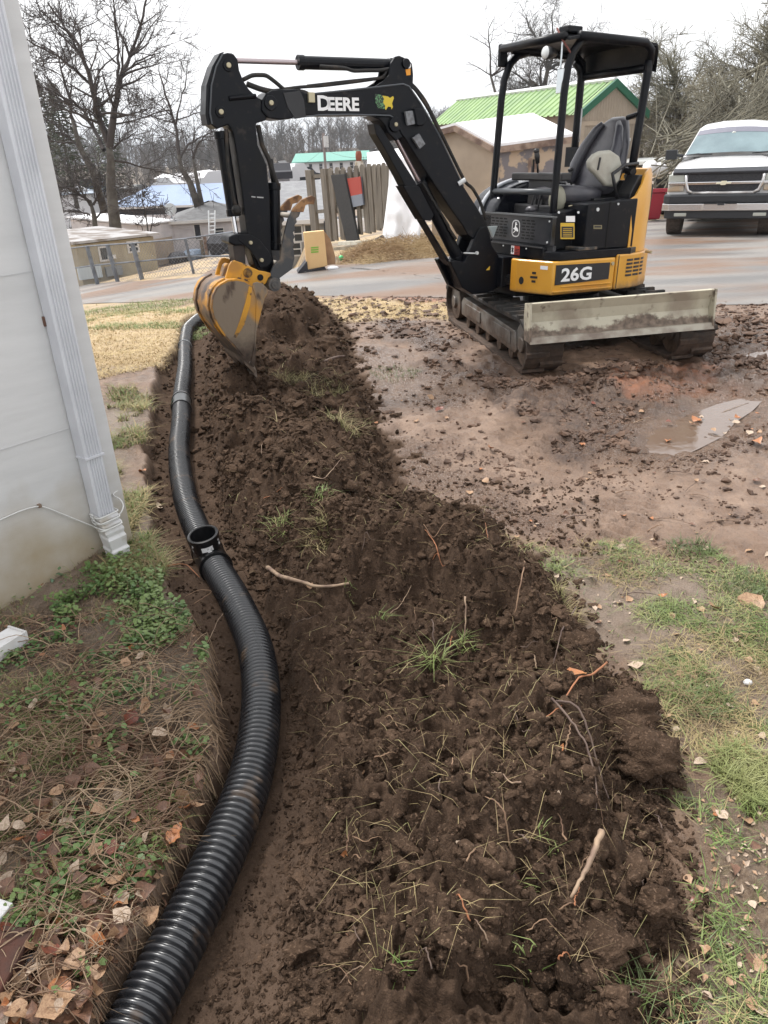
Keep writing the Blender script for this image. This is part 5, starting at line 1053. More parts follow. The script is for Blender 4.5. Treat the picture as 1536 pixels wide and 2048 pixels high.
farb('far_cabin', 'distant grey cabin low behind the white barn', 230, 262, 390, 378, 370, 85, mat('far_grey', (.35, .33, .32), .8), M['shingle'], D=6, nw=1, cat='house')
farb('roadside_house', 'distant white house just right of the arm in the valley', 558, 600, 372, 356, 345, 75, WH, M['roofwhite'], D=6, nw=2, cat='house')
for i in range(9):
    x = [562, 572, 585, 598, 428, 150, 188, 206, 340][i]; y = [362, 368, 360, 366, 372, 402, 385, 392, 380][i]; A = gY(x, y, 66+i*3); z = zfor(*A[:2], y); fr_ = yawframe((A[0], A[1], z), 80+i*17)
    m = MB(fr_); m.side([(-2, 0.2), (2, 0.2), (2.1, .7), (1.2, .8), (.7, 1.3), (-.9, 1.3), (-1.5, .8), (-2.1, .7)], -.8, .8)
    places = ['below the long white building', 'beside the far white house', 'left of the long white building', 'under the teal roof', 'right of the distant hall', 'below the pale bungalow', 'left of the big tree trunk', 'behind the big tree trunk', 'in front of the white barn']
    o = obj('distant_car', m, WH if i % 3 else M['darkwall'], loc=fr_.o, label=('white' if i % 3 else 'dark')+' distant car parked '+places[i], cat='car', group='cars parked in the valley')
# utility pole and wires
pb = gY(652, 350, 90); pz = zfor(*pb[:2], 345); pt = zfor(*pb[:2], 266)
t = thing('utility_pole', (pb[0], pb[1], pz-2), 'tall thin utility pole with a grey transformer above the valley roofs', 'utility pole')
fr_ = yawframe((pb[0], pb[1], pz), 10); m = MB(fr_); m.cyl((0, 0, -3), (0, 0, pt-pz), .14, 8); obj('pole', m, mat('pole_wood', (.25, .2, .18), .9), t)
m = MB(fr_); m.cyl((.25, 0, pt-pz-1.4), (.25, 0, pt-pz-.3), .28, 10); obj('transformer', m, M['trim'], t)
for i, (x0, y0, Y0, x1, y1, Y1) in enumerate(((652, 285, 90, 905, 232, 40), (652, 292, 90, 480, 350, 60), (652, 300, 90, 905, 258, 40))):
    a = atY(x0, y0, Y0); b = atY(x1, y1, Y1); m = MB(); m.tube([a*(1-t_)+b*t_-np.array([0, 0, 1.0*4*t_*(1-t_)]) for t_ in np.linspace(0, 1, 9)], .012, 4, local=False)
    obj('overhead_wire', m, M['rubber'], loc=a, label=('upper wire from the pole towards the green roof', 'wire sagging from the pole down to the left', 'lower wire from the pole towards the green roof')[i], cat='wire')

# beige gabled shed
N2 = gm(992, 478); Lg = gY(864, 470, N2[1]+1.1); Rg = gY(1112, 470, N2[1]-0.2)
t = thing('beige_shed', N2, 'beige gabled shed with a white roof and peeling side wall behind the boom', 'shed')
def vert(P0, py): return np.array([P0[0], P0[1], zfor(P0[0], P0[1], py)])
apx = (N2+Lg)/2; back = Rg-N2
gb = [np.array([*Lg[:2], -0.3]), np.array([*N2[:2], -0.3]), vert(N2, 288), vert(apx, 250), vert(Lg, 268)]
gb2 = [p+np.array([back[0], back[1], 0])+np.array([0, 0, .0]) for p in gb]; gb2[2][2] = zfor(*gb2[2][:2], 268); gb2[3][2] = zfor(*gb2[3][:2], 232); gb2[4][2] = gb2[2][2]-.05
m = MB(); m.add(gb, [(0, 1, 2, 3, 4)]); obj('gable_wall', m, M['beige'], t); m = MB(); m.add(gb2, [(4, 3, 2, 1, 0)]); obj('gable_wall', m, M['beige'], t)
m = MB(); m.add([gb[1], gb2[1], gb2[2], gb[2]], [(0, 1, 2, 3)]); obj('side_wall', m, M['peel'], t); m = MB(); m.add([gb[0], gb[4], gb2[4], gb2[0]], [(0, 1, 2, 3)]); obj('side_wall', m, M['peel'], t)
def slab(p, th=.05): m = MB(); up = np.array([0, 0, th]); m.add([*p]+[q+up for q in p], [(3, 2, 1, 0), (4, 5, 6, 7), (0, 1, 5, 4), (1, 2, 6, 5), (2, 3, 7, 6), (3, 0, 4, 7)]); return m
fwd = (N2-Rg)/np.linalg.norm(N2-Rg)*.15; fwd[2] = 0; sl = (gb[2]-gb[3]); sl /= np.linalg.norm(sl); sr = (gb[4]-gb[3]); sr /= np.linalg.norm(sr)
obj('roof_slope', slab([gb[3]+fwd, gb[2]+fwd+sl*.12, gb2[2]-fwd+sl*.12, gb2[3]-fwd]), M['roofwhite'], t)
obj('roof_slope', slab([gb[4]+fwd+sr*.12, gb[3]+fwd, gb2[3]-fwd, gb2[4]-fwd+sr*.12]), M['roofwhite'], t)
for a, b in ((gb[3]+fwd*1.05, gb[2]+fwd*1.05+sl*.12), (gb[4]+fwd*1.05+sr*.12, gb[3]+fwd*1.05), (gb[2]+fwd+sl*.13, gb2[2]-fwd+sl*.13)):
    m = MB(); dn = np.array([0, 0, -.11]); of = np.array([-.03, -.05, 0]); m.add([a+of, b+of, b+dn+of, a+dn+of, a, b, b+dn, a+dn], [(0, 1, 2, 3), (7, 6, 5, 4), (0, 4, 5, 1), (3, 2, 6, 7), (0, 3, 7, 4), (1, 5, 6, 2)]); obj('barge_board', m, M['rusttrim'], t)
fr_, L = quadfr(gb[1], gb2[1]); m = MB(fr_)
zt_ = gb[2][2]-.3
for x in (0.52, 0.62): m = MB(fr_); m.box(x*L-.03, x*L+.03, -.04, 0.01, -.2, zt_+.25+x*.15); obj('door_post', m, M['rusttrim'], t); m = MB(fr_); m.box(L*.565, L*.60, -.02, .01, 0, zt_+.3); obj('door_gap', m, M['darkwall'], t)
m = MB(fr_); m.box(0, 0.02*L, -.03, .02, -.2, zt_+.28); obj('corner_board', m, M['beige'], t)
# green roofed barn
Nc = gY(1153, 380, 30); Lc = gY(866, 370, 41); lng = (Lc-Nc)[:2]; lng = lng/np.linalg.norm(lng); prp = np.array([-lng[1], lng[0]]); prp = prp if prp[0] > 0 else -prp
Rc = np.array([*(Nc[:2]+prp*2.75), 0]); Ap = (Nc+Rc)/2
t = thing('green_roofed_barn', Nc, 'tall beige barn with a bright green ribbed metal roof and dark green trim', 'barn')
g = [np.array([*Nc[:2], -.3]), np.array([*Rc[:2], -.3]), vert(Rc, 222), vert(Ap, 164), vert(Nc, 222)]
zE = (g[2][2]+g[4][2])/2; g[2][2] = g[4][2] = zE; off = np.array([*(lng*np.linalg.norm((Lc-Nc)[:2])), 0]); off2 = off.copy(); off2[2] = 0
zl = zfor(*(g[4]+off)[:2], 244); dz = zl-zE
h2 = [p+off for p in g]; 
for k in (2, 3, 4): h2[k][2] += dz*.6
m = MB(); m.add(g, [(0, 1, 2, 3, 4)]); obj('gable_wall', m, M['beigeD'], t); m = MB(); m.add(h2, [(4, 3, 2, 1, 0)]); obj('gable_wall', m, M['beigeD'], t)
m = MB(); m.add([g[0], h2[0], h2[4], g[4]], [(0, 1, 2, 3)]); obj('side_wall', m, mat('barn_side', (.20, .165, .13), .85, (.25, .2, .16), 1), t); m = MB(); m.add([g[1], g[2], h2[2], h2[1]], [(0, 1, 2, 3)]); obj('side_wall', m, bpy.data.materials['barn_side'], t)
# ribbed roof slopes: one sheet per panel
gmat = mat('green_metal_roof', (0.21, 0.33, 0.12), 0.4, (0.15, 0.25, 0.10), 1.2, lo=.4, hi=.65, stretch=(1, 1, 1)); dg_ = mat('dark_green_trim', (.015, .10, .055), .5)
for side, (e0, e1) in (('l', (g[4], h2[4])), ('r', (g[2], h2[2]))):
    r0_, r1_ = g[3], h2[3]; nP = 30 if side == 'l' else 8
    for k in range(nP):
        t0_, t1_ = k/nP, (k+1)/nP; 
        def pt(u, v, lift=0): a = (r0_*(1-u)+r1_*u); b = (e0*(1-u)+e1*u); q = a*(1-v)+b*v; return q+np.array([0, 0, .05+lift])
        m = MB(); d_ = t1_-t0_; cols = [(t0_, 0), (t0_+d_*.3, 0), (t0_+d_*.4, .045), (t0_+d_*.6, .045), (t0_+d_*.7, 0), (t1_, 0)]
        vs = [pt(u-.006 if k == 0 else u, v, l) for v in (0, 1.14) for u, l in cols]; m.add(vs, [(i, i+1, i+7, i+6) for i in range(5)]); obj('roof_sheet', m, gmat, t)
for a, b in ((g[3], g[4]+(g[4]-g[3])*.14), (g[3], g[2]+(g[2]-g[3])*.14)):
    of = -np.array([*lng, 0])*.12; m = MB(); up_ = np.array([0, 0, .10]); dn = np.array([0, 0, -.16]); m.add([a+of+up_, b+of+up_, b+of+dn, a+of+dn, a+up_, b+up_, b+dn, a+dn], [(0, 1, 2, 3), (7, 6, 5, 4), (0, 4, 5, 1), (3, 2, 6, 7), (0, 3, 7, 4), (1, 5, 6, 2)]); obj('barge_board', m, dg_, t)
fr_, L = quadfr(g[0], g[1]); m = MB(fr_); m.box(-.02, L+.02, -.04, 0, zE-.14-.0, zE-.0); obj('frieze_board', m, M['beige'], t)
m = MB(fr_); m.box(0, .16, -.03, 0.01, 0, zE-.14); obj('corner_board', m, M['beige'], t)
m = MB(); q0 = g[3]+np.array([0, 0, .10]); q1 = h2[3]+np.array([0, 0, .1]); m.tube([q0, q1], .09, 6, local=False); obj('ridge_cap', m, M['roofwhite'], t)
m = MB(fr_); zz = zfor(*Nc[:2], 262); m.box(.9, 2.2, -.1, 0.0, zz-.1, zz); obj('shelf_board', m, M['trim'], t)
# carport roof at the right
a = gY(1296, 400, 26); b = gY(1420, 400, 27); fr_, L = quadfr(a, b); zc = zfor(*a[:2], 298); t = thing('carport', a, 'low open carport with a pale flat roof behind the brush pile', 'carport')
m = MB(fr_); m.add([fr_.P(u, v, w) for w in (zc-.05, zc+.05) for u, v in ((-.3, 0), (L+1.5, 0), (L+1.5, 4), (-.3, 4))], [(3, 2, 1, 0), (4, 5, 6, 7), (0, 1, 5, 4), (1, 2, 6, 5), (2, 3, 7, 6), (3, 0, 4, 7)]); obj('roof', m, mat('pale_tin', (.5, .52, .52), .4, (.3, .3, .28), 1), t)
for u in (0, L+1): m = MB(fr_); m.box(u, u+.1, .1, .2, 0, zc-.05); obj('post', m, M['wood'], t)

# ------------------------------------------------------------------ picket fence with things leaning on it
A = gm(636, 492); B = gm(792, 494); frf, Lf = quadfr(A, B)
fence = thing('picket_fence', A, 'weathered grey wooden picket fence with uneven leaning boards', 'fence')
def fpl(px, py, b=0.0): p = hit_plane(px, py, frf.o+frf.b*b, frf.b); a, _, c = frf.inv(p); return a, c
def fslat(xt, yt, xb, yb, w, name='picket', b=0.0, th=.02, mt=None, par=None, dog=True):
    a0, c0 = fpl(xb, yb, b); a1, c1 = fpl(xt, yt, b); ww = w/2*(np.linalg.norm(fpl(xt+1, yt, b)[0]-a1))
    m = MB(frf); pr = [(a0-ww, c0), (a0+ww, c0), (a1+ww, c1-.06), (a1+ww*.4, c1), (a1-ww*.4, c1), (a1-ww, c1-.06)] if dog else [(a0-ww, c0), (a0+ww, c0), (a1+ww, c1), (a1-ww, c1)]
    m.side(pr, b-th, b+th); return obj(name, m, mt or M['wood'], par or fence, bevel=.004)
C7 = lambda x, y: (540+x/4.267, 230+y/4.267)
for xt, yt, xb, yb, w in ((515, 450, 565, 1070, 34), (573, 445, 625, 1065, 36), (622, 447, 665, 1060, 34), (678, 440, 722, 1030, 30), (735, 430, 775, 1020, 30), (790, 420, 842, 1010, 44), (845, 415, 882, 1000, 36), (890, 418, 932, 985, 36), (928, 415, 960, 970, 30), (968, 405, 985, 900, 26)):
    fslat(*C7(xt, yt), *C7(xb, yb), w/4.267)
for xt, yt, xb, yb, w in ((335, 470, 388, 990, 48), (462, 458, 518, 1075, 44), (1008, 432, 1042, 1125, 42)): fslat(*C7(xt, yt), *C7(xb, yb), w/4.267, name='fence_post', th=.045, b=.02, dog=False)
for (x0, y0, x1, y1) in ((345, 525, 1000, 490), (370, 830, 1000, 760)):
    a = fpl(*C7(x0, y0), .03); b = fpl(*C7(x1, y1), .03); m = MB(frf); m.side([(a[0], a[1]-.04), (b[0], b[1]-.04), (b[0], b[1]+.04), (a[0], a[1]+.04)], .022, .06); obj('rail', m, M['wood'], fence)
def onf(name, poly, b0, b1, mt, label, cat):
    m = MB(frf); m.side([fpl(*C7(*p), b0) for p in poly], b0, b1); return obj(name, m, mt, loc=frf.o, label=label, cat=cat, bevel=.004)
onf('black_plank', [(516, 512), (632, 503), (752, 1068), (650, 1080)], -.12, -.07, mat('tarred_board', (.012, .012, .013), .6, (.02, .02, .02), 20), 'wide black board leaning against the picket fence', 'board')
rs = thing('red_shutter', frf.o, 'red and grey louvred shutter leaning between the fence pickets', 'shutter')
pl = [(640, 545), (772, 525), (797, 765), (690, 790)]
m = MB(frf); m.side([fpl(*C7(*p), -.06) for p in pl], -.06, -.03); obj('shutter_frame', m, mat('shutter_grey', (.18, .2, .24), .6), rs)
for k in range(18):
    t_ = k/18; a0 = np.array(pl[0])*(1-t_)+np.array(pl[3])*t_; a1 = np.array(pl[1])*(1-t_)+np.array(pl[2])*t_
    f0_ = fpl(*C7(*a0), -.07); f1_ = fpl(*C7(*a1), -.07); m = MB(frf); m.side([(f0_[0], f0_[1]), (f1_[0], f1_[1]), (f1_[0], f1_[1]-.035), (f0_[0], f0_[1]-.035)], -.075, -.06); obj('louvre', m, mat('shutter_red', (.36, .05, .035), .6) if k == 0 else (bpy.data.materials['shutter_red'] if k < 11 else bpy.data.materials['shutter_grey']), rs)
# bright lap sided wall just behind
A = gY(655, 500, A[1]+2.0); B = gY(748, 500, A[1]); frq, L = quadfr(A, B)
t = thing('white_sided_wall', A, 'bright white lap sided low building behind the picket gaps', 'building'); h = zfor(*A[:2], 413)-A[2]
for k in range(12): m = MB(frq); m.side([(0, k*h*.6/12), (L*.95, k*h*.6/12), (L*.95, (k+1)*h*.6/12), (0, (k+1)*h*.6/12)], -.01 if k % 2 else -.02, .05); obj('siding_board', m, M['roofwhite'], t)
m = MB(frq); m.box(-.05, L, .0, 1.5, -.2, h*.55); obj('body', m, M['darkwall'], t)
# white tin roof behind the fence + vent stack
a = atY(735, 332, 24); b = atY(812, 322, 24); m = MB(); dn = np.array([0, 0, -.15]); bk_ = np.array([0, 2, .35]); m.add([a, b, b+bk_, a+bk_, a+dn, b+dn, b+bk_+dn, a+bk_+dn], [(0, 1, 2, 3), (7, 6, 5, 4), (0, 4, 5, 1), (1, 5, 6, 2), (2, 6, 7, 3), (3, 7, 4, 0)])
t = thing('open_lean_to', a, 'white tin roofed lean-to rising behind the picket fence', 'shed'); obj('roof', m, M['roofwhite'], t)
for u in (.05, .95): q = a*(1-u)+b*u; m = MB(); m.tube([q+np.array([0, .2, -.1]), np.array([q[0], q[1]+.2, -1.2])], .06, 6, local=False); obj('post', m, M['rusttrim'], t)
q = atY(719, 345, 22); t = thing('vent_stack', (q[0], q[1], q[2]-1.4), 'stubby white vent stack with a rusty red cap above the fence', 'vent'); fr_ = yawframe(q, 0)
m = MB(fr_); m.lathe([(.10, -1.6), (.12, -.3), (.13, .1), (.10, .28)], 14); obj('stack', m, mat('grubby_white', (.55, .53, .48), .7, (.3, .25, .18), 5), t); m = MB(fr_); m.lathe([(0, .52), (.06, .52), (.08, .46), (.085, .38), (.07, .28), (0, .28)], 14); obj('cap', m, mat('rust_red', (.24, .07, .04), .8), t)
# white tarp hanging from the post
tp = [(1022, 375), (1100, 365), (1185, 358), (1215, 430), (1235, 560), (1262, 720), (1295, 872), (1278, 1075), (1200, 1085), (1190, 1130), (1120, 1135), (1060, 1110), (1020, 1128), (955, 1112), (962, 1040), (990, 800), (1004, 780), (1012, 600)]
frt = frf
cen = np.array([1120, 700.]); vs = []; fs = []; rows = 26; cols = 15
def xr(y):     # left and right limits of the tarp at a height
    L_ = np.interp(y, [360, 600, 790, 1000, 1110], [1024, 1016, 995, 968, 956]); R_ = np.interp(y, [360, 430, 560, 720, 870, 1075, 1120], [1185, 1212, 1235, 1262, 1295, 1278, 1205]); return L_, R_
for i in range(rows):
    y = 362+(1122-362)*i/(rows-1)
    for j in range(cols):
        a_, b_ = xr(y); u = j/(cols-1); x = a_+(b_-a_)*u; bump = .05*sin(u*9+y*.002)+.015*sin(u*23-y*.003)+.05*(float(vn(np.array([u*5]), np.array([y*.012]), 3)[0])-.5)
        bb = -.16+bump*(0.4+.6*i/rows); c = fpl(*C7(x, y), bb); vs.append(frf.P(c[0], bb, c[1]))
fs = [(i*cols+j, i*cols+j+1, (i+1)*cols+j+1, (i+1)*cols+j) for i in range(rows-1) for j in range(cols-1)]
m = MB(); m.add(vs, fs); o = obj('white_tarp', m, mat('white_plastic_sheet', (.8, .81, .84), .4), loc=frf.o, label='white plastic tarp draped over the fence end beside the beige shed', cat='tarp', smooth=True); md = o.modifiers.new('s', 'SOLIDIFY'); md.thickness = .012
# boards and pipe at the fence foot
onf('timber_sill', [(540, 1130), (1000, 1100), (1005, 1135), (542, 1160)], -.5, -.1, mat('grey_sill', (.25, .22, .17), .8, (.15, .13, .1), 4), 'long grey timber lying along the foot of the picket fence', 'timber')
onf('white_block', [(580, 1082), (800, 1074), (806, 1108), (582, 1112)], -.45, -.25, mat('cream_block', (.55, .53, .46), .8, (.35, .33, .27), 6), 'cream painted block lying in front of the black board', 'block')
a = fpl(*C7(835, 1128), -.3); b = fpl(*C7(900, 1085), -.3); c = fpl(*C7(955, 1045), -.25); m = MB(frf); m.tube([(a[0], -.4, a[1]), (b[0], -.35, b[1]), (c[0], -.22, c[1])], .05, 10); obj('black_pipe', m, M['blackp'], loc=frf.o, label='short black pipe propped on the timber by the tarp', cat='pipe', smooth=True)
# leaning carton + junk
g0 = gm(646, 541); frc = yawframe(g0, -8); ct = thing('yellow_carton', g0, 'tall pale orange carton with green print leaning at the roadside', 'carton')
def cp(px, py, b=0): p = hit_plane(px, py, frc.o+frc.b*b, frc.b); a, _, c = frc.inv(p); return a, c
m = MB(frc); m.side([cp(607, 465), cp(648, 461), cp(655, 532), cp(614, 540)], 0, .12); obj('front_panel', m, mat('orange_card', (.66, .42, .20), .6, (.72, .50, .24), 1.5), ct, bevel=.01)
m = MB(frc); q = [cp(648, 461), cp(662, 480), cp(672, 515), cp(672, 530), cp(655, 532)]; m.side([(a, c) for a, c in q], .10, .2); obj('torn_flap', m, mat('brown_card', (.36, .22, .12), .8, (.24, .14, .08), 4), ct)
for k in range(3): m = MB(frc); m.side([cp(622, 494+k*4.5), cp(637, 493+k*4.5), cp(637, 495.6+k*4.5), cp(622, 497+k*4.5)], -.006, 0.0); obj('green_print', m, mat('print_green', (.22, .42, .06), .6), ct)
m = MB(frc); m.side([cp(595, 545), cp(614, 522), cp(616, 540), cp(600, 546)], -.02, .3); m.side([cp(612, 540), cp(650, 534), cp(652, 538), cp(612, 543)], -.05, .1); obj('bin_bag', m, M['darkwall'], loc=g0, label='black bin bag slumped behind the yellow carton', cat='bin bag')
g1 = gm(666, 540)
m = MB(yawframe(g1, 0)); m.ell((0, 0, .03), (.10, .06, .04)); obj('crumpled_wrapper', m, M['roofwhite'], loc=g1, label='crumpled white and green wrapper beside the carton', cat='litter', smooth=True)
g1 = gm(683, 523); m = MB(yawframe(g1, 0)); m.ell((0, 0, .06), (.05, .05, .05)); obj('green_bottle', m, mat('green_plastic', (.05, .45, .15), .3), loc=g1, label='small bright green plastic bottle in the dry grass', cat='bottle', smooth=True)

# ------------------------------------------------------------------ chain link fence along the far side of the road
fp = [gY(x_, 400, Y_) for x_, Y_ in ((112, 22), (163, 20.5), (206, 19.5), (258, 18.5), (368, 17), (470, 16.5))]; tops = [498, 492, 489, 486, 477, 463]
cf = thing('chain_link_fence', fp[0], 'grey chain link fence with thick leaning posts beyond the road', 'fence'); gal = mat('galvanised', (.20, .22, .25), .5, (.13, .14, .16), 6, metal=.3)
tp_ = [np.array([p[0], p[1], zfor(p[0], p[1], ty)]) for p, ty in zip(fp, tops)]; lean = np.array([-.10, 0, 0])
for i, (p, q) in enumerate(zip(fp, tp_)):
    if i in (0, 5): continue
    m = MB(); m.tube([p+np.array([0, 0, -.2]), q+lean], [.055, .055] if i < 4 else [.03, .03], 8, local=False); obj('post', m, gal, cf)
for off_ in (0, .5):
    m = MB(); m.tube([q*(1-off_)+p*off_+lean*(1-off_) for p, q in zip(fp, tp_)], .02, 6, local=False); obj('rail', m, gal, cf)
ws = []
for i in range(len(fp)-1):
    a, b, c, d = fp[i], fp[i+1], tp_[i]+lean, tp_[i+1]+lean; L = np.linalg.norm(b-a); nW = int(L/.12)
    for k in range(-12, nW+12):
        for sgn in (1, -1):
            u0, v0, u1, v1 = k/nW, 0.0, (k+sgn*9)/nW, 1.0
            def clipu(u0, v0, u1, v1):
                if u0 > u1: u0, v0, u1, v1 = u1, v1, u0, v0
                if u1 <= 0 or u0 >= 1: return None
                if u0 < 0: v0 += (v1-v0)*(0-u0)/(u1-u0); u0 = 0
                if u1 > 1: v1 = v0+(v1-v0)*(1-u0)/(u1-u0); u1 = 1
                return u0, v0, u1, v1
            q = clipu(u0, v0, u1, v1)
            if q:
                f = lambda u, v: (a*(1-u)+b*u)*(1-v)+(c*(1-u)+d*u)*v
                ws.append((*f(q[0], q[1]), *f(q[2], q[3]), .0032, .0032))
segmesh('wire_mesh', ws, gal, parent=cf, kind='stuff')
# things in the yard behind it
ld = gY(400, 400, 41); lt = thing('ladder', ld, 'white extension ladder leaning against the cottage eave', 'ladder'); Z1 = ld[1]+0.9
la, lb = gY(404, 400, 41), gY(414, 400, 41); ta = np.array(atY(417, 421, Z1)); tb = np.array(atY(430, 421, Z1)); lm = mat('aluminium', (.6, .62, .64), .35, metal=.3)
for a, b in ((la, ta), (lb, tb)): m = MB(); m.tube([a, b], .035, 4, local=False); obj('rail', m, lm, lt)
for k in range(11): u = (k+.6)/11.5; m = MB(); m.tube([la*(1-u)+ta*u, lb*(1-u)+tb*u], .022, 4, local=False); obj('rung', m, lm, lt)
q = atY(341, 419, ld[1]+2); t = thing('satellite_dish', q, 'white satellite dish above the cottage roof corner', 'satellite dish'); fr_ = Fr(q, (.97, .25, 0), (0, 0, 1), (.2, -.95, .2)); m = MB(fr_); m.lathe([(0, 0), (.14, .02), (.26, .06), (.31, .09), (.305, .10), (0, .02)], 20); obj('dish', m, mat('dish_grey', (.55, .58, .6), .5), t, smooth=True)
m = MB(fr_); m.tube([(0, 0, -.02), (0, -.2, -.2), (0, -.45, -.2)], .03, 6); m.tube([(0, -.3, .02), (0, -.1, .3)], .012, 5); obj('mount', m, gal, t)
for i, (x, y, w_, h_, mt, nm, lb_, ct_) in enumerate(((425, 531, .22, .35, M['roofwhite'], 'white_sack', 'round white sack beside the cottage ladder', 'sack'), (440, 526, .5, .55, M['darkwall'], 'rubbish_heap', 'dark heap of rubbish against the cottage wall', 'rubbish'), (372, 527, .3, .3, mat('blue_tub', (.12, .16, .22), .5), 'blue_tub', 'dull blue tub by the cottage corner post', 'tub'), (345, 528, .35, .3, M['darkwall'], 'black_crate', 'black crate at the foot of the white lean-to', 'crate'))):
    g_ = gY(x, 400, 41.5); m = MB(yawframe(g_, i*20)); w_ *= 1.8; h_ *= 1.8; m.lathe([(0, 0), (w_, 0), (w_*1.12, h_*.6), (w_*.8, h_*.95), (0, h_)], 10); obj(nm, m, mt, loc=g_, label=lb_, cat=ct_)
for i, (x, y, yt) in enumerate(((391, 533, 480), (399, 532, 470))):
    g_ = gY(x, 400, 41.2); z = zfor(*g_[:2], yt); m = MB(); m.box(g_[0]-.08, g_[0]+.08, g_[1]-.05, g_[1]+.05, g_[2], z); obj('plank', m, (M['wood'], M['rusttrim'])[i], loc=g_, label=('grey plank upright against the cottage left of the ladder', 'orange brown plank upright right beside the ladder')[i], cat='plank')
g_ = gm(178, 585); m = MB(); m.tube([g_, g_+np.array([-.5, .1, .6]), g_+np.array([-.95, .15, 1.3])], .06, 6, local=False); obj('leaning_log', m, M['bark'], loc=g_, label='brown log leaning beside the house wall below the fence', cat='log') if False else None

# ------------------------------------------------------------------ pickup truck
TG = gm(1432, 474); TG[2] = float(slope_base(TG[0], TG[1]))
aT = radians(26.5); TR = Fr(TG, (cos(aT), -sin(aT), 0), (-sin(aT), -cos(aT), 0), (0, 0, 1))       # a right in picture, b toward camera
truck = thing('pickup_truck', TG, 'white pickup truck with chrome bumper parked facing us on the wet drive', 'pickup truck')
tw = mat('white_car_paint', (.74, .74, .75), .22, (.66, .66, .66), 1.2, coat=.5); tb_ = mat('bumper_black', (.018, .02, .024), .45); hlm = mat('headlamp', (.42, .44, .40), .12, spec=.9); chd = mat('dull_chrome', (.62, .61, .61), .25, metal=.7, col2=(.40, .38, .37), scale=6)
def loft(fr, secs, closed=True):
    m = MB(fr); n = len(secs[0]); vs = [fr.P(*p) for s_ in secs for p in s_]
    fs = [(i*n+k, i*n+(k+1) % n, (i+1)*n+(k+1) % n, (i+1)*n+k) for i in range(len(secs)-1) for k in range(n if closed else n-1)]
    m.add(vs, fs+[tuple(range(n-1, -1, -1)), tuple((len(secs)-1)*n+k for k in range(n))] if closed else fs); return m
W = 0.98
def sec(b, w, z0, z1, cr=.06, sh=.16): return [(-w, b, z0), (w, b, z0), (w, b, z1-sh), (w-.05, b, z1-sh*.35), (w*.55, b, z1+cr*.7), (0, b, z1+cr), (-w*.55, b, z1+cr*.7), (-w+.05, b, z1-sh*.35), (-w, b, z1-sh)]
hood_ = loft(TR, [sec(-0.02, W-.04, .62, 1.13, .03, .12), sec(-0.15, W, .62, 1.18, .05), sec(-.6, W, .6, 1.25, .06), sec(-1.15, W, .6, 1.31, .06), sec(-1.3, W, .6, 1.32, .05)])
obj('body', hood_, tw, truck, auto=True)
obj('cab_body', loft(TR, [sec(-1.3, W, .5, 1.32, .03), sec(-3.6, W, .5, 1.32, .03), sec(-5.4, W, .5, 1.32, .0)]), tw, truck, auto=True)
def csec(b, wb, wt, zt): return [(-wb, b, 1.28), (wb, b, 1.28), (wb*.98, b, 1.36), (wt+.03, b, zt-.12), (wt, b, zt-.05), (wt*.88, b, zt), (wt*.4, b, zt+.045), (-wt*.4, b, zt+.045), (-wt*.88, b, zt), (-wt, b, zt-.05), (-wt-.03, b, zt-.12), (-wb*.98, b, 1.36)]
cabs = [csec(-1.24, .90, .88, 1.40), csec(-1.55, .86, .79, 1.62), csec(-1.86, .83, .71, 1.84), csec(-2.05, .82, .69, 1.91), csec(-2.5, .82, .69, 1.94), csec(-3.4, .82, .67, 1.92)]
obj('cab_roof', loft(TR, cabs), tw, truck, auto=True)
gl = mat('windscreen_glass', (.19, .26, .28), .08, (.09, .13, .15), 1.4, lo=.35, hi=.7, spec=.5)
ws_ = MB(TR); e = .012
row = lambda t_, o: [((-1+2*j/8)*(.83*(1-t_)+.66*t_), (-1.22+.12*(1-abs(-1+2*j/8)**1.5))*(1-t_)+(-1.86+.08*(1-abs(-1+2*j/8)**1.5))*t_+o, (1.40+.03*(1-abs(-1+2*j/8)**2))*(1-t_)+(1.85+.05*(1-abs(-1+2*j/8)**2))*t_-.0) for j in range(9)]
rows_ = [row(t_, .05) for t_ in (0.0, .25, .5, .75, .93)]
ws_.add([TR.P(*p) for r_ in rows_ for p in r_], [(i*9+j, i*9+j+1, (i+1)*9+j+1, (i+1)*9+j) for i in range(4) for j in range(8)]); wsc = obj('windscreen', ws_, gl, truck, smooth=True)
m = MB(TR); rows_ = [row(t_, .056) for t_ in (.74, .93)]; m.add([TR.P(*p) for r_ in rows_ for p in r_], [(j, j+1, 10+j, 9+j) for j in range(8)]); obj('sun_strip', m, mat('tint_strip', (.17, .17, .21), .2), wsc)
m = MB(TR); m.box(-.07, .06, -1.50, -1.49, 1.66, 1.72) if False else m.ell((-.02, -1.54, 1.74), (.05, .02, .045)); obj('rear_view_mirror', m, hlm, wsc)
for s_ in (-1, 1):
    m = MB(TR); m.tube([(s_*.62-.25, -1.135, 1.395), (s_*.62+.02, -1.12, 1.41), (s_*.62+.28, -1.15, 1.40)], [.008, .018, .008], 6); obj('wiper', m, tb_, truck)
    m = MB(TR); m.tube([(s_*.88, -1.35, 1.38), (s_*1.02, -1.32, 1.40)], .03, 8); m.box(min(s_*1.0, s_*1.22), max(s_*1.0, s_*1.22), -1.42, -1.30, 1.32, 1.50); obj('wing_mirror', m, tb_, truck, bevel=.05, seg=4)
m = MB(TR); m.front([(0.03, 1.08), (0.06, 1.13), (-.08, 1.20), (-.10, 1.17)], -.90, .90); obj('bug_deflector', m, mat('smoked_plastic', (.02, .022, .028), .15), truck, bevel=.02)
m = MB(TR); m.box(-.62, .62, -.05, 0.01, .78, 1.10); obj('grille_opening', m, mat('mesh_black', (.008, .008, .012), .6, (.03, .03, .035), 60), truck)
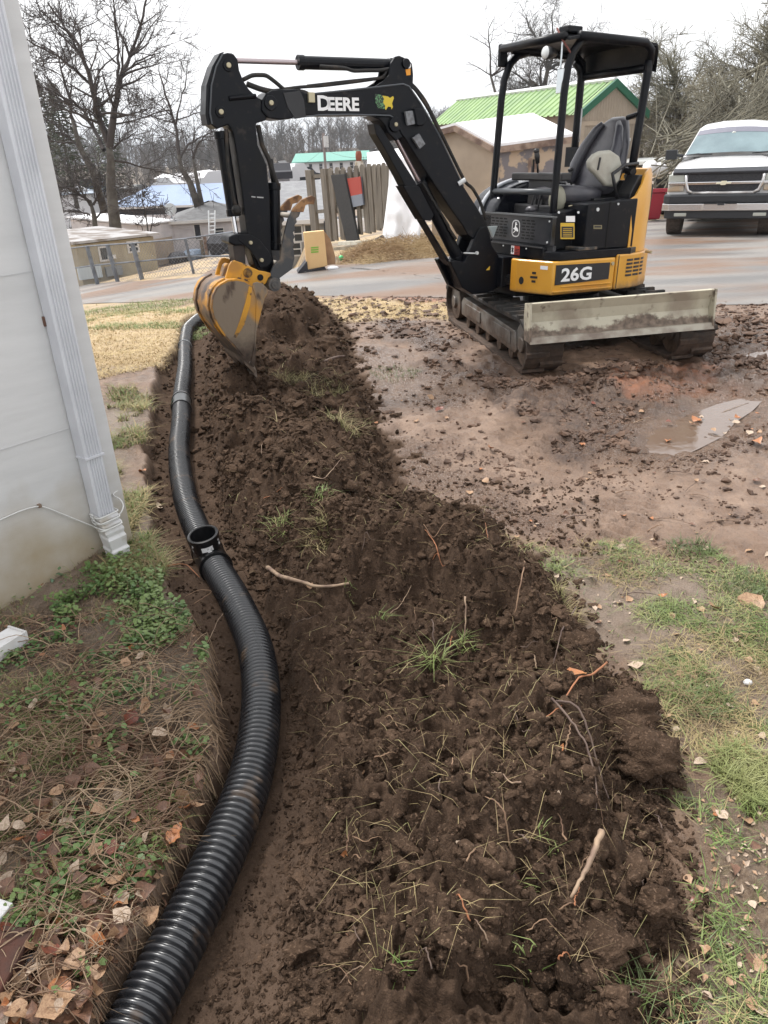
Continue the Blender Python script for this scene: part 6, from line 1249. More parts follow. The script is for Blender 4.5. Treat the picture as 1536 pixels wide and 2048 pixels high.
for s_ in (-1, 1):
    for (z0, z1, nm) in ((.965, 1.095, 'headlight'), (.80, .91, 'turn_signal')):
        x0, x1 = (s_*.67, s_*.965); m = MB(TR); m.box(min(x0, x1), max(x0, x1), -.12, 0.02, z0, z1); obj(nm, m, hlm if nm == 'headlight' else mat('signal_lens', (.45, .45, .42), .2, (.42, .32, .22), 4), truck, bevel=.02)
    m = MB(TR); m.tube([(s_*.66, .03, 1.08), (s_*.64, .035, .93), (s_*.60, .035, .82), (s_*.52, .035, .775)], .032, 8); obj('grille_surround', m, chd, truck, smooth=True)
m = MB(TR); m.tube([(-.52, .035, .775), (0, .045, .77), (.52, .035, .775)], .032, 8); obj('grille_surround', m, chd, truck, smooth=True)
m = MB(TR); m.box(-.96, .96, .0, .055, .915, .965); obj('grille_bar', m, M['chrome'], truck, bevel=.012)
bow = [(-.13, .925), (-.05, .925), (-.045, .905), (.035, .905), (.045, .925), (.12, .925), (.135, .955), (.055, .955), (.05, .975), (-.04, .975), (-.05, .955), (-.115, .955)]
m = MB(TR); m.side(bow, .05, .075); obj('bow_tie_emblem', m, M['pinm'] if False else mat('emblem_pale', (.7, .66, .5), .3), truck, bevel=.003)
m = MB(TR); m.plan([(-1.02, -.35), (-1.02, .0), (-.9, .12), (.9, .12), (1.02, .0), (1.02, -.35)], .60, .755); obj('bumper_pad', m, tb_, truck, bevel=.03)
m = MB(TR); m.plan([(-1.03, -.35), (-1.03, .02), (-.9, .145), (-.3, .16), (-.3, .14), (.3, .14), (.3, .16), (.9, .145), (1.03, .02), (1.03, -.35)], .475, .595); obj('bumper', m, mat('bumper_chrome', (.66, .65, .65), .2, metal=.9), truck, bevel=.012)
m = MB(TR); m.box(-.05, .07, .13, .17, .57, .61); m.box(-.28, -.06, .13, .15, .59, .605); m.box(.08, .28, .13, .15, .59, .605); obj('plate_recess', m, tb_, truck)
m = MB(TR); m.plan([(-.98, -.4), (-.98, .0), (-.85, .10), (.85, .10), (.98, .0), (.98, -.4)], .33, .475); obj('air_dam', m, tb_, truck, bevel=.02)
for s_ in (-1, 1):
    m = MB(TR); m.box(s_*.68-.11, s_*.68+.11, .09, .112, .375, .435); obj('fog_lamp', m, hlm, truck, bevel=.02)
    for bb in (-.55, -4.2):
        m = MB(TR); m.cyl((s_*.95, bb, .36), (s_*.68, bb, .36), .37, 28); ty = obj('wheel', m, M['blackp'], truck, bevel=.03); m = MB(TR); m.cyl((s_*.96, bb, .36), (s_*.90, bb, .36), .2, 18); obj('rim', m, M['chrome'], ty)
m = MB(TR); m.box(-.8, .8, -5.2, -.1, .34, .52); obj('underbody', m, M['darkwall'], truck)
# bins with bags
for i, (x, y, yt, mt, lbl, w_) in enumerate(((1300, 442, 384, mat('red_bin', (.30, .02, .035), .45), 'dark red wheelie bin standing behind the yellow counterweight', .52), (1322, 428, 362, M['blackp'], 'black wheelie bin with a raised lid between red bin and truck', .5))):
    g_ = gm(x, y); fr_ = yawframe(g_, 10); h_ = zfor(*g_[:2], yt)-g_[2]; t = thing('wheelie_bin', g_, lbl, 'wheelie bin', 'wheelie bins behind the excavator')
    m = MB(fr_); a, b = w_*.36, w_*.5; m.add([fr_.P(*p) for p in ((-a, -a, .05), (a, -a, .05), (a, a, .05), (-a, a, .05), (-b, -b, h_), (b, -b, h_), (b, b, h_), (-b, b, h_))], [(3, 2, 1, 0), (4, 5, 6, 7), (0, 1, 5, 4), (1, 2, 6, 5), (2, 3, 7, 6), (3, 0, 4, 7)]); obj('bin_body', m, mt, t, bevel=.03)
    m = MB(fr_); m.front([(-b-.04, h_), (b+.05, h_), (b+.05, h_+.04), (-b-.04, h_+.09)], -b-.03, b+.03); obj('lid', m, mt, t, bevel=.01); m = MB(fr_); m.cyl((-a, b, .1), (a, b, .1), .1, 12); obj('wheel', m, M['rubber'], t)
g_ = gm(1318, 428); zb_ = zfor(*g_[:2], 352)
for i, (x, y, r_) in enumerate(((1302, 338, .22), (1320, 341, .2))):
    q = atY(x, y, g_[1]-.3); m = MB(yawframe(q, 0)); m.ell((0, 0, 0), (r_, r_, r_*.95), 14, 10); mv = np.array(m.v)-q; nn_ = fbm(mv[:, 0]*8+i, mv[:, 2]*8, 3, 3)[:, None]; m.v = [tuple(v) for v in (q+mv*(.8+.4*nn_))]
    obj('bin_bag', m, M['roofwhite'], loc=q-np.array([0, 0, r_]), label=('left white rubbish bag heaped on the bins', 'right white rubbish bag sagging over the black bin')[i], cat='rubbish bag', group='white rubbish bags on the bins', smooth=True)
g_ = gm(1312, 428); m = MB(yawframe(g_, 0)); m.ell((0, 0, .12), (.12, .1, .13)); obj('bin_bag', m, M['roofwhite'], loc=g_, label='small white bag on the ground beside the red bin', cat='rubbish bag', group='white rubbish bags on the bins', smooth=True)

# ------------------------------------------------------------------ straw bank at the far side of the road
bl_ = G2([(672, 530), (700, 505), (780, 502), (850, 488), (905, 486), (905, 512), (820, 521), (740, 530)]); cx, cy = np.mean(bl_, 0)
sv = []; R3 = random.Random(9)
bx = [p[0] for p in bl_]; by = [p[1] for p in bl_]
for i in range(9000):
    x, y = R3.uniform(min(bx), max(bx)), R3.uniform(min(by), max(by)+.3); e = float(sdf(bl_, np.array([x]), np.array([y]))[0])
    if e < -.05: continue
    z = float(slope_base(x, y))+.30*float(sm(-.05, .6, e))*R3.uniform(.3, 1); v = np.array([R3.gauss(0, 1), R3.gauss(0, .5), R3.gauss(0, .35)]); v = v/np.linalg.norm(v)*R3.uniform(.06, .2); sv.append((x, y, z, x+v[0], y+v[1], max(z+v[2], float(slope_base(x, y))), .004, .002))
segmesh('straw', sv, mat('straw_stalks', (.42, .31, .17), .9, (.26, .17, .09), 1.5, lo=.42, hi=.58), kind='stuff')

# ------------------------------------------------------------------ trees
def limb(segs, pts, r0, r1, kids, klen, depth=2, R_=random, spread=.62, jitter=.0, minr=.006):
    P_ = [np.array(p, float) for p in pts]; n = len(P_); L_ = [0]
    for a, b in zip(P_, P_[1:]): L_.append(L_[-1]+np.linalg.norm(b-a))
    k = max(n*3, 6); s = np.linspace(0, L_[-1], k); Q_ = [np.array([np.interp(x, L_, [p[c] for p in P_]) for c in range(3)]) for x in s]
    for i in range(1, k-1): Q_[i] = Q_[i]+np.array([R_.gauss(0, .03), R_.gauss(0, .03), R_.gauss(0, .02)])
    rad = [r0+(r1-r0)*i/(k-1) for i in range(k)]
    for i in range(k-1): segs.append((*Q_[i], *Q_[i+1], rad[i], rad[i+1]))
    for _ in range(kids):
        t_ = R_.uniform(.12, 1)**.8*(k-1); i = min(int(t_), k-2); b = Q_[i]; dd = Q_[i+1]-Q_[i]; dd /= np.linalg.norm(dd); v = np.array([R_.gauss(0, 1), R_.gauss(0, 1), R_.gauss(0, .8)]); v -= dd*(v@dd); v /= np.linalg.norm(v); grow(segs, b, dd*.55+v*spread, klen*R_.uniform(.5, 1.1), max(minr, rad[i]*.5), depth, spread, 0, (2, 4), R_, minr)
    return Q_
def pxl(pts, Y, dy=None): return [atY(x, y, Y+(dy[i] if dy else 0)) for i, (x, y) in enumerate(pts)]
def ptree(name, label, trunk, limbs, Y, R_, mt, tr, kids, klen, depth=2, minr=.008, cat='tree'):
    base = atY(*trunk[0], Y); base = np.array([base[0], base[1], base[2]-.4]); t = thing(name, base, label, cat); ts = []; pts = pxl(trunk, Y); pts[0] = pts[0]-np.array([0, 0, .6])
    n = len(pts); m = MB(); m.tube(pts, [tr*(1.25-.75*i/(n-1)) for i in range(n)], 9, local=False); obj('trunk', m, M['bark'], t, smooth=True)
    cs = []
    for L_, r0, r1, kd in limbs:
        dy = [0]; 
        for _ in L_[1:]: dy.append(dy[-1]+R_.uniform(-.9, .9))
        limb(cs, pxl(L_, Y, dy), r0, r1, kd or kids, klen, depth, R_, minr=minr)
    segmesh('crown', cs, mt, parent=t, n=4); return t
RA = random.Random(11)
ptree('bare_tree', 'big bare tree with a forked trunk rising left of the excavator arm', [(232, 478), (228, 430), (222, 370), (222, 320), (218, 290)], [
    ([(218, 295), (228, 230), (238, 160), (262, 110), (285, 40), (300, -30)], .17, .03, 16), ([(222, 300), (200, 240), (183, 170), (160, 100), (130, 50), (95, 5)], .15, .03, 18),
    ([(208, 300), (188, 255), (170, 225), (140, 200), (100, 180), (60, 165)], .11, .02, 14), ([(238, 165), (235, 100), (230, 40), (226, -20)], .07, .02, 10), ([(228, 235), (260, 230), (300, 215)], .05, .012, 6),
    ([(183, 170), (150, 140), (110, 110), (70, 90), (40, 70)], .07, .02, 14), ([(240, 150), (280, 120), (330, 98)], .05, .012, 7), ([(232, 248), (290, 235), (330, 215)], .04, .01, 6), ([(170, 120), (130, 60), (80, 20), (60, -30)], .06, .015, 12),
    ([(226, 320), (270, 330), (330, 345), (365, 355)], .05, .012, 8), ([(222, 300), (240, 285), (275, 262)], .05, .015, 8)], 36, RA, M['twigL'], .24, 12, 2.2)
ptree('bare_tree', 'slim bare tree leaning behind the big one near the house wall', [(205, 400), (185, 340), (160, 295), (145, 240)], [
    ([(150, 260), (138, 200), (125, 150), (110, 90)], .10, .02, 12), ([(160, 295), (120, 260), (85, 230)], .06, .015, 8), ([(145, 285), (110, 285), (80, 275)], .05, .012, 8), ([(140, 210), (110, 180), (70, 150)], .05, .012, 9)], 40, RA, M['twigL'], .16, 10, 2.2)
ptree('bare_tree', 'leaning twin stemmed bare tree behind the pale blue roof', [(397, 402), (380, 365), (362, 335), (358, 310)], [
    ([(358, 312), (352, 255), (340, 210), (325, 165), (318, 130)], .11, .02, 9), ([(352, 250), (365, 190), (372, 150), (376, 115)], .06, .012, 6), ([(362, 315), (375, 290), (400, 275), (430, 272)], .07, .015, 7), ([(350, 240), (390, 228), (425, 215)], .04, .01, 5), ([(345, 220), (310, 225), (285, 235)], .04, .01, 5)], 46, RA, M['twigL'], .18, 8, 1.8)
ptree('bare_tree', 'second stem of bare tree crossing the pale blue roof ridge', [(404, 402), (392, 350), (386, 318)], [
    ([(386, 320), (395, 290), (412, 270), (440, 255)], .07, .012, 7), ([(386, 318), (384, 290), (392, 260), (410, 240)], .05, .01, 6)], 46, RA, M['twigL'], .12, 6, 1.6)
ptree('bare_tree', 'low spreading bare tree at the foot of the big trunk', [(190, 470), (188, 430), (180, 400)], [
    ([(182, 405), (150, 380), (110, 370)], .07, .015, 14), ([(185, 415), (165, 390), (150, 350)], .06, .015, 14), ([(186, 410), (200, 380), (205, 350)], .06, .015, 12), ([(180, 430), (150, 420), (110, 425)], .05, .012, 12), ([(188, 440), (215, 415), (250, 400)], .05, .012, 10)], 38, RA, M['twigL'], .12, 12, 1.5)
ptree('sapling', 'thin bare sapling standing in front of the white lean-to', [(300, 528), (298, 480), (292, 430)], [([(294, 440), (285, 400), (270, 370)], .03, .008, 8), ([(298, 480), (305, 430), (312, 395)], .03, .008, 8), ([(297, 500), (280, 450), (265, 420)], .025, .008, 8)], 34, RA, M['twigL'], .05, 7, 1.0)
# evergreens in the left wood
for i, (x, y, Y_, h_, w_) in enumerate(((150, 392, 70, 8.0, 2.6), (118, 400, 66, 8.5, 3.0), (232, 392, 84, 8.5, 2.2))):
    g_ = gY(x, y, Y_); z0 = zfor(*g_[:2], y); t = thing('evergreen_tree', (g_[0], g_[1], z0), ('dark evergreen left of the slim bare tree', 'broad dark evergreen against the house wall edge', 'narrow green conifer behind the forked trunk')[i], 'tree')
    m = MB(); m.tube([(g_[0], g_[1], z0-1), (g_[0], g_[1], z0+h_*.9)], [.2, .04], 7, local=False); obj('trunk', m, M['bark'], t); cs = []; Rg_ = random.Random(i)
    for k in range(900):
        u = Rg_.random()**.8; a = Rg_.uniform(0, 2*pi); rr_ = w_*(1-u)*Rg_.uniform(.3, 1)*(1+.25*sin(5*a+u*9)); p = np.array([g_[0]+rr_*cos(a), g_[1]+rr_*sin(a), z0+.4+u*h_]); e = p+np.array([cos(a)*.35, sin(a)*.35, Rg_.uniform(-.25, .1)]); cs.append((*p, *e, .07, .01))
    segmesh('crown', cs, mat('evergreen_needles', (.05, .062, .036), .9, (.085, .085, .055), .6), parent=t, n=3)
# right hand trees
RB = random.Random(21)
def freetree(name, label, px_, Y_, ytop, trunkr, R_, mt, nl=8, depth=3, spread=.7, lean=0, klen=.42, minr=.008, kids=(3, 5), basey=None, dens=1):
    g_ = gY(px_, 400, Y_); H_ = zfor(g_[0], g_[1], ytop)-g_[2]; t = thing(name, g_, label, 'tree'); p = g_.copy(); pts = [p-np.array([0, 0, .3])]
    for k in range(6): p = p+np.array([R_.gauss(lean*.12, .12), R_.gauss(0, .12), H_*.13]); pts.append(p)
    m = MB(); m.tube(pts, [trunkr*(1.2-.11*k) for k in range(7)], 8, local=False); obj('trunk', m, M['bark'], t, smooth=True); cs = []
    for k in range(nl):
        i = R_.randint(2, 6); a = R_.uniform(0, 2*pi); el = R_.uniform(.1, 1.1); d_ = np.array([cos(a)*cos(el), sin(a)*cos(el), sin(el)]); grow(cs, pts[i], d_, H_*klen*R_.uniform(.7, 1.1), trunkr*.5, depth, spread, .2, kids, R_, minr)
    grow(cs, pts[-1], np.array([0, 0, 1.]), H_*.4, trunkr*.6, depth, spread, 0, kids, R_, minr)
    segmesh('crown', cs, mt, parent=t, n=3); return t
freetree('bare_tree', 'tall pale twigged tree at the right edge above the truck roof', 1522, 26, 20, .22, RB, M['twigR'], nl=12, kids=(4, 6))
freetree('bare_tree', 'dense pale twigged tree rising behind the truck windscreen', 1435, 30, 95, .16, RB, M['twigR'], nl=13, kids=(4, 6))
freetree('bare_tree', 'bushy pale tree just right of the canopy post', 1345, 34, 115, .16, RB, M['twigR'], nl=13, kids=(4, 6))
freetree('bare_tree', 'wide bare tree outside the right side of the drive', 1640, 27, 60, .2, RB, M['twigR'], nl=9, kids=(3, 5))
freetree('bare_tree', 'grey round crowned tree seen under the canopy roof behind the green barn', 1085, 52, 70, .22, RB, mat('twigs_grey', (.09, .085, .08), .9), nl=14, kids=(4, 6))
freetree('bare_tree', 'thin bare tree left of the canopy above the barn ridge', 985, 50, 85, .12, RB, M['twigL'], nl=5, depth=2)
freetree('bare_tree', 'lower pale tree between the green barn gable and the rear post', 1272, 37, 165, .12, RB, M['twigR'], nl=9)
freetree('bare_tree', 'low tangled tree behind the truck bonnet', 1480, 22, 170, .12, RB, M['twigR'], nl=10, spread=.9)
# brush pile
bs = []; RBp = random.Random(4)
for i in range(620):
    px_ = RBp.uniform(1290, 1560); Y_ = RBp.uniform(20, 24); g_ = gY(px_, 400, Y_); z = RBp.uniform(0, 1.0)*1.9; p = g_+np.array([0, 0, z]); d_ = np.array([RBp.gauss(.9, .35), RBp.gauss(0, .3), RBp.gauss(.35, .25)]); l = RBp.uniform(.8, 2.6); grow(bs, p, d_, l, RBp.uniform(.012, .035), 1 if i % 2 else 0, .4, .1, (1, 3), RBp, .006, .08)
g_ = gY(1420, 400, 22); segmesh('brush_pile', bs, M['twigR'], loc=tuple(g_), label='heap of cut pale branches piled behind the truck and bins', cat='brush pile')

hz = MB(); hz.box(-2900, 2900, -900, 2900, -60, 70)
def hazemat():
    m = bpy.data.materials.new('damp_air'); m.use_nodes = True; n = m.node_tree; n.nodes.clear(); o = n.nodes.new('ShaderNodeOutputMaterial'); v = n.nodes.new('ShaderNodeVolumePrincipled')
    v.inputs['Color'].default_value = (.82, .88, .96, 1); v.inputs['Density'].default_value = 0.0004; v.inputs['Anisotropy'].default_value = 0.2; n.links.new(v.outputs[0], o.inputs['Volume']); return m
obj('haze', hz, hazemat(), kind='stuff')
def hfast(x, y):                      # height looked up on the ground mesh
    AZr = np.radians(az); r = np.hypot(x, y); a = np.arctan2(x, y); i = np.clip(np.searchsorted(rr, r)-1, 0, nr-2); j = np.clip(np.searchsorted(AZr, a)-1, 0, na-2)
    u = np.clip((r-rr[i])/(rr[i+1]-rr[i]), 0, 1); v = np.clip((a-AZr[j])/(AZr[j+1]-AZr[j]), 0, 1)
    return (GZ[i, j]*(1-v)+GZ[i, j+1]*v)*(1-u)+(GZ[i+1, j]*(1-v)+GZ[i+1, j+1]*v)*u
def gpt(px, py):
    p = march(px, py); r = ray(px, py)
    for _ in range(3): z = float(hfast(p[0], p[1])); q = CAM+r*((z-1.6)/r[2]); p = (p+q)/2
    return np.array([p[0], p[1], float(hfast(p[0], p[1]))])
# ------------------------------------------------------------------ house corner with downspout
CN = np.array([-1.17, 3.08, 0.0]); wa = np.array([-.632, -.775, 0]); wn = np.array([.775, -.632, 0])
WF = Fr(CN, wa, wn, (0, 0, 1))                     # a along the wall from the corner, b out of the wall, c up
def wp(px, py, off=0.0): p = hit_plane(px, py, WF.o+WF.b*off, WF.b); a, b, c = WF.inv(p); return a, c
def wall_mat():
    m = mat('painted_panel', (.60, .60, .595), .6, (.53, .53, .525), 2.2, lo=.35, hi=.7, bump=.0015, bscale=5, stretch=(1, 1, 6)); n = m.node_tree; P = n.nodes['Principled BSDF']
    tc = n.nodes.new('ShaderNodeTexCoord'); sp_ = n.nodes.new('ShaderNodeSeparateXYZ'); n.links.new(tc.outputs['Object'], sp_.inputs[0])
    nz = n.nodes.new('ShaderNodeTexNoise'); nz.inputs['Scale'].default_value = 5; nz.inputs['Detail'].default_value = 8; n.links.new(tc.outputs['Object'], nz.inputs['Vector'])
    ad = n.nodes.new('ShaderNodeMath'); ad.operation = 'MULTIPLY_ADD'; n.links.new(nz.outputs[0], ad.inputs[0]); ad.inputs[1].default_value = -.55; n.links.new(sp_.outputs[2], ad.inputs[2])
    r = n.nodes.new('ShaderNodeMapRange'); r.inputs[1].default_value = -.26; r.inputs[2].default_value = .16; r.inputs[3].default_value = 1; r.inputs[4].default_value = 0; n.links.new(ad.outputs[0], r.inputs[0])
    mx = n.nodes.new('ShaderNodeMixRGB'); old = P.inputs['Base Color'].links[0].from_socket; n.links.new(r.outputs[0], mx.inputs[0]); n.links.new(old, mx.inputs[1]); mx.inputs[2].default_value = (.36, .30, .21, 1); 
    n2 = n.nodes.new('ShaderNodeTexNoise'); n2.inputs['Scale'].default_value = 3.1; n2.inputs['Detail'].default_value = 3; n.links.new(tc.outputs['Object'], n2.inputs['Vector'])
    r2 = n.nodes.new('ShaderNodeMapRange'); r2.inputs[1].default_value = .745; r2.inputs[2].default_value = .76; n.links.new(n2.outputs[0], r2.inputs[0])
    m2 = n.nodes.new('ShaderNodeMixRGB'); n.links.new(r2.outputs[0], m2.inputs[0]); n.links.new(mx.outputs[0], m2.inputs[1]); m2.inputs[2].default_value = (.2, .17, .15, 1)
    n.links.new(m2.outputs[0], P.inputs['Base Color']); return m
hs_ = thing('house', CN, 'pale grey painted house corner rising at the left edge of the picture', 'house')
wm_ = wall_mat()
m = MB(WF)
m.box(0, 6, -5, 0, -.3, 2.7); obj('wall', m, wm_, hs_)
m = MB(WF); a0, c0 = wp(137, 640); m.box(-.006, .058, 0, .006, -.02, 2.7); obj('corner_strip', m, wm_, hs_, bevel=.003)
for zz in (.62, 1.24, 1.86, 2.48): m = MB(WF); m.box(.062, 6, 0, .0025, zz, zz+.004); obj('panel_joint', m, mat('joint_grey', (.50, .50, .50), .7) if zz == .62 else bpy.data.materials['joint_grey'], hs_)
m = MB(WF); m.box(-.12, 6.2, -5.2, .12, 2.7, 2.82); obj('eave', m, M['trim'], hs_)
# downspout
dsm = mat('downspout_white', (.58, .59, .62), .35, (.48, .49, .52), 6, lo=.4, hi=.7)
dR = wp(234, 1025, .08)[0]; dL = wp(196, 1037, .08)[0]; 
d0_, d1_ = dR, dR+.082; DP = .075
ds = thing('downspout', WF.P((d0_+d1_)/2, .04, .2), 'white ribbed metal downspout strapped to the house corner', 'downspout')
prof = [(d0_, .006), (d0_, DP-.006), (d0_+.006, DP)]
nrib = 5
for k in range(nrib):
    x = d0_+.012+k*.0125; prof += [(x, DP), (x+.003, DP-.005), (x+.006, DP-.005), (x+.009, DP)]
prof += [(d1_-.006, DP), (d1_, DP-.006), (d1_, .006)]
zb_ = wp(215, 1030, .08)[1]; zj = wp(190, 915, .08)[1]
m = MB(WF); m.plan(prof, zj, 2.69); obj('upper_pipe', m, dsm, ds)
pr2 = [(d0_+.003+(a-d0_)*.93, b*.97) for a, b in prof]; m = MB(WF); m.plan(pr2, zb_-.01, zj+.02); obj('lower_pipe', m, dsm, ds)
m = MB(WF); m.plan([(d0_-.004, .002), (d0_-.004, DP+.003), (d1_+.004, DP+.003), (d1_+.004, .002)], zj-.004, zj+.006); obj('joint_band', m, dsm, ds, bevel=.001)
# crumpled offset at the foot
zf = wp(232, 1118, .10)[1]
secs = []
def rsec(a0, a1, b0, b1, c): return [(a0, b0, c), (a1, b0, c), (a1, b1, c+.0), (a0, b1, c)]
for i, (c, s_, o) in enumerate(((zb_+.01, .002, 0), (zb_-.006, .007, .002), (zb_-.02, .0, .005), (zb_-.034, .008, .009), (zb_-.05, .001, .012), (zb_-.066, .007, .016), (zb_-.085, .0, .02), (zb_-.10, .004, .024), (zf+.055, -.002, .026), (zf+.045, .004, .028), (zf+.03, .0, .03), (zf, .0, .034))):
    secs.append([WF.P(d0_-s_-.3*o, .006+o, c), WF.P(d1_+s_-.3*o, .006+o, c), WF.P(d1_+s_-.3*o, DP+s_+o, c-.012), WF.P(d0_-s_-.3*o, DP+s_+o, c-.012)])
m = MB(); vs = [p for s_ in secs for p in s_]; m.add(vs, [(i*4+k, i*4+(k+1) % 4, (i+1)*4+(k+1) % 4, (i+1)*4+k) for i in range(len(secs)-1) for k in range(4)])
o = obj('foot_section', m, mat('spout_dirty', (.60, .60, .60), .4, (.40, .36, .30), 9, lo=.5, hi=.66), ds, bevel=.004); o.modifiers.new('s', 'SOLIDIFY').thickness = .003
m = MB(WF)
a_, c_ = wp(98, 640, .03); m.box(d1_+.0, d1_+.006, .0, .012, c_-.025, c_+.012)
obj('bracket', m, mat('rusty_clip', (.12, .06, .04), .8), ds)
# cable along the wall and wound round the spout
cm = mat('white_cable', (.62, .62, .60), .5)
cb = thing('cable', WF.P(.5, .01, zb_), 'thin white cable stapled across the wall and wound round the downspout', 'cable')
pts = [(*wp(-60, 1062), .008), (*wp(0, 1038), .008), (*wp(40, 1020), .008), (*wp(72, 1011), .01), (*wp(88, 1013), .01), (*wp(130, 1030), .012), (*wp(165, 1044), .02), (*wp(196, 1055), .03)]
P_ = [(a, b, c) for a, c, b in pts]; k_ = np.linspace(0, len(P_)-1, 50); P_ = np.array(P_); Pi = np.stack([np.interp(k_, range(len(P_)), P_[:, i]) for i in range(3)], -1)
for _ in range(6): Pi[1:-1] = (Pi[:-2]+2*Pi[1:-1]+Pi[2:])/4
m = MB(WF); m.tube([tuple(p) for p in Pi], .0032, 6); obj('run', m, cm, cb, smooth=True)
q = wp(77, 1011); m = MB(WF); m.box(q[0]-.006, q[0]+.006, 0, .016, q[1]-.006, q[1]+.008); obj('staple', m, mat('staple_brown', (.2, .14, .1), .6), cb)
for i, dz in enumerate((-.005, -.022, -.03, -.048, -.062)):
    o_ = .004+i*.003; zz = zb_+dz; pts = []
    for t_ in np.linspace(0, 1, 25):
        a = t_*2*pi; x = cos(a); y = sin(a); sx = np.sign(x)*abs(x)**.45; sy = np.sign(y)*abs(y)**.45; pts.append(((d0_+d1_)/2+sx*((d1_-d0_)/2+.010), .042+o_+sy*(DP/2+.008), zz+.012*t_-.010*sin(a)*(1 if i % 2 else -.6)))
    m = MB(WF); m.tube(pts, .0034, 6); obj('coil', m, cm, cb, smooth=True)
pts = [(d0_, .07, zb_-.03), (d0_-.02, .08, zb_-.015), (d0_-.045, .07, zb_+.005), (d0_-.05, .045, zb_+.03), (d0_-.03, .01, zb_+.05), (-.008, .0, zb_+.055), (-.01, -.06, zb_+.05)]
m = MB(WF); P_ = np.array(pts); k_ = np.linspace(0, len(P_)-1, 30); Pi = np.stack([np.interp(k_, range(len(P_)), P_[:, i]) for i in range(3)], -1)
for _ in range(3): Pi[1:-1] = (Pi[:-2]+2*Pi[1:-1]+Pi[2:])/4
m.tube([tuple(p) for p in Pi], .0032, 6); obj('loop', m, cm, cb, smooth=True)

# ------------------------------------------------------------------ corrugated drain pipe
pm = mat('black_polythene', (.012, .013, .016), .27, (.020, .021, .024), 7, lo=.45, hi=.7, spec=.9, rvar=.12, col3=(.085, .058, .040), s3=9, lo3=.62, hi3=.72)
PR = .063
Pw = np.array([(p[0], p[1]) for p in PIPE]); Pw = np.vstack([Pw[0]+(Pw[0]-Pw[1])*2.0, Pw]); ss_ = np.r_[0, np.cumsum(np.linalg.norm(np.diff(Pw, axis=0), axis=1))]
fine = np.linspace(0, ss_[-1], 1200); PX = np.interp(fine, ss_, Pw[:, 0]); PY = np.interp(fine, ss_, Pw[:, 1])
for _ in range(260):
    PX[1:-1] = (PX[:-2]+2*PX[1:-1]+PX[2:])/4; PY[1:-1] = (PY[:-2]+2*PY[1:-1]+PY[2:])/4
PZb = slope_base(PX, PY)-.115+PR-.004+.012*np.sin(fine*1.7)
PZ = PZb
s_at = lambda x, y: fine[np.argmin((PX-x)**2+(PY-y)**2)]
def pipe_pt(s): return np.array([np.interp(s, fine, PX), np.interp(s, fine, PY), np.interp(s, fine, PZ)])
def corr(name, s0, s1, pitch, label, r=PR+.003, depth=.0125, nseg=28):
    pr = [(0, -1), (.14, -.9), (.24, .35), (.36, .9), (.50, 1), (.64, .9), (.76, .35), (.88, -.9)]
    n = int((s1-s0)/pitch); S_ = []; Rr = []
    for i in range(n):
        for f, h in pr: S_.append(s0+(i+f)*pitch); Rr.append(r-depth/2+h*depth/2)
    S_ = np.array(S_); Rr = np.array(Rr); C_ = np.stack([np.interp(S_, fine, q) for q in (PX, PY, PZ)], -1); C2 = np.stack([np.interp(S_+.02, fine, q)-np.interp(S_-.02, fine, q) for q in (PX, PY, PZ)], -1)
    T_ = C2/np.linalg.norm(C2, axis=1)[:, None]; X_ = np.cross([0, 0, 1.], T_); X_ /= np.linalg.norm(X_, axis=1)[:, None]; Y_ = np.cross(T_, X_); a = np.linspace(0, 2*pi, nseg, endpoint=False)
    V_ = C_[:, None]+(X_[:, None]*np.cos(a)[None, :, None]+Y_[:, None]*np.sin(a)[None, :, None])*Rr[:, None, None]; m_ = len(S_)
    idx = np.arange(m_*nseg).reshape(m_, nseg); A_ = idx[:-1]; B_ = idx[1:]; Fq = np.stack([A_, np.roll(A_, -1, 1), np.roll(B_, -1, 1), B_], -1).reshape(-1, 4)
    return npmesh(name, V_.reshape(-1, 3), Fq, pm, loc=tuple(pipe_pt((s0+s1)/2)), smooth=True, label=label, cat='drain pipe')
g_ = march(425, 1128, -.06); sT = s_at(g_[0], g_[1]); g_ = march(363, 815, -.06); sC = s_at(g_[0], g_[1]); g_ = march(370, 693, -.06); sC2 = s_at(g_[0], g_[1])
corr('drain_pipe', 0.0, sT+.0, .0205, 'big black corrugated drain pipe curving from the lower edge to the open fitting')
corr('drain_pipe', sT+.12, sC, .0205, 'black corrugated pipe running from the open fitting to the taped coupler', nseg=22)
corr('drain_pipe', sC+.02, fine[-1], .0205, 'far corrugated pipe from the taped coupler to beneath the bucket', nseg=18)
# coupler
cp_ = thing('pipe_coupler', pipe_pt(sC), 'smooth pipe coupler with a green edged sleeve on the far pipe', 'pipe coupler')
def sleeve(s0, s1, r, mt, name, par, n=24):
    q = [pipe_pt(s) for s in np.linspace(s0, s1, 5)]; m = MB(); m.tube(q, r, n, local=False); return obj(name, m, mt, par, smooth=False, auto=True)
sleeve(sC-.10, sC+.14, PR+.005, mat('grey_sleeve', (.05, .055, .058), .35), 'sleeve', cp_)
sleeve(sC-.10, sC-.075, PR+.010, pm, 'collar', cp_); sleeve(sC+.12, sC+.145, PR+.010, pm, 'collar', cp_); sleeve(sC2, sC2+.02, PR+.007, mat('pale_collar', (.2, .21, .22), .4), 'collar', cp_)
q = pipe_pt(sC+.02); m = MB(); m.add([q+np.array([-.066, -.08, -.01]), q+np.array([-.066, .10, -.01]), q+np.array([-.05, .10, .048]), q+np.array([-.05, -.08, .048])], [(0, 1, 2, 3)]); obj('green_label', m, mat('mint_label', (.20, .30, .22), .5), cp_)
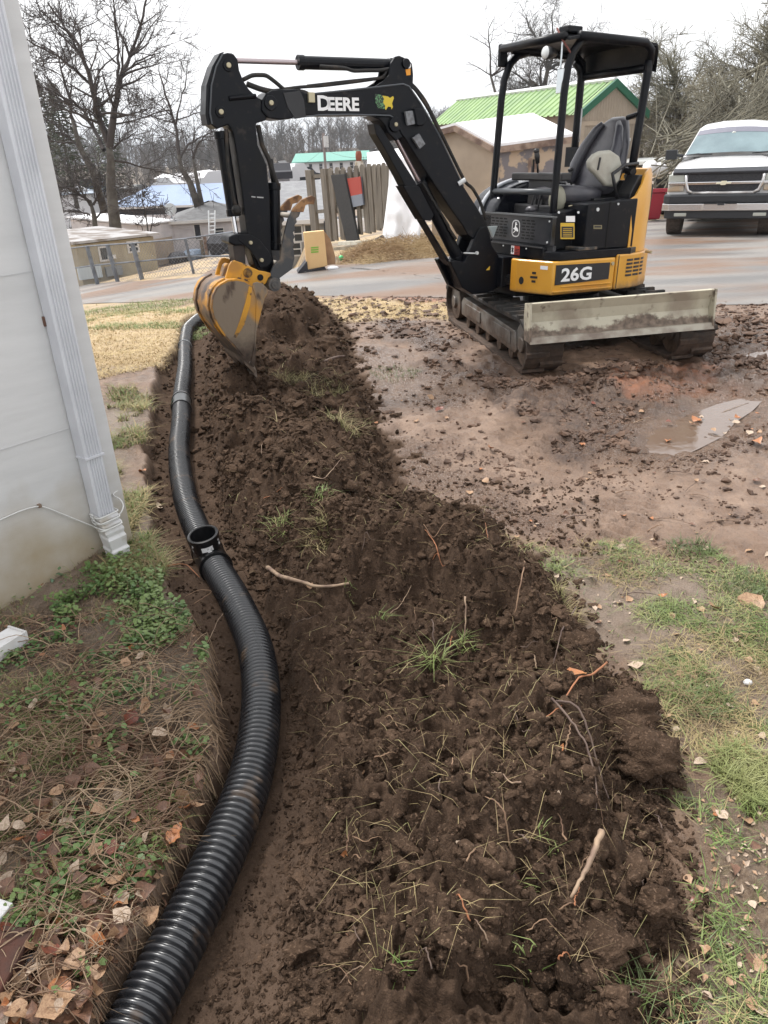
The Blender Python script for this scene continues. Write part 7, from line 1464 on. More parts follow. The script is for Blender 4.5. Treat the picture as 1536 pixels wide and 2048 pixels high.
# open tee fitting standing upright on the pipe
f0_, f1_ = pipe_pt(sT), pipe_pt(sT+.12); ft = thing('drain_fitting', f0_, 'open topped black tee fitting with white labels joining two pipes', 'drain fitting')
fm = mat('fitting_black', (.008, .008, .009), .3)
sleeve(sT-.035, sT+.15, PR+.009, fm, 'saddle', ft); sleeve(sT-.04, sT-.022, PR+.014, fm, 'collar', ft); sleeve(sT+.135, sT+.155, PR+.013, fm, 'collar', ft)
ctr = pipe_pt(sT+.065); tdir = f1_-f0_; tdir /= np.linalg.norm(tdir); tilt = np.array([-.10, -.16, 1.0]); tilt /= np.linalg.norm(tilt); xa = np.cross(tdir, tilt); xa /= np.linalg.norm(xa); ya = np.cross(tilt, xa)
FF = Fr(ctr, xa, ya, tilt); m = MB(FF); m.lathe([(.060, -.02), (.060, .066), (.0655, .070), (.0655, .118), (.070, .121), (.070, .140), (.062, .143), (.058, .140), (.055, .06), (.050, .0), (0, -.005)], 36); obj('riser', m, fm, ft, auto=True)
m = MB(FF); m.tube([(.04, -.035, .07), (0, -.048, .062), (-.035, -.037, .055)], .003, 5); obj('inner_rib', m, mat('rib_grey', (.06, .06, .06), .3), ft)
wmk = mat('label_white', (.72, .72, .72), .5, (.45, .45, .45), 60, lo=.5, hi=.6)
camd = np.array([CAM[0], CAM[1], 0])-np.array([ctr[0], ctr[1], 0]); ca = atan2(float(camd@ya), float(camd@xa))
def patch(a0, a1, h0, h1, r=.0672, name='label_patch'):
    m = MB(FF); k = 6; vs = [FF.P(cos(ca+a0+(a1-a0)*i/k)*r, sin(ca+a0+(a1-a0)*i/k)*r, h) for h in (h0, h1) for i in range(k+1)]; m.add(vs, [(i, i+1, k+2+i, k+1+i) for i in range(k)]); obj(name, m, wmk, ft)
patch(-.35, .45, .084, .108); patch(1.0, 1.18, .086, .100); patch(1.0, 1.15, .106, .116); patch(-1.25, -1.1, .078, .088); patch(-1.25, -1.1, .096, .102); patch(-1.1, -.95, .106, .117)
q0 = pipe_pt(sT-.03); side_ = np.cross([0, 0, 1.], tdir)
for ang in (-.15,):
    r_ = PR+.0115; m = MB(); cc = camd/np.linalg.norm(camd)
    ps = []
    for s_ in (-.018, .012):
        for a in (-.12, .12):
            v = np.array([0, 0, 1.])*cos(a+.15)+side_*sin(a+.15); ps.append(pipe_pt(sT+s_)+v*r_)
    m.add(ps, [(0, 1, 3, 2)]); obj('label_patch', m, wmk, ft)

# ------------------------------------------------------------------ loose things at the lower left
g_ = gpt(20, 1312); el = thing('spout_elbow', g_, 'loose white ribbed downspout elbow lying in the ivy', 'downspout elbow')
wmE = mat('white_enamel', (.70, .70, .71), .35, (.6, .58, .55), 6)
p0 = gpt(-40, 1345)+np.array([0, 0, .045]); p1 = gpt(48, 1290)+np.array([0, 0, .05]); d = p1-p0; L = np.linalg.norm(d); d /= L; n_ = np.cross([0, 0, 1.], d); n_ /= np.linalg.norm(n_); u_ = np.cross(d, n_)
EF = Fr(p0, d, n_, u_); prf = []
for k in range(7): x = -.036+k*.012; prf += [(x, .026), (x+.003, .020), (x+.007, .020)] 
prf += [(.044, .024), (.044, -.026), (-.040, -.026), (-.040, .024)]
m = MB(EF); m.front(prf, 0, L); o = obj('spout_body', m, wmE, el, bevel=.002)
m = MB(EF); m.front([(-.044, .029), (.048, .029), (.048, -.03), (-.044, -.03)], L-.012, L-.004); obj('rim', m, wmE, el, bevel=.002)
g_ = gpt(10, 1975); bf = yawframe(g_+np.array([0, 0, .01]), 8)
m = MB(bf); m.box(-.22, .032, -.10, .10, -.02, .055); obj('brick', m, mat('old_red_brick', (.10, .035, .022), .85, (.06, .03, .022), 14, bump=.003, bscale=60), loc=g_, bevel=.006, label='dark red brick poking in at the lower left edge', cat='brick')
g_ = gpt(-6, 1862); bf = yawframe(g_, 20); m = MB(bf); m.box(-.1, .014, -.02, .05, 0, .04); obj('white_scrap', m, wmE, loc=g_, bevel=.004, label='small white scrap at the left edge above the red brick', cat='scrap')
g_ = gpt(70, 1935); vs = []; fs = []
for i in range(9):
    for j in range(9): vs.append((g_[0]-.05+i*.0125, g_[1]-.05+j*.0125, gzat(g_[0]-.05+i*.0125, g_[1]-.05+j*.0125)+.02+.018*(float(vn(np.array([i*1.3]), np.array([j*1.1]), 9)[0])-.2)))
fs = [(i*9+j, i*9+j+1, (i+1)*9+j+1, (i+1)*9+j) for i in range(8) for j in range(8)]
m = MB(); m.add(vs, fs); obj('plastic_scrap', m, mat('clear_plastic', (.16, .17, .2), .08, (.03, .03, .035), 60, lo=.45, hi=.55, spec=.8, bump=.006, bscale=50), loc=g_, label='crinkled scrap of clear plastic beside the red brick', cat='plastic scrap')

# ------------------------------------------------------------------ scattering helpers
GXr = rr; AZr = np.radians(az)
def hfast(x, y):                      # height looked up on the ground mesh
    r = np.hypot(x, y); a = np.arctan2(x, y); i = np.clip(np.searchsorted(rr, r)-1, 0, nr-2); j = np.clip(np.searchsorted(AZr, a)-1, 0, na-2)
    u = np.clip((r-rr[i])/(rr[i+1]-rr[i]), 0, 1); v = np.clip((a-AZr[j])/(AZr[j+1]-AZr[j]), 0, 1)
    return (GZ[i, j]*(1-v)+GZ[i, j+1]*v)*(1-u)+(GZ[i+1, j]*(1-v)+GZ[i+1, j+1]*v)*u
def pxsample(n, x0, x1, y0, y1, g=rng):
    px_ = g.uniform(x0, x1, n); py_ = g.uniform(y0, y1, n)
    r_ = Fw[None]+CR[None]*((px_-768)/F)[:, None]-CU[None]*((py_-1024)/F)[:, None]; t_ = -1.6/r_[:, 2]; p = CAM[None]+r_*t_[:, None]
    sb = slope_base(p[:, 0], p[:, 1]); t_ = (sb-1.6)/r_[:, 2]; p = CAM[None]+r_*t_[:, None]; return p[:, 0], p[:, 1]
def blades(name, x, y, h, wd, lean, mt, kind='stuff', up=1.0, curl=.5, zoff=0.0, g=rng):
    n = len(x); z = hfast(x, y)+zoff; B = np.stack([x, y, z-.004], -1); a = g.uniform(0, 2*pi, n); L_ = np.stack([np.cos(a), np.sin(a), np.zeros(n)], -1)
    a2 = a+pi/2+g.normal(0, .5, n); Wv = np.stack([np.cos(a2), np.sin(a2), np.zeros(n)], -1)*wd[:, None]/2; le = (lean*g.uniform(.3, 1.4, n))[:, None]; hh = h[:, None]
    U_ = np.array([[0, 0, 1.]]); P1 = B+hh*.5*(U_*up+L_*le*.6); P2 = B+hh*(U_*up*(1-curl*le*.5)+L_*le*1.3); V_ = np.stack([B-Wv, B+Wv, P1+Wv*.8, P1-Wv*.8, P2+Wv*.12, P2-Wv*.12], 1).reshape(-1, 3)
    b = (np.arange(n)*6)[:, None]; Fq = np.concatenate([b+[[0, 1, 2, 3]], b+[[3, 2, 4, 5]]]); return npmesh(name, V_, Fq, mt, kind=kind, smooth=True)
def inzone(x, y, poly, wob=.25, sc_=2.5, seed=1, lo=-.05): return sdf(poly, x, y)+(fbm(x*sc_, y*sc_, seed, 4)-.5)*2*wob > lo
def dirtat(x, y): return sdf(DIRT, x, y)+(fbm(x*6, y*6, 5, 4)-.5)*.10+(fbm(x*9, y*9, 6, 4, .7)-.56)*.34*sm(-.7, .1, x)*sm(2., 3., y)
gmats = [mat('grass_green', (.12, .18, .04), .6, (.25, .26, .10), 3, lo=.4, hi=.6), mat('grass_deep', (.065, .105, .026), .55, (.10, .13, .04), 4), mat('grass_dry', (.34, .27, .13), .8, (.22, .16, .085), 4, lo=.4, hi=.6), mat('straw_dry', (.50, .39, .21), .85, (.36, .26, .13), 3)]
# green turf on the right
x, y = pxsample(70000, 880, 1560, 1000, 2080); d_ = dirtat(x, y); k = inzone(x, y, RGREEN, .22, 3, 8) & (d_ < -.02) & (fbm(x*6, y*6, 77, 4, .6)+rng.normal(0, .085, len(x)) > np.where(y < 1.85, .67, .535)) & ((y > 1.55) | (rng.random(len(x)) < .22)); x, y = x[k], y[k]; n = len(x)
blades('turf_grass', x, y, rng.uniform(.008, .032, n), rng.uniform(.0022, .0045, n), np.full(n, 1.6), gmats[0])
k = rng.random(n) < .45; blades('turf_grass', x[k]+.01, y[k], rng.uniform(.008, .034, k.sum()), rng.uniform(.002, .0042, k.sum()), np.full(k.sum(), 1.7), gmats[1])
x, y = pxsample(30000, 880, 1560, 1000, 2080); d_ = dirtat(x, y); k = inzone(x, y, RGREEN, .25, 3, 8) & (d_ < .0) & (fbm(x*3+5, y*3, 79, 3)+rng.normal(0, .06, len(x)) > np.where(y < 1.85, .62, .53)) & ((y > 1.55) | (rng.random(len(x)) < .35)); x, y = x[k], y[k]; n = len(x); blades('dry_grass', x, y, rng.uniform(.01, .05, n), rng.uniform(.0015, .003, n), np.full(n, 1.8), gmats[2])
# tussocks on the right edge
for (px_, py_, r_, nb) in ((1490, 1545, .09, 900), (1520, 1600, .07, 500), (1380, 1100, .10, 260), (1420, 1410, .08, 200), (1500, 1180, .10, 260), (790, 748, .20, 260), (1300, 2000, .08, 120)):
    g_ = gpt(px_, py_); a = rng.uniform(0, 2*pi, nb); q = r_*np.sqrt(rng.random(nb)); blades('grass_tussock', g_[0]+q*np.cos(a), g_[1]+q*np.sin(a), rng.uniform(.015, .06, nb), rng.uniform(.002, .004, nb), np.full(nb, 1.0), gmats[0 if nb > 350 else 1])
# left ground: ivy and weeds near the wall
x, y = pxsample(14000, -20, 420, 1100, 1330); x2, y2 = pxsample(9000, -20, 420, 1300, 2048); x = np.r_[x, x2]; y = np.r_[y, y2]
d_ = dirtat(x, y); inside = ((x-CN[0])*wn[0]+(y-CN[1])*wn[1] > .01) | ((x-CN[0])*wa[0]+(y-CN[1])*wa[1] < 0); nzv = fbm(x*7, y*7, 31, 4)+rng.normal(0, .07, len(x)); k = (d_ < -.01) & inside & (nzv > np.where(y > 1.9, .49, .60)); x, y = x[k], y[k]; n = len(x)
z = hfast(x, y)+rng.uniform(.004, .055, n); a = rng.uniform(0, 2*pi, n); s_ = rng.uniform(.004, .011, n)[:, None]; T1 = np.stack([np.cos(a), np.sin(a), rng.normal(0, .35, n)], -1)*s_; T2 = np.stack([-np.sin(a), np.cos(a), rng.normal(0, .35, n)], -1)*s_*.8; C_ = np.stack([x, y, z], -1)
V_ = np.stack([C_-T1, C_-T1*.3+T2, C_+T1*.5+T2*.8, C_+T1*1.1, C_+T1*.5-T2*.8, C_-T1*.3-T2], 1).reshape(-1, 3); b = (np.arange(n)*6)[:, None]
npmesh('ivy_leaves', V_, np.concatenate([b+[[0, 1, 2, 3]], b+[[0, 3, 4, 5]]]), mat('ivy_green', (.065, .125, .030), .45, (.14, .20, .06), 9, lo=.4, hi=.6, col3=(.085, .15, .085), s3=3, lo3=.6, hi3=.7), kind='stuff')
x, y = pxsample(17000, -20, 440, 1040, 2060); d_ = dirtat(x, y); inside = ((x-CN[0])*wn[0]+(y-CN[1])*wn[1] > .0) | ((x-CN[0])*wa[0]+(y-CN[1])*wa[1] < 0); k = (d_+rng.normal(0, .03, len(x)) < -.05) & inside & (fbm(x*3.5, y*3.5, 83, 3)+rng.normal(0, .06, len(x)) > np.where(y > 2.0, .47, .58)); x, y = x[k], y[k]; n = len(x)
blades('dead_grass', x, y, rng.uniform(.012, .055, n), rng.uniform(.0014, .003, n), np.full(n, 1.8), mat('dead_grass_brown', (.26, .18, .105), .85, (.14, .09, .055), 4, lo=.4, hi=.6))
k = fbm(x*4, y*4, 91, 3) > .52; blades('weed_grass', x[k], y[k], rng.uniform(.02, .07, k.sum()), rng.uniform(.0018, .003, k.sum()), np.full(k.sum(), 1.0), gmats[0])
# narrow strip of grass along the wall foot and the corner
x, y = pxsample(9000, 215, 330, 780, 1180); k0 = fbm(x*3, y*3, 45, 3) > .5; x, y = x[k0], y[k0]; d_ = dirtat(x, y); inside = ((x-CN[0])*wn[0]+(y-CN[1])*wn[1] > .0) | ((x-CN[0])*wa[0]+(y-CN[1])*wa[1] < 0); k = (d_ < 0) & inside; x, y = x[k], y[k]; n = len(x)
blades('verge_grass', x, y, rng.uniform(.02, .07, n), rng.uniform(.003, .006, n), np.full(n, 1.0), gmats[0]); k = rng.random(n) < .6; blades('dry_grass', x[k]+.01, y[k], rng.uniform(.02, .08, k.sum()), rng.uniform(.003, .006, k.sum()), np.full(k.sum(), 1.5), gmats[2])
# straw lawn and verge
x, y = pxsample(60000, 150, 920, 560, 800); d_ = dirtat(x, y); rd = sdf(ROAD, x, y); k = inzone(x, y, STRAW, .3, 1.8, 7) & (d_ < .02) & (rd < -.05); x, y = x[k], y[k]; n = len(x)
blades('straw_lawn', x, y, rng.uniform(.012, .045, n), rng.uniform(.003, .007, n), np.full(n, 1.8), gmats[3])
x, y = pxsample(9000, 150, 420, 590, 660); rd = sdf(ROAD, x, y); k = (rd < -.05) & (fbm(x*1.6, y*1.6, 15, 3) > .5); x, y = x[k], y[k]; n = len(x); blades('verge_grass', x, y, rng.uniform(.02, .06, n), rng.uniform(.004, .008, n), np.full(n, 1.2), gmats[0])
# tangle of dead stems at lower left
sg = []; RT = random.Random(3)
for i in range(1150):
    px_, py_ = RT.uniform(-20, 440), RT.uniform(1250, 2060) if i > 250 else RT.uniform(1330, 1700); g_ = march(px_, py_); x0, y0 = g_[0], g_[1]
    if float(dirtat(np.array([x0]), np.array([y0]))[0]) > .03: continue
    a = RT.uniform(-.6, .9) if RT.random() < .7 else RT.uniform(0, pi); L_ = RT.uniform(.06, .30); n = 8; p = np.array([x0, y0, 0]); h0 = RT.uniform(.01, .05); pk = RT.uniform(.0, .05); r0_ = RT.uniform(.0008, .0022); prev = None
    for j in range(n+1):
        q = np.array([p[0], p[1], 0]); q[2] = float(hfast(np.array([p[0]]), np.array([p[1]]))[0])+h0+pk*sin(pi*j/n)
        if prev is not None and float(dirtat(q[:1], q[1:2])[0]) > .03: break
        if prev is not None: sg.append((*prev, *q, r0_, r0_*.85))
        prev = q; a += RT.gauss(0, .22); p = p+np.array([cos(a), sin(a), 0])*L_/n
segmesh('dead_stems', sg, mat('dead_stem', (.40, .29, .19), .8, (.22, .14, .09), 5, lo=.4, hi=.6), n=3, kind='stuff')

# crumbled leaf litter
def litter(name, x, y, s_, mt, lift=.02):
    n = len(x); z = hfast(x, y)+rng.uniform(.002, lift, n); a = rng.uniform(0, 2*pi, n); s_ = s_[:, None]; T1 = np.stack([np.cos(a), np.sin(a), rng.normal(0, .4, n)], -1)*s_; T2 = np.stack([-np.sin(a), np.cos(a), rng.normal(0, .4, n)], -1)*s_*.6; C_ = np.stack([x, y, z], -1); N_ = np.array([[0, 0, 1.]])*s_*.35
    V_ = np.stack([C_-T1, C_-T1*.2+T2+N_, C_+T1, C_-T1*.1-T2+N_*.6], 1).reshape(-1, 3); return npmesh(name, V_, (np.arange(n)*4)[:, None]+np.array([[0, 1, 2, 3]]), mt, kind='stuff')
lm_ = [mat('leaf_tan', (.38, .24, .14), .55, (.26, .15, .085), 14), mat('leaf_brown', (.17, .085, .05), .5, (.10, .05, .03), 14), mat('leaf_orange', (.42, .17, .06), .45, (.28, .11, .05), 14), mat('leaf_pale', (.48, .38, .29), .6, (.34, .25, .18), 14), mat('leaf_red', (.20, .055, .03), .4, (.12, .04, .025), 14)]
x, y = pxsample(9000, -20, 430, 1230, 2060); k = (dirtat(x, y)+rng.normal(0, .03, len(x)) < -.02) & (fbm(x*3, y*3, 19, 3)+rng.normal(0, .06, len(x)) > .47); x, y = x[k], y[k]; h_ = len(x)//3
litter('leaf_litter', x[:h_], y[:h_], rng.uniform(.004, .014, h_), lm_[0]); litter('leaf_litter', x[h_:2*h_], y[h_:2*h_], rng.uniform(.004, .016, h_), lm_[1]); litter('leaf_litter', x[2*h_:], y[2*h_:], rng.uniform(.003, .012, len(x)-2*h_), lm_[4] if False else lm_[1])
x, y = pxsample(5200, 800, 1560, 1040, 2060); k = (dirtat(x, y) < -.02) & (sdf(RGREEN, x, y) > .05) & ((y > 1.9) | (rng.random(len(x)) < .4)) & (fbm(x*2.5, y*2.5, 29, 3)+rng.normal(0, .07, len(x)) > .49); x, y = x[k], y[k]; h_ = len(x)//2
litter('leaf_litter', x[:h_], y[:h_], rng.uniform(.003, .010, h_), lm_[3], .006); litter('leaf_litter', x[h_:], y[h_:], rng.uniform(.003, .009, len(x)-h_), lm_[0], .006)

# ------------------------------------------------------------------ clods
t_ = (1+5**.5)/2; ico = np.array([(-1, t_, 0), (1, t_, 0), (-1, -t_, 0), (1, -t_, 0), (0, -1, t_), (0, 1, t_), (0, -1, -t_), (0, 1, -t_), (t_, 0, -1), (t_, 0, 1), (-t_, 0, -1), (-t_, 0, 1)]); ico /= np.linalg.norm(ico[0])
icf = np.array([(0, 11, 5), (0, 5, 1), (0, 1, 7), (0, 7, 10), (0, 10, 11), (1, 5, 9), (5, 11, 4), (11, 10, 2), (10, 7, 6), (7, 1, 8), (3, 9, 4), (3, 4, 2), (3, 2, 6), (3, 6, 8), (3, 8, 9), (4, 9, 5), (2, 4, 11), (6, 2, 10), (8, 6, 7), (9, 8, 1)])
def subdiv(V_, F_):
    V_ = list(map(tuple, V_)); cache = {}; out = []
    def mid(a, b):
        k = (min(a, b), max(a, b))
        if k not in cache: v = np.array(V_[a])+np.array(V_[b]); v /= np.linalg.norm(v); cache[k] = len(V_); V_.append(tuple(v))
        return cache[k]
    for a, b, c in F_: ab, bc_, ca_ = mid(a, b), mid(b, c), mid(c, a); out += [(a, ab, ca_), (b, bc_, ab), (c, ca_, bc_), (ab, bc_, ca_)]
    return np.array(V_), np.array(out)
ic2, if2 = subdiv(ico, icf)
def clods(name, x, y, s, mt, hi=False, sink=.25, g=rng, flat=.75):
    bV, bF = (ic2, if2) if hi else (ico, icf); n = len(x); z = hfast(x, y); nv = len(bV)
    ph = g.uniform(0, 60, (n, 1)); J = (1+(fbm(bV[None, :, 0]*1.6+ph+bV[None, :, 2]*1.3, bV[None, :, 1]*1.6+bV[None, :, 2]*.9-ph, 5, 3, .7)-.5)*1.3+g.normal(0, .05, (n, nv)))[..., None] if hi else 1+g.normal(0, .30, (n, nv, 1)); sc3 = np.stack([g.uniform(.6, 1.6, n), g.uniform(.55, 1.15, n), g.uniform(flat*.6, flat*1.3, n)], -1)[:, None]; a = g.uniform(0, 2*pi, n); ca_, sa_ = np.cos(a), np.sin(a)
    B = bV[None]*J*sc3*s[:, None, None]; X_ = B[..., 0]*ca_[:, None]-B[..., 1]*sa_[:, None]; Y_ = B[..., 0]*sa_[:, None]+B[..., 1]*ca_[:, None]
    V_ = np.stack([X_+x[:, None], Y_+y[:, None], B[..., 2]+(z+s*(1-2*sink)*.6)[:, None]], -1).reshape(-1, 3); Fq = (bF[None]+(np.arange(n)*nv)[:, None, None]).reshape(-1, 3)
    return npmesh(name, V_, Fq, mt, kind='stuff', smooth=hi)
cm1 = mat('clod_soil', (.028, .0175, .0115), .95, (.090, .058, .039), 6, lo=.35, hi=.65, spec=.1, bump=.010, bscale=130, col3=(.140, .092, .063), s3=140, lo3=.55, hi3=.7)
x, y = pxsample(46000, 300, 1380, 600, 2080); dm = sdf(MOUND, x, y); nzv = fbm(x*3.5, y*3.5, 133, 3); k = ((dm > -.03) & (nzv > .43)) | ((dm > -.12) & (rng.random(len(x)) < .12)); k &= pdist(PIPE2, x, y) > .075; x, y = x[k], y[k]; r = np.hypot(x, y); s = np.exp(rng.normal(0, .5, len(x)))*.0045*np.clip(r/2.2, .75, 2.6)
s = np.minimum(s, .022); clods('soil_clods', x, y, s, cm1)
x, y = pxsample(20000, 380, 1120, 600, 1150); k = (sdf(MOUND, x, y) > -.02) & (fbm(x*3.1+4, y*3.1, 137, 3) > .40) & (pdist(PIPE2, x, y) > .08); x, y = x[k], y[k]; clods('soil_clods', x, y, np.minimum(np.exp(rng.normal(0, .55, len(x)))*.0068*np.clip(np.hypot(x, y)/3, .8, 2.6), .035), cm1)
x, y = pxsample(9000, 560, 1420, 600, 2060); dm = sdf(MOUND, x, y); k = (dirtat(x, y) > -.06) & (dm < .06) & (dm > -.4) & (x > -.75); x, y = x[k], y[k]; clods('soil_clods', x, y, np.minimum(np.exp(rng.normal(0, .6, len(x)))*.0062*np.clip(np.hypot(x, y)/2.6, .8, 2.4), .03), cm1)
x, y = pxsample(1300, 300, 1380, 620, 2080); k = (sdf(MOUND, x, y) > .02) & (pdist(PIPE2, x, y) > .12); x, y = x[k], y[k]; clods('soil_clods', x, y, .010+.024*rng.random(len(x))**2.5*np.clip(np.hypot(x, y)/2.5, .8, 1.5), cm1, hi=True, sink=.40, flat=.7)
x, y = pxsample(9000, 180, 760, 620, 2060); dp_ = pdist(PIPE2, x, y); k = (dirtat(x, y) > .0) & (sdf(MOUND, x, y) < .02) & (dp_ > .075); x, y = x[k], y[k]; s = np.exp(rng.normal(0, .5, len(x)))*.0045*np.clip(np.hypot(x, y)/2.2, .7, 2.6); clods('soil_crumbs', x, y, np.minimum(s, .022), cm1)
cm2 = mat('mud_clod', (.062, .034, .021), .7, (.12, .068, .042), 6, lo=.4, hi=.6, bump=.004, bscale=50)
x, y = pxsample(30000, 620, 1560, 610, 1000); dk_ = sdf(DARKMUD, x, y)+(fbm(x*3, y*3, 51, 3)-.5)*.5; k = ((dk_ > .1) & (fbm(x*3.2, y*3.2, 88, 3) > .53)) | ((rng.random(len(x)) < .02)); k &= (sdf(PUDDLE, x, y) < -.12) & (dirtat(x, y) < 0) & (sdf(ROAD, x, y) < 0); x, y = x[k], y[k]; s = np.exp(rng.normal(0, .55, len(x)))*.0095*np.clip(np.hypot(x, y)/4.5, .6, 1.8); clods('mud_clods', x, y, np.minimum(s, .04), cm2, flat=.6)
x, y = pxsample(9000, 690, 1560, 700, 1130); k = (dirtat(x, y) < 0) & (fbm(x*4, y*4, 66, 3)+rng.normal(0, .04, len(x)) > .575) & (sdf(PUDDLE, x, y) < -.1); clods('mud_crumbs', x[k], y[k], np.exp(rng.normal(0, .55, k.sum()))*.0042*np.clip(np.hypot(x[k], y[k])/3.5, .7, 1.5), cm2, flat=.6)
x, y = pxsample(900, 800, 1200, 960, 1120); k = dirtat(x, y) < 0; clods('mud_crumbs', x[k], y[k], np.exp(rng.normal(0, .5, k.sum()))*.005, cm1)
# roadside mud
x, y = pxsample(2500, 600, 1536, 590, 680); k = (dirtat(x, y) < 0); clods('mud_clods', x[k], y[k], np.exp(rng.normal(0, .5, k.sum()))*.014, cm2, flat=.5)
# big turned sods that can be told apart
def bigclod(px_, py_, s_, lb, nm='sod_clod', seed=0, grass=0, ell=(1.2, 1, .7)):
    g_ = gpt(px_, py_); v3, f3 = subdiv(ic2, if2); v3, f3 = subdiv(v3, f3); V_ = v3*np.array(ell)*s_; d_ = (fbm(v3[:, 0]*2.2+seed, v3[:, 1]*2.2+v3[:, 2]*1.7, seed, 4, .65)-.5)[:, None]*1.0; V_ = V_*(1+d_*.9)+g_[None]+np.array([0, 0, s_*.22])
    return npmesh(nm, V_, f3, cm1, loc=tuple(g_), smooth=True, label=lb, cat='clod')
for i, (a, b, c, l) in enumerate(((1250, 1440, .085, 'dark rounded sod at the right shoulder of the spoil heap'), (1290, 1500, .075, 'steep dark sod hanging over the grass on the right'), (1150, 1290, .06, 'shaggy dark sod above the bleached grass edge'), (655, 705, .11, 'dark lump of soil at the far right edge of the heap'), (840, 1580, .05, 'smooth brown clod in the middle of the near heap'), (1085, 1420, .055, 'flat smeared slab of soil left of the orange leaf'), (1190, 1900, .06, 'large brown clod at the lower right of the heap'), (790, 1690, .035, 'rounded clod beside the deep hollow low in the heap'), (1310, 1830, .035, 'small clod fallen off the lower right edge of the heap'))): bigclod(a, b, c, l, seed=i*3)

# ------------------------------------------------------------------ leaves: every larger one is a piece of its own
def leafmesh(seed, mt, curl):
    R_ = random.Random(seed); n = 7; me = bpy.data.meshes.new('fallen_leaf'); vs = []; w_ = R_.uniform(.30, .5)
    for i in range(n):
        t_ = i/(n-1); ww = w_*sin(pi*min(1, t_*1.05+.02))**.75*(1.15-.45*t_)+.004
        for s_ in (-1, 0, 1): vs.append((t_-.5, s_*ww*(1+R_.uniform(-.14, .14)), curl*((t_-.5)**2)*1.4+abs(s_)*ww*R_.uniform(.25, .55)+R_.uniform(-.012, .012)))
    fs = [(i*3+k, i*3+k+1, i*3+k+4, i*3+k+3) for i in range(n-1) for k in (0, 1)]; vs += [(-.5, -.012, 0), (-.5, .012, 0), (-.72, .01, .05), (-.72, -.01, .05)]; b = n*3; fs.append((b, b+1, b+2, b+3))
    me.from_pydata(vs, [], fs); me.materials.append(mt); me.polygons.foreach_set('use_smooth', [True]*len(fs)); me.update(); return me
LM = [[leafmesh(10*i+j, lm_[i], (.2, .9, -.4)[j]) for j in range(3)] for i in range(5)]
RL = random.Random(8)
def leaf(px_, py_, size, ci, par=ground, label=None, cat=None, tilt=.35, lift=.008, name='fallen_leaf', rot=None, j=None):
    g_ = gpt(px_, py_); o = bpy.data.objects.new(name, LM[ci][RL.randint(0, 2) if j is None else j]); COL.objects.link(o); g_[2] = max(g_[2], float(hfast(np.array([g_[0]]), np.array([g_[1]]))[0]))
    o.location = (g_[0], g_[1], g_[2]+lift+size*.04); o.rotation_euler = (RL.gauss(0, tilt), RL.gauss(0, tilt), RL.uniform(0, 2*pi) if rot is None else rot); o.scale = (size,)*3
    if par is not None: o.parent = par
    return setlabel(o, label, cat)
# left litter (denser at the bottom)
for i in range(360):
    py_ = 1300+(2060-1300)*RL.random()**.62; px_ = RL.uniform(0, 420-max(0, py_-1600)*.55); g_ = march(px_, py_)
    if float(dirtat(np.array([g_[0]]), np.array([g_[1]]))[0]) > .03: continue
    leaf(px_, py_, RL.uniform(.024, .058), RL.choices([0, 1, 2, 3, 4], [5, 8, 1, 2, .6])[0], lift=RL.uniform(.012, .05), tilt=.5)
for i in range(10): leaf(RL.uniform(20, 330), RL.uniform(1160, 1330), RL.uniform(.02, .04), RL.choice([0, 1, 2]), lift=.03)
for i in range(170):
    px_, py_ = RL.uniform(1010, 1536), RL.uniform(1010, 2048); g_ = march(px_, py_)
    if float(dirtat(np.array([g_[0]]), np.array([g_[1]]))[0]) > -.02: continue
    leaf(px_, py_, RL.uniform(.016, .036), RL.choices([0, 1, 2, 3, 4], [4, 2, 1, 5, .4])[0], lift=.004, tilt=.25)
for i in range(34): leaf(RL.uniform(700, 1536), RL.uniform(800, 1040), RL.uniform(.02, .045), RL.choices([0, 1, 2, 3, 4], [4, 3, 2, 3, .5])[0], lift=.004, tilt=.15)
for i in range(16): leaf(RL.uniform(1325, 1520), RL.uniform(830, 895), RL.uniform(.03, .06), RL.choice([0, 1, 2, 3, 4]), lift=.022, tilt=.1)
for px_, py_, s_, ci in ((905, 1532, .03, 0), (1120, 1525, .03, 2), (1115, 1610, .03, 3), (915, 1725, .022, 3), (690, 1712, .022, 2), (728, 1550, .02, 0), (860, 798, .06, 0), (880, 822, .07, 4), (980, 900, .05, 2), (285, 945, .05, 2), (620, 1165, .03, 0), (1080, 1570, .022, 0), (320, 1018, .05, 3), (1030, 1760, .03, 1), (700, 1880, .025, 1)): leaf(px_, py_, s_, ci)
def sleaf(px_, py_, s_, ci, lb, **k): leaf(px_, py_, s_, ci, par=None, label=lb, cat='leaf', **k)
sleaf(1150, 1398, .062, 2, 'glossy orange leaf standing on the dark shoulder of the heap', lift=.03, rot=1.0, tilt=.5)
sleaf(1271, 1336, .062, 3, 'pale pink heart shaped leaf on the grass right of the heap', rot=1.4, tilt=.15)
sleaf(1505, 1212, .10, 0, 'large curled tan leaf at the right edge of the turf', rot=.5, tilt=.2)
sleaf(1428, 1222, .06, 0, 'small tan leaf folded upright left of the large curled one', rot=-1.0)
sleaf(1245, 1098, .05, 3, 'pale curled leaf on the upper border of the turf', rot=0)
sleaf(250, 1790, .062, 0, 'bright tan leaf lying over dead stems left of the pipe', lift=.05, rot=.1, tilt=.2)
sleaf(130, 2008, .055, 2, 'orange brown leaf near the lower left corner', lift=.04, tilt=.2)
sleaf(312, 1862, .05, 0, 'narrow tan leaf leaning against the near pipe', lift=.05, rot=1.1, tilt=.5)
sleaf(1402, 1528, .045, 3, 'yellowish pale leaf on bare mud beside the grass tussock', rot=.2, tilt=.1)
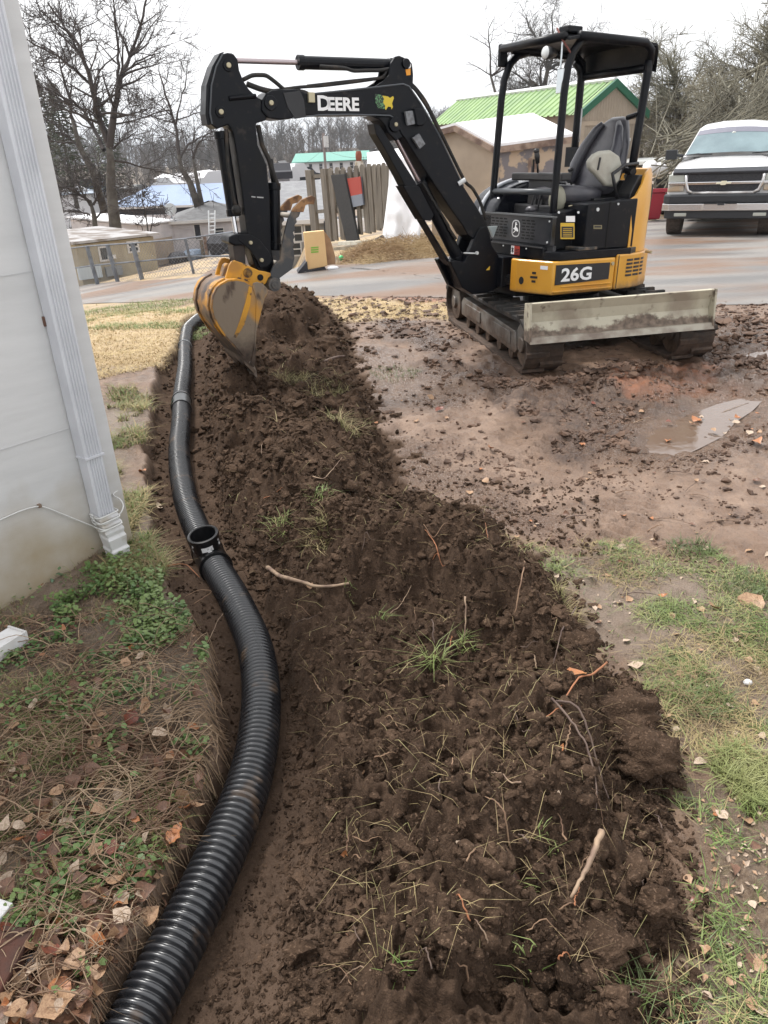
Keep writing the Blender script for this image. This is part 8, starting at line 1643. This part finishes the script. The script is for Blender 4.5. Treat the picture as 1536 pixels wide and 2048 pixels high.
g_ = gpt(1249, 1374); m = MB(yawframe(g_, 0)); m.ell((0, 0, .008), (.021, .019, .015)); obj('pebble', m, mat('pale_stone', (.50, .44, .34), .7, (.38, .32, .24), 30), loc=g_, label='round pale pebble below the heart shaped leaf', cat='stone', smooth=True)
g_ = gpt(1495, 1367); m = MB(yawframe(g_, 0)); m.ell((0, 0, .006), (.015, .012, .010)); obj('pebble', m, M['roofwhite'], loc=g_, label='small white stone in the turf near the right edge', cat='stone', smooth=True)

# ------------------------------------------------------------------ roots and sticks on the heap
rm = [mat('root_tan', (.24, .15, .09), .8, (.14, .08, .05), 20), mat('root_dark', (.085, .055, .045), .8, (.13, .09, .07), 20), mat('stick_pale', (.34, .24, .16), .75, (.17, .11, .08), 20, lo=.4, hi=.6), mat('root_orange', (.32, .13, .06), .7)]
def stick(pts, r, mi, h=(0, 0), par=ground, label=None, cat=None, name='root'):
    P_ = []
    for i, (x, y) in enumerate(pts): g_ = gpt(x, y); g_[2] = float(hfast(np.array([g_[0]]), np.array([g_[1]]))[0])+r+.003; P_.append(g_)
    n = len(P_); k_ = np.linspace(0, n-1, n*4); Pi = np.stack([np.interp(k_, range(n), [p[c] for p in P_]) for c in range(3)], -1)
    for _ in range(2): Pi[1:-1] = (Pi[:-2]+2*Pi[1:-1]+Pi[2:])/4
    u = np.linspace(0, 1, len(Pi)); Pi[:, 2] += h[0]*(1-u)+h[1]*u+.012*np.sin(pi*u); Pi[:, :2] += rng.normal(0, .0012, (len(Pi), 2))
    rs_ = r*(1-.55*u)*(1+rng.normal(0, .08, len(u))); m = MB(); m.tube(list(Pi), list(rs_), 6, local=False)
    return obj(name, m, rm[mi], par, loc=None if par is not None else P_[0], smooth=True, label=label, cat=cat)
def tst(pts, r, mi, h, lb, name='root', cat='root'): stick(pts, r, mi, h, None, lb, cat, name)
tst([(538, 1150), (560, 1172), (590, 1188), (640, 1187), (700, 1188)], .010, 2, (.02, 0), 'thick pale root crossing the heap right of the pipe')
tst([(1200, 1690), (1180, 1745), (1160, 1785), (1140, 1812)], .0075, 2, (.03, .01), 'thick broken stick with a bleached end low on the heap', 'stick', 'stick')
tst([(1100, 1435), (1140, 1480), (1165, 1530), (1185, 1600), (1190, 1650)], .0035, 1, (.03, .02), 'left of two long grey roots trailing down the right shoulder')
tst([(1110, 1437), (1150, 1470), (1178, 1530), (1200, 1600), (1212, 1640)], .0035, 1, (.04, .02), 'right of two long grey roots trailing down the right shoulder')
tst([(1042, 1162), (1047, 1180), (1040, 1205), (1030, 1240), (1024, 1252)], .0035, 0, (.05, .0), 'kinked grey root standing up at the crest near the turf')
tst([(1150, 1250), (1125, 1280), (1115, 1310), (1106, 1340)], .0032, 1, (.07, .02), 'thin arched root over the dark hollow')
tst([(1208, 1375), (1180, 1392), (1150, 1412), (1120, 1445), (1090, 1470)], .0035, 3, (.03, .01), 'reddish root behind the orange leaf')
tst([(930, 1220), (932, 1245), (928, 1285)], .0035, 2, (.04, 0), 'short upright pale root in the middle of the heap')
tst([(460, 1205), (462, 1232), (440, 1250), (415, 1290)], .0028, 2, (.06, .01), 'pale twig resting on the pipe below the fitting', 'twig', 'twig')
tst([(390, 1215), (430, 1190), (400, 1186), (370, 1195)], .0025, 0, (.02, .01), 'thin bent root left of the pipe by the fitting')
tst([(330, 1140), (372, 1130), (398, 1155)], .004, 3, (.01, .01), 'orange brown root beside the open fitting')
tst([(650, 722), (690, 722)], .016, 1, (.0, .0), 'short dark stick poking from the far side of the heap', 'stick', 'stick')
RS = random.Random(12)
for i in range(95):
    px_ = RS.uniform(470, 1330); py_ = RS.uniform(900, 2040); g_ = march(px_, py_)
    if float(sdf(MOUND, np.array([g_[0]]), np.array([g_[1]]))[0]) < .0: continue
    L_ = RS.uniform(25, 95)*(.45+.55*py_/2048); a = RS.uniform(-.5, .5)+(pi/2 if RS.random() < .6 else 0)+.4; pts = [(px_, py_)]
    for k in range(3): a += RS.gauss(0, .35); pts.append((pts[-1][0]+cos(a)*L_/3, pts[-1][1]-sin(a)*L_/3))
    stick(pts, RS.uniform(.0012, .0026), RS.choices([0, 1, 2, 3], [5, 3, 2, 1])[0], (RS.uniform(0, .03), RS.uniform(0, .01)))
for i in range(26):
    px_ = RS.uniform(900, 1500); py_ = RS.uniform(830, 1250); g_ = march(px_, py_)
    if float(dirtat(np.array([g_[0]]), np.array([g_[1]]))[0]) > 0: continue
    L_ = RS.uniform(30, 90); a = RS.uniform(-.4, .9); pts = [(px_, py_)]
    for k in range(3): a += RS.gauss(0, .12); pts.append((pts[-1][0]+cos(a)*L_/3, pts[-1][1]-sin(a)*L_/5))
    stick(pts, RS.uniform(.0015, .003), RS.choice([0, 1, 2]), (0, 0), name='twig')
# green sprouts and grass tufts carried in the spoil
for (px_, py_, nb, r_, ln) in ((870, 1330, 60, .03, .10), (640, 1085, 220, .05, .06), (690, 870, 200, .10, .10), (590, 770, 220, .14, .10), (660, 790, 240, .14, .10), (1130, 1235, 220, .05, .06), (1040, 1780, 16, .03, .04), (800, 1960, 16, .02, .04), (700, 1180, 14, .02, .04), (930, 1290, 60, .03, .05), (1050, 1940, 20, .03, .04), (1090, 1700, 20, .03, .04), (640, 1010, 90, .05, .05), (760, 1250, 12, .02, .05), (560, 1050, 60, .05, .06), (560, 600, 300, .25, .10)):
    g_ = gpt(px_, py_); a = rng.uniform(0, 2*pi, nb); q = r_*np.sqrt(rng.random(nb)); o = blades('grass_tuft', g_[0]+q*np.cos(a), g_[1]+q*np.sin(a), rng.uniform(.3, 1, nb)*ln, rng.uniform(.0018, .0036, nb), np.full(nb, 1.3), gmats[0] if nb < 100 else mat('tuft_olive', (.17, .16, .06), .7, (.30, .24, .12), 6, lo=.4, hi=.6) if 'tuft_olive' not in bpy.data.materials else bpy.data.materials['tuft_olive'], zoff=.004)
x, y = pxsample(2600, 430, 1340, 640, 2040); k = (sdf(MOUND, x, y) > .0) & (fbm(x*4, y*4, 171, 3) > .53) & ((y > 2.6) | (rng.random(len(x)) < .22)); x, y = x[k], y[k]; n = len(x); blades('torn_sod', x, y, rng.uniform(.012, .05, n)*np.clip(np.hypot(x, y)/2.5, 1, 1.8), rng.uniform(.0014, .0028, n)*np.clip(np.hypot(x, y)/2.5, 1, 1.8), np.full(n, 2.0), bpy.data.materials['tuft_olive'], zoff=.006)
x, y = pxsample(1400, 480, 1340, 950, 2040); k = sdf(MOUND, x, y) > .03; x, y = x[k], y[k]; n = len(x); blades('root_hairs', x, y, rng.uniform(.01, .045, n), rng.uniform(.001, .0018, n), np.full(n, 2.0), gmats[2], zoff=.004)
print('verts', sum(len(o.data.vertices) for o in bpy.data.objects if o.type == 'MESH'), 'objs', len(bpy.data.objects))
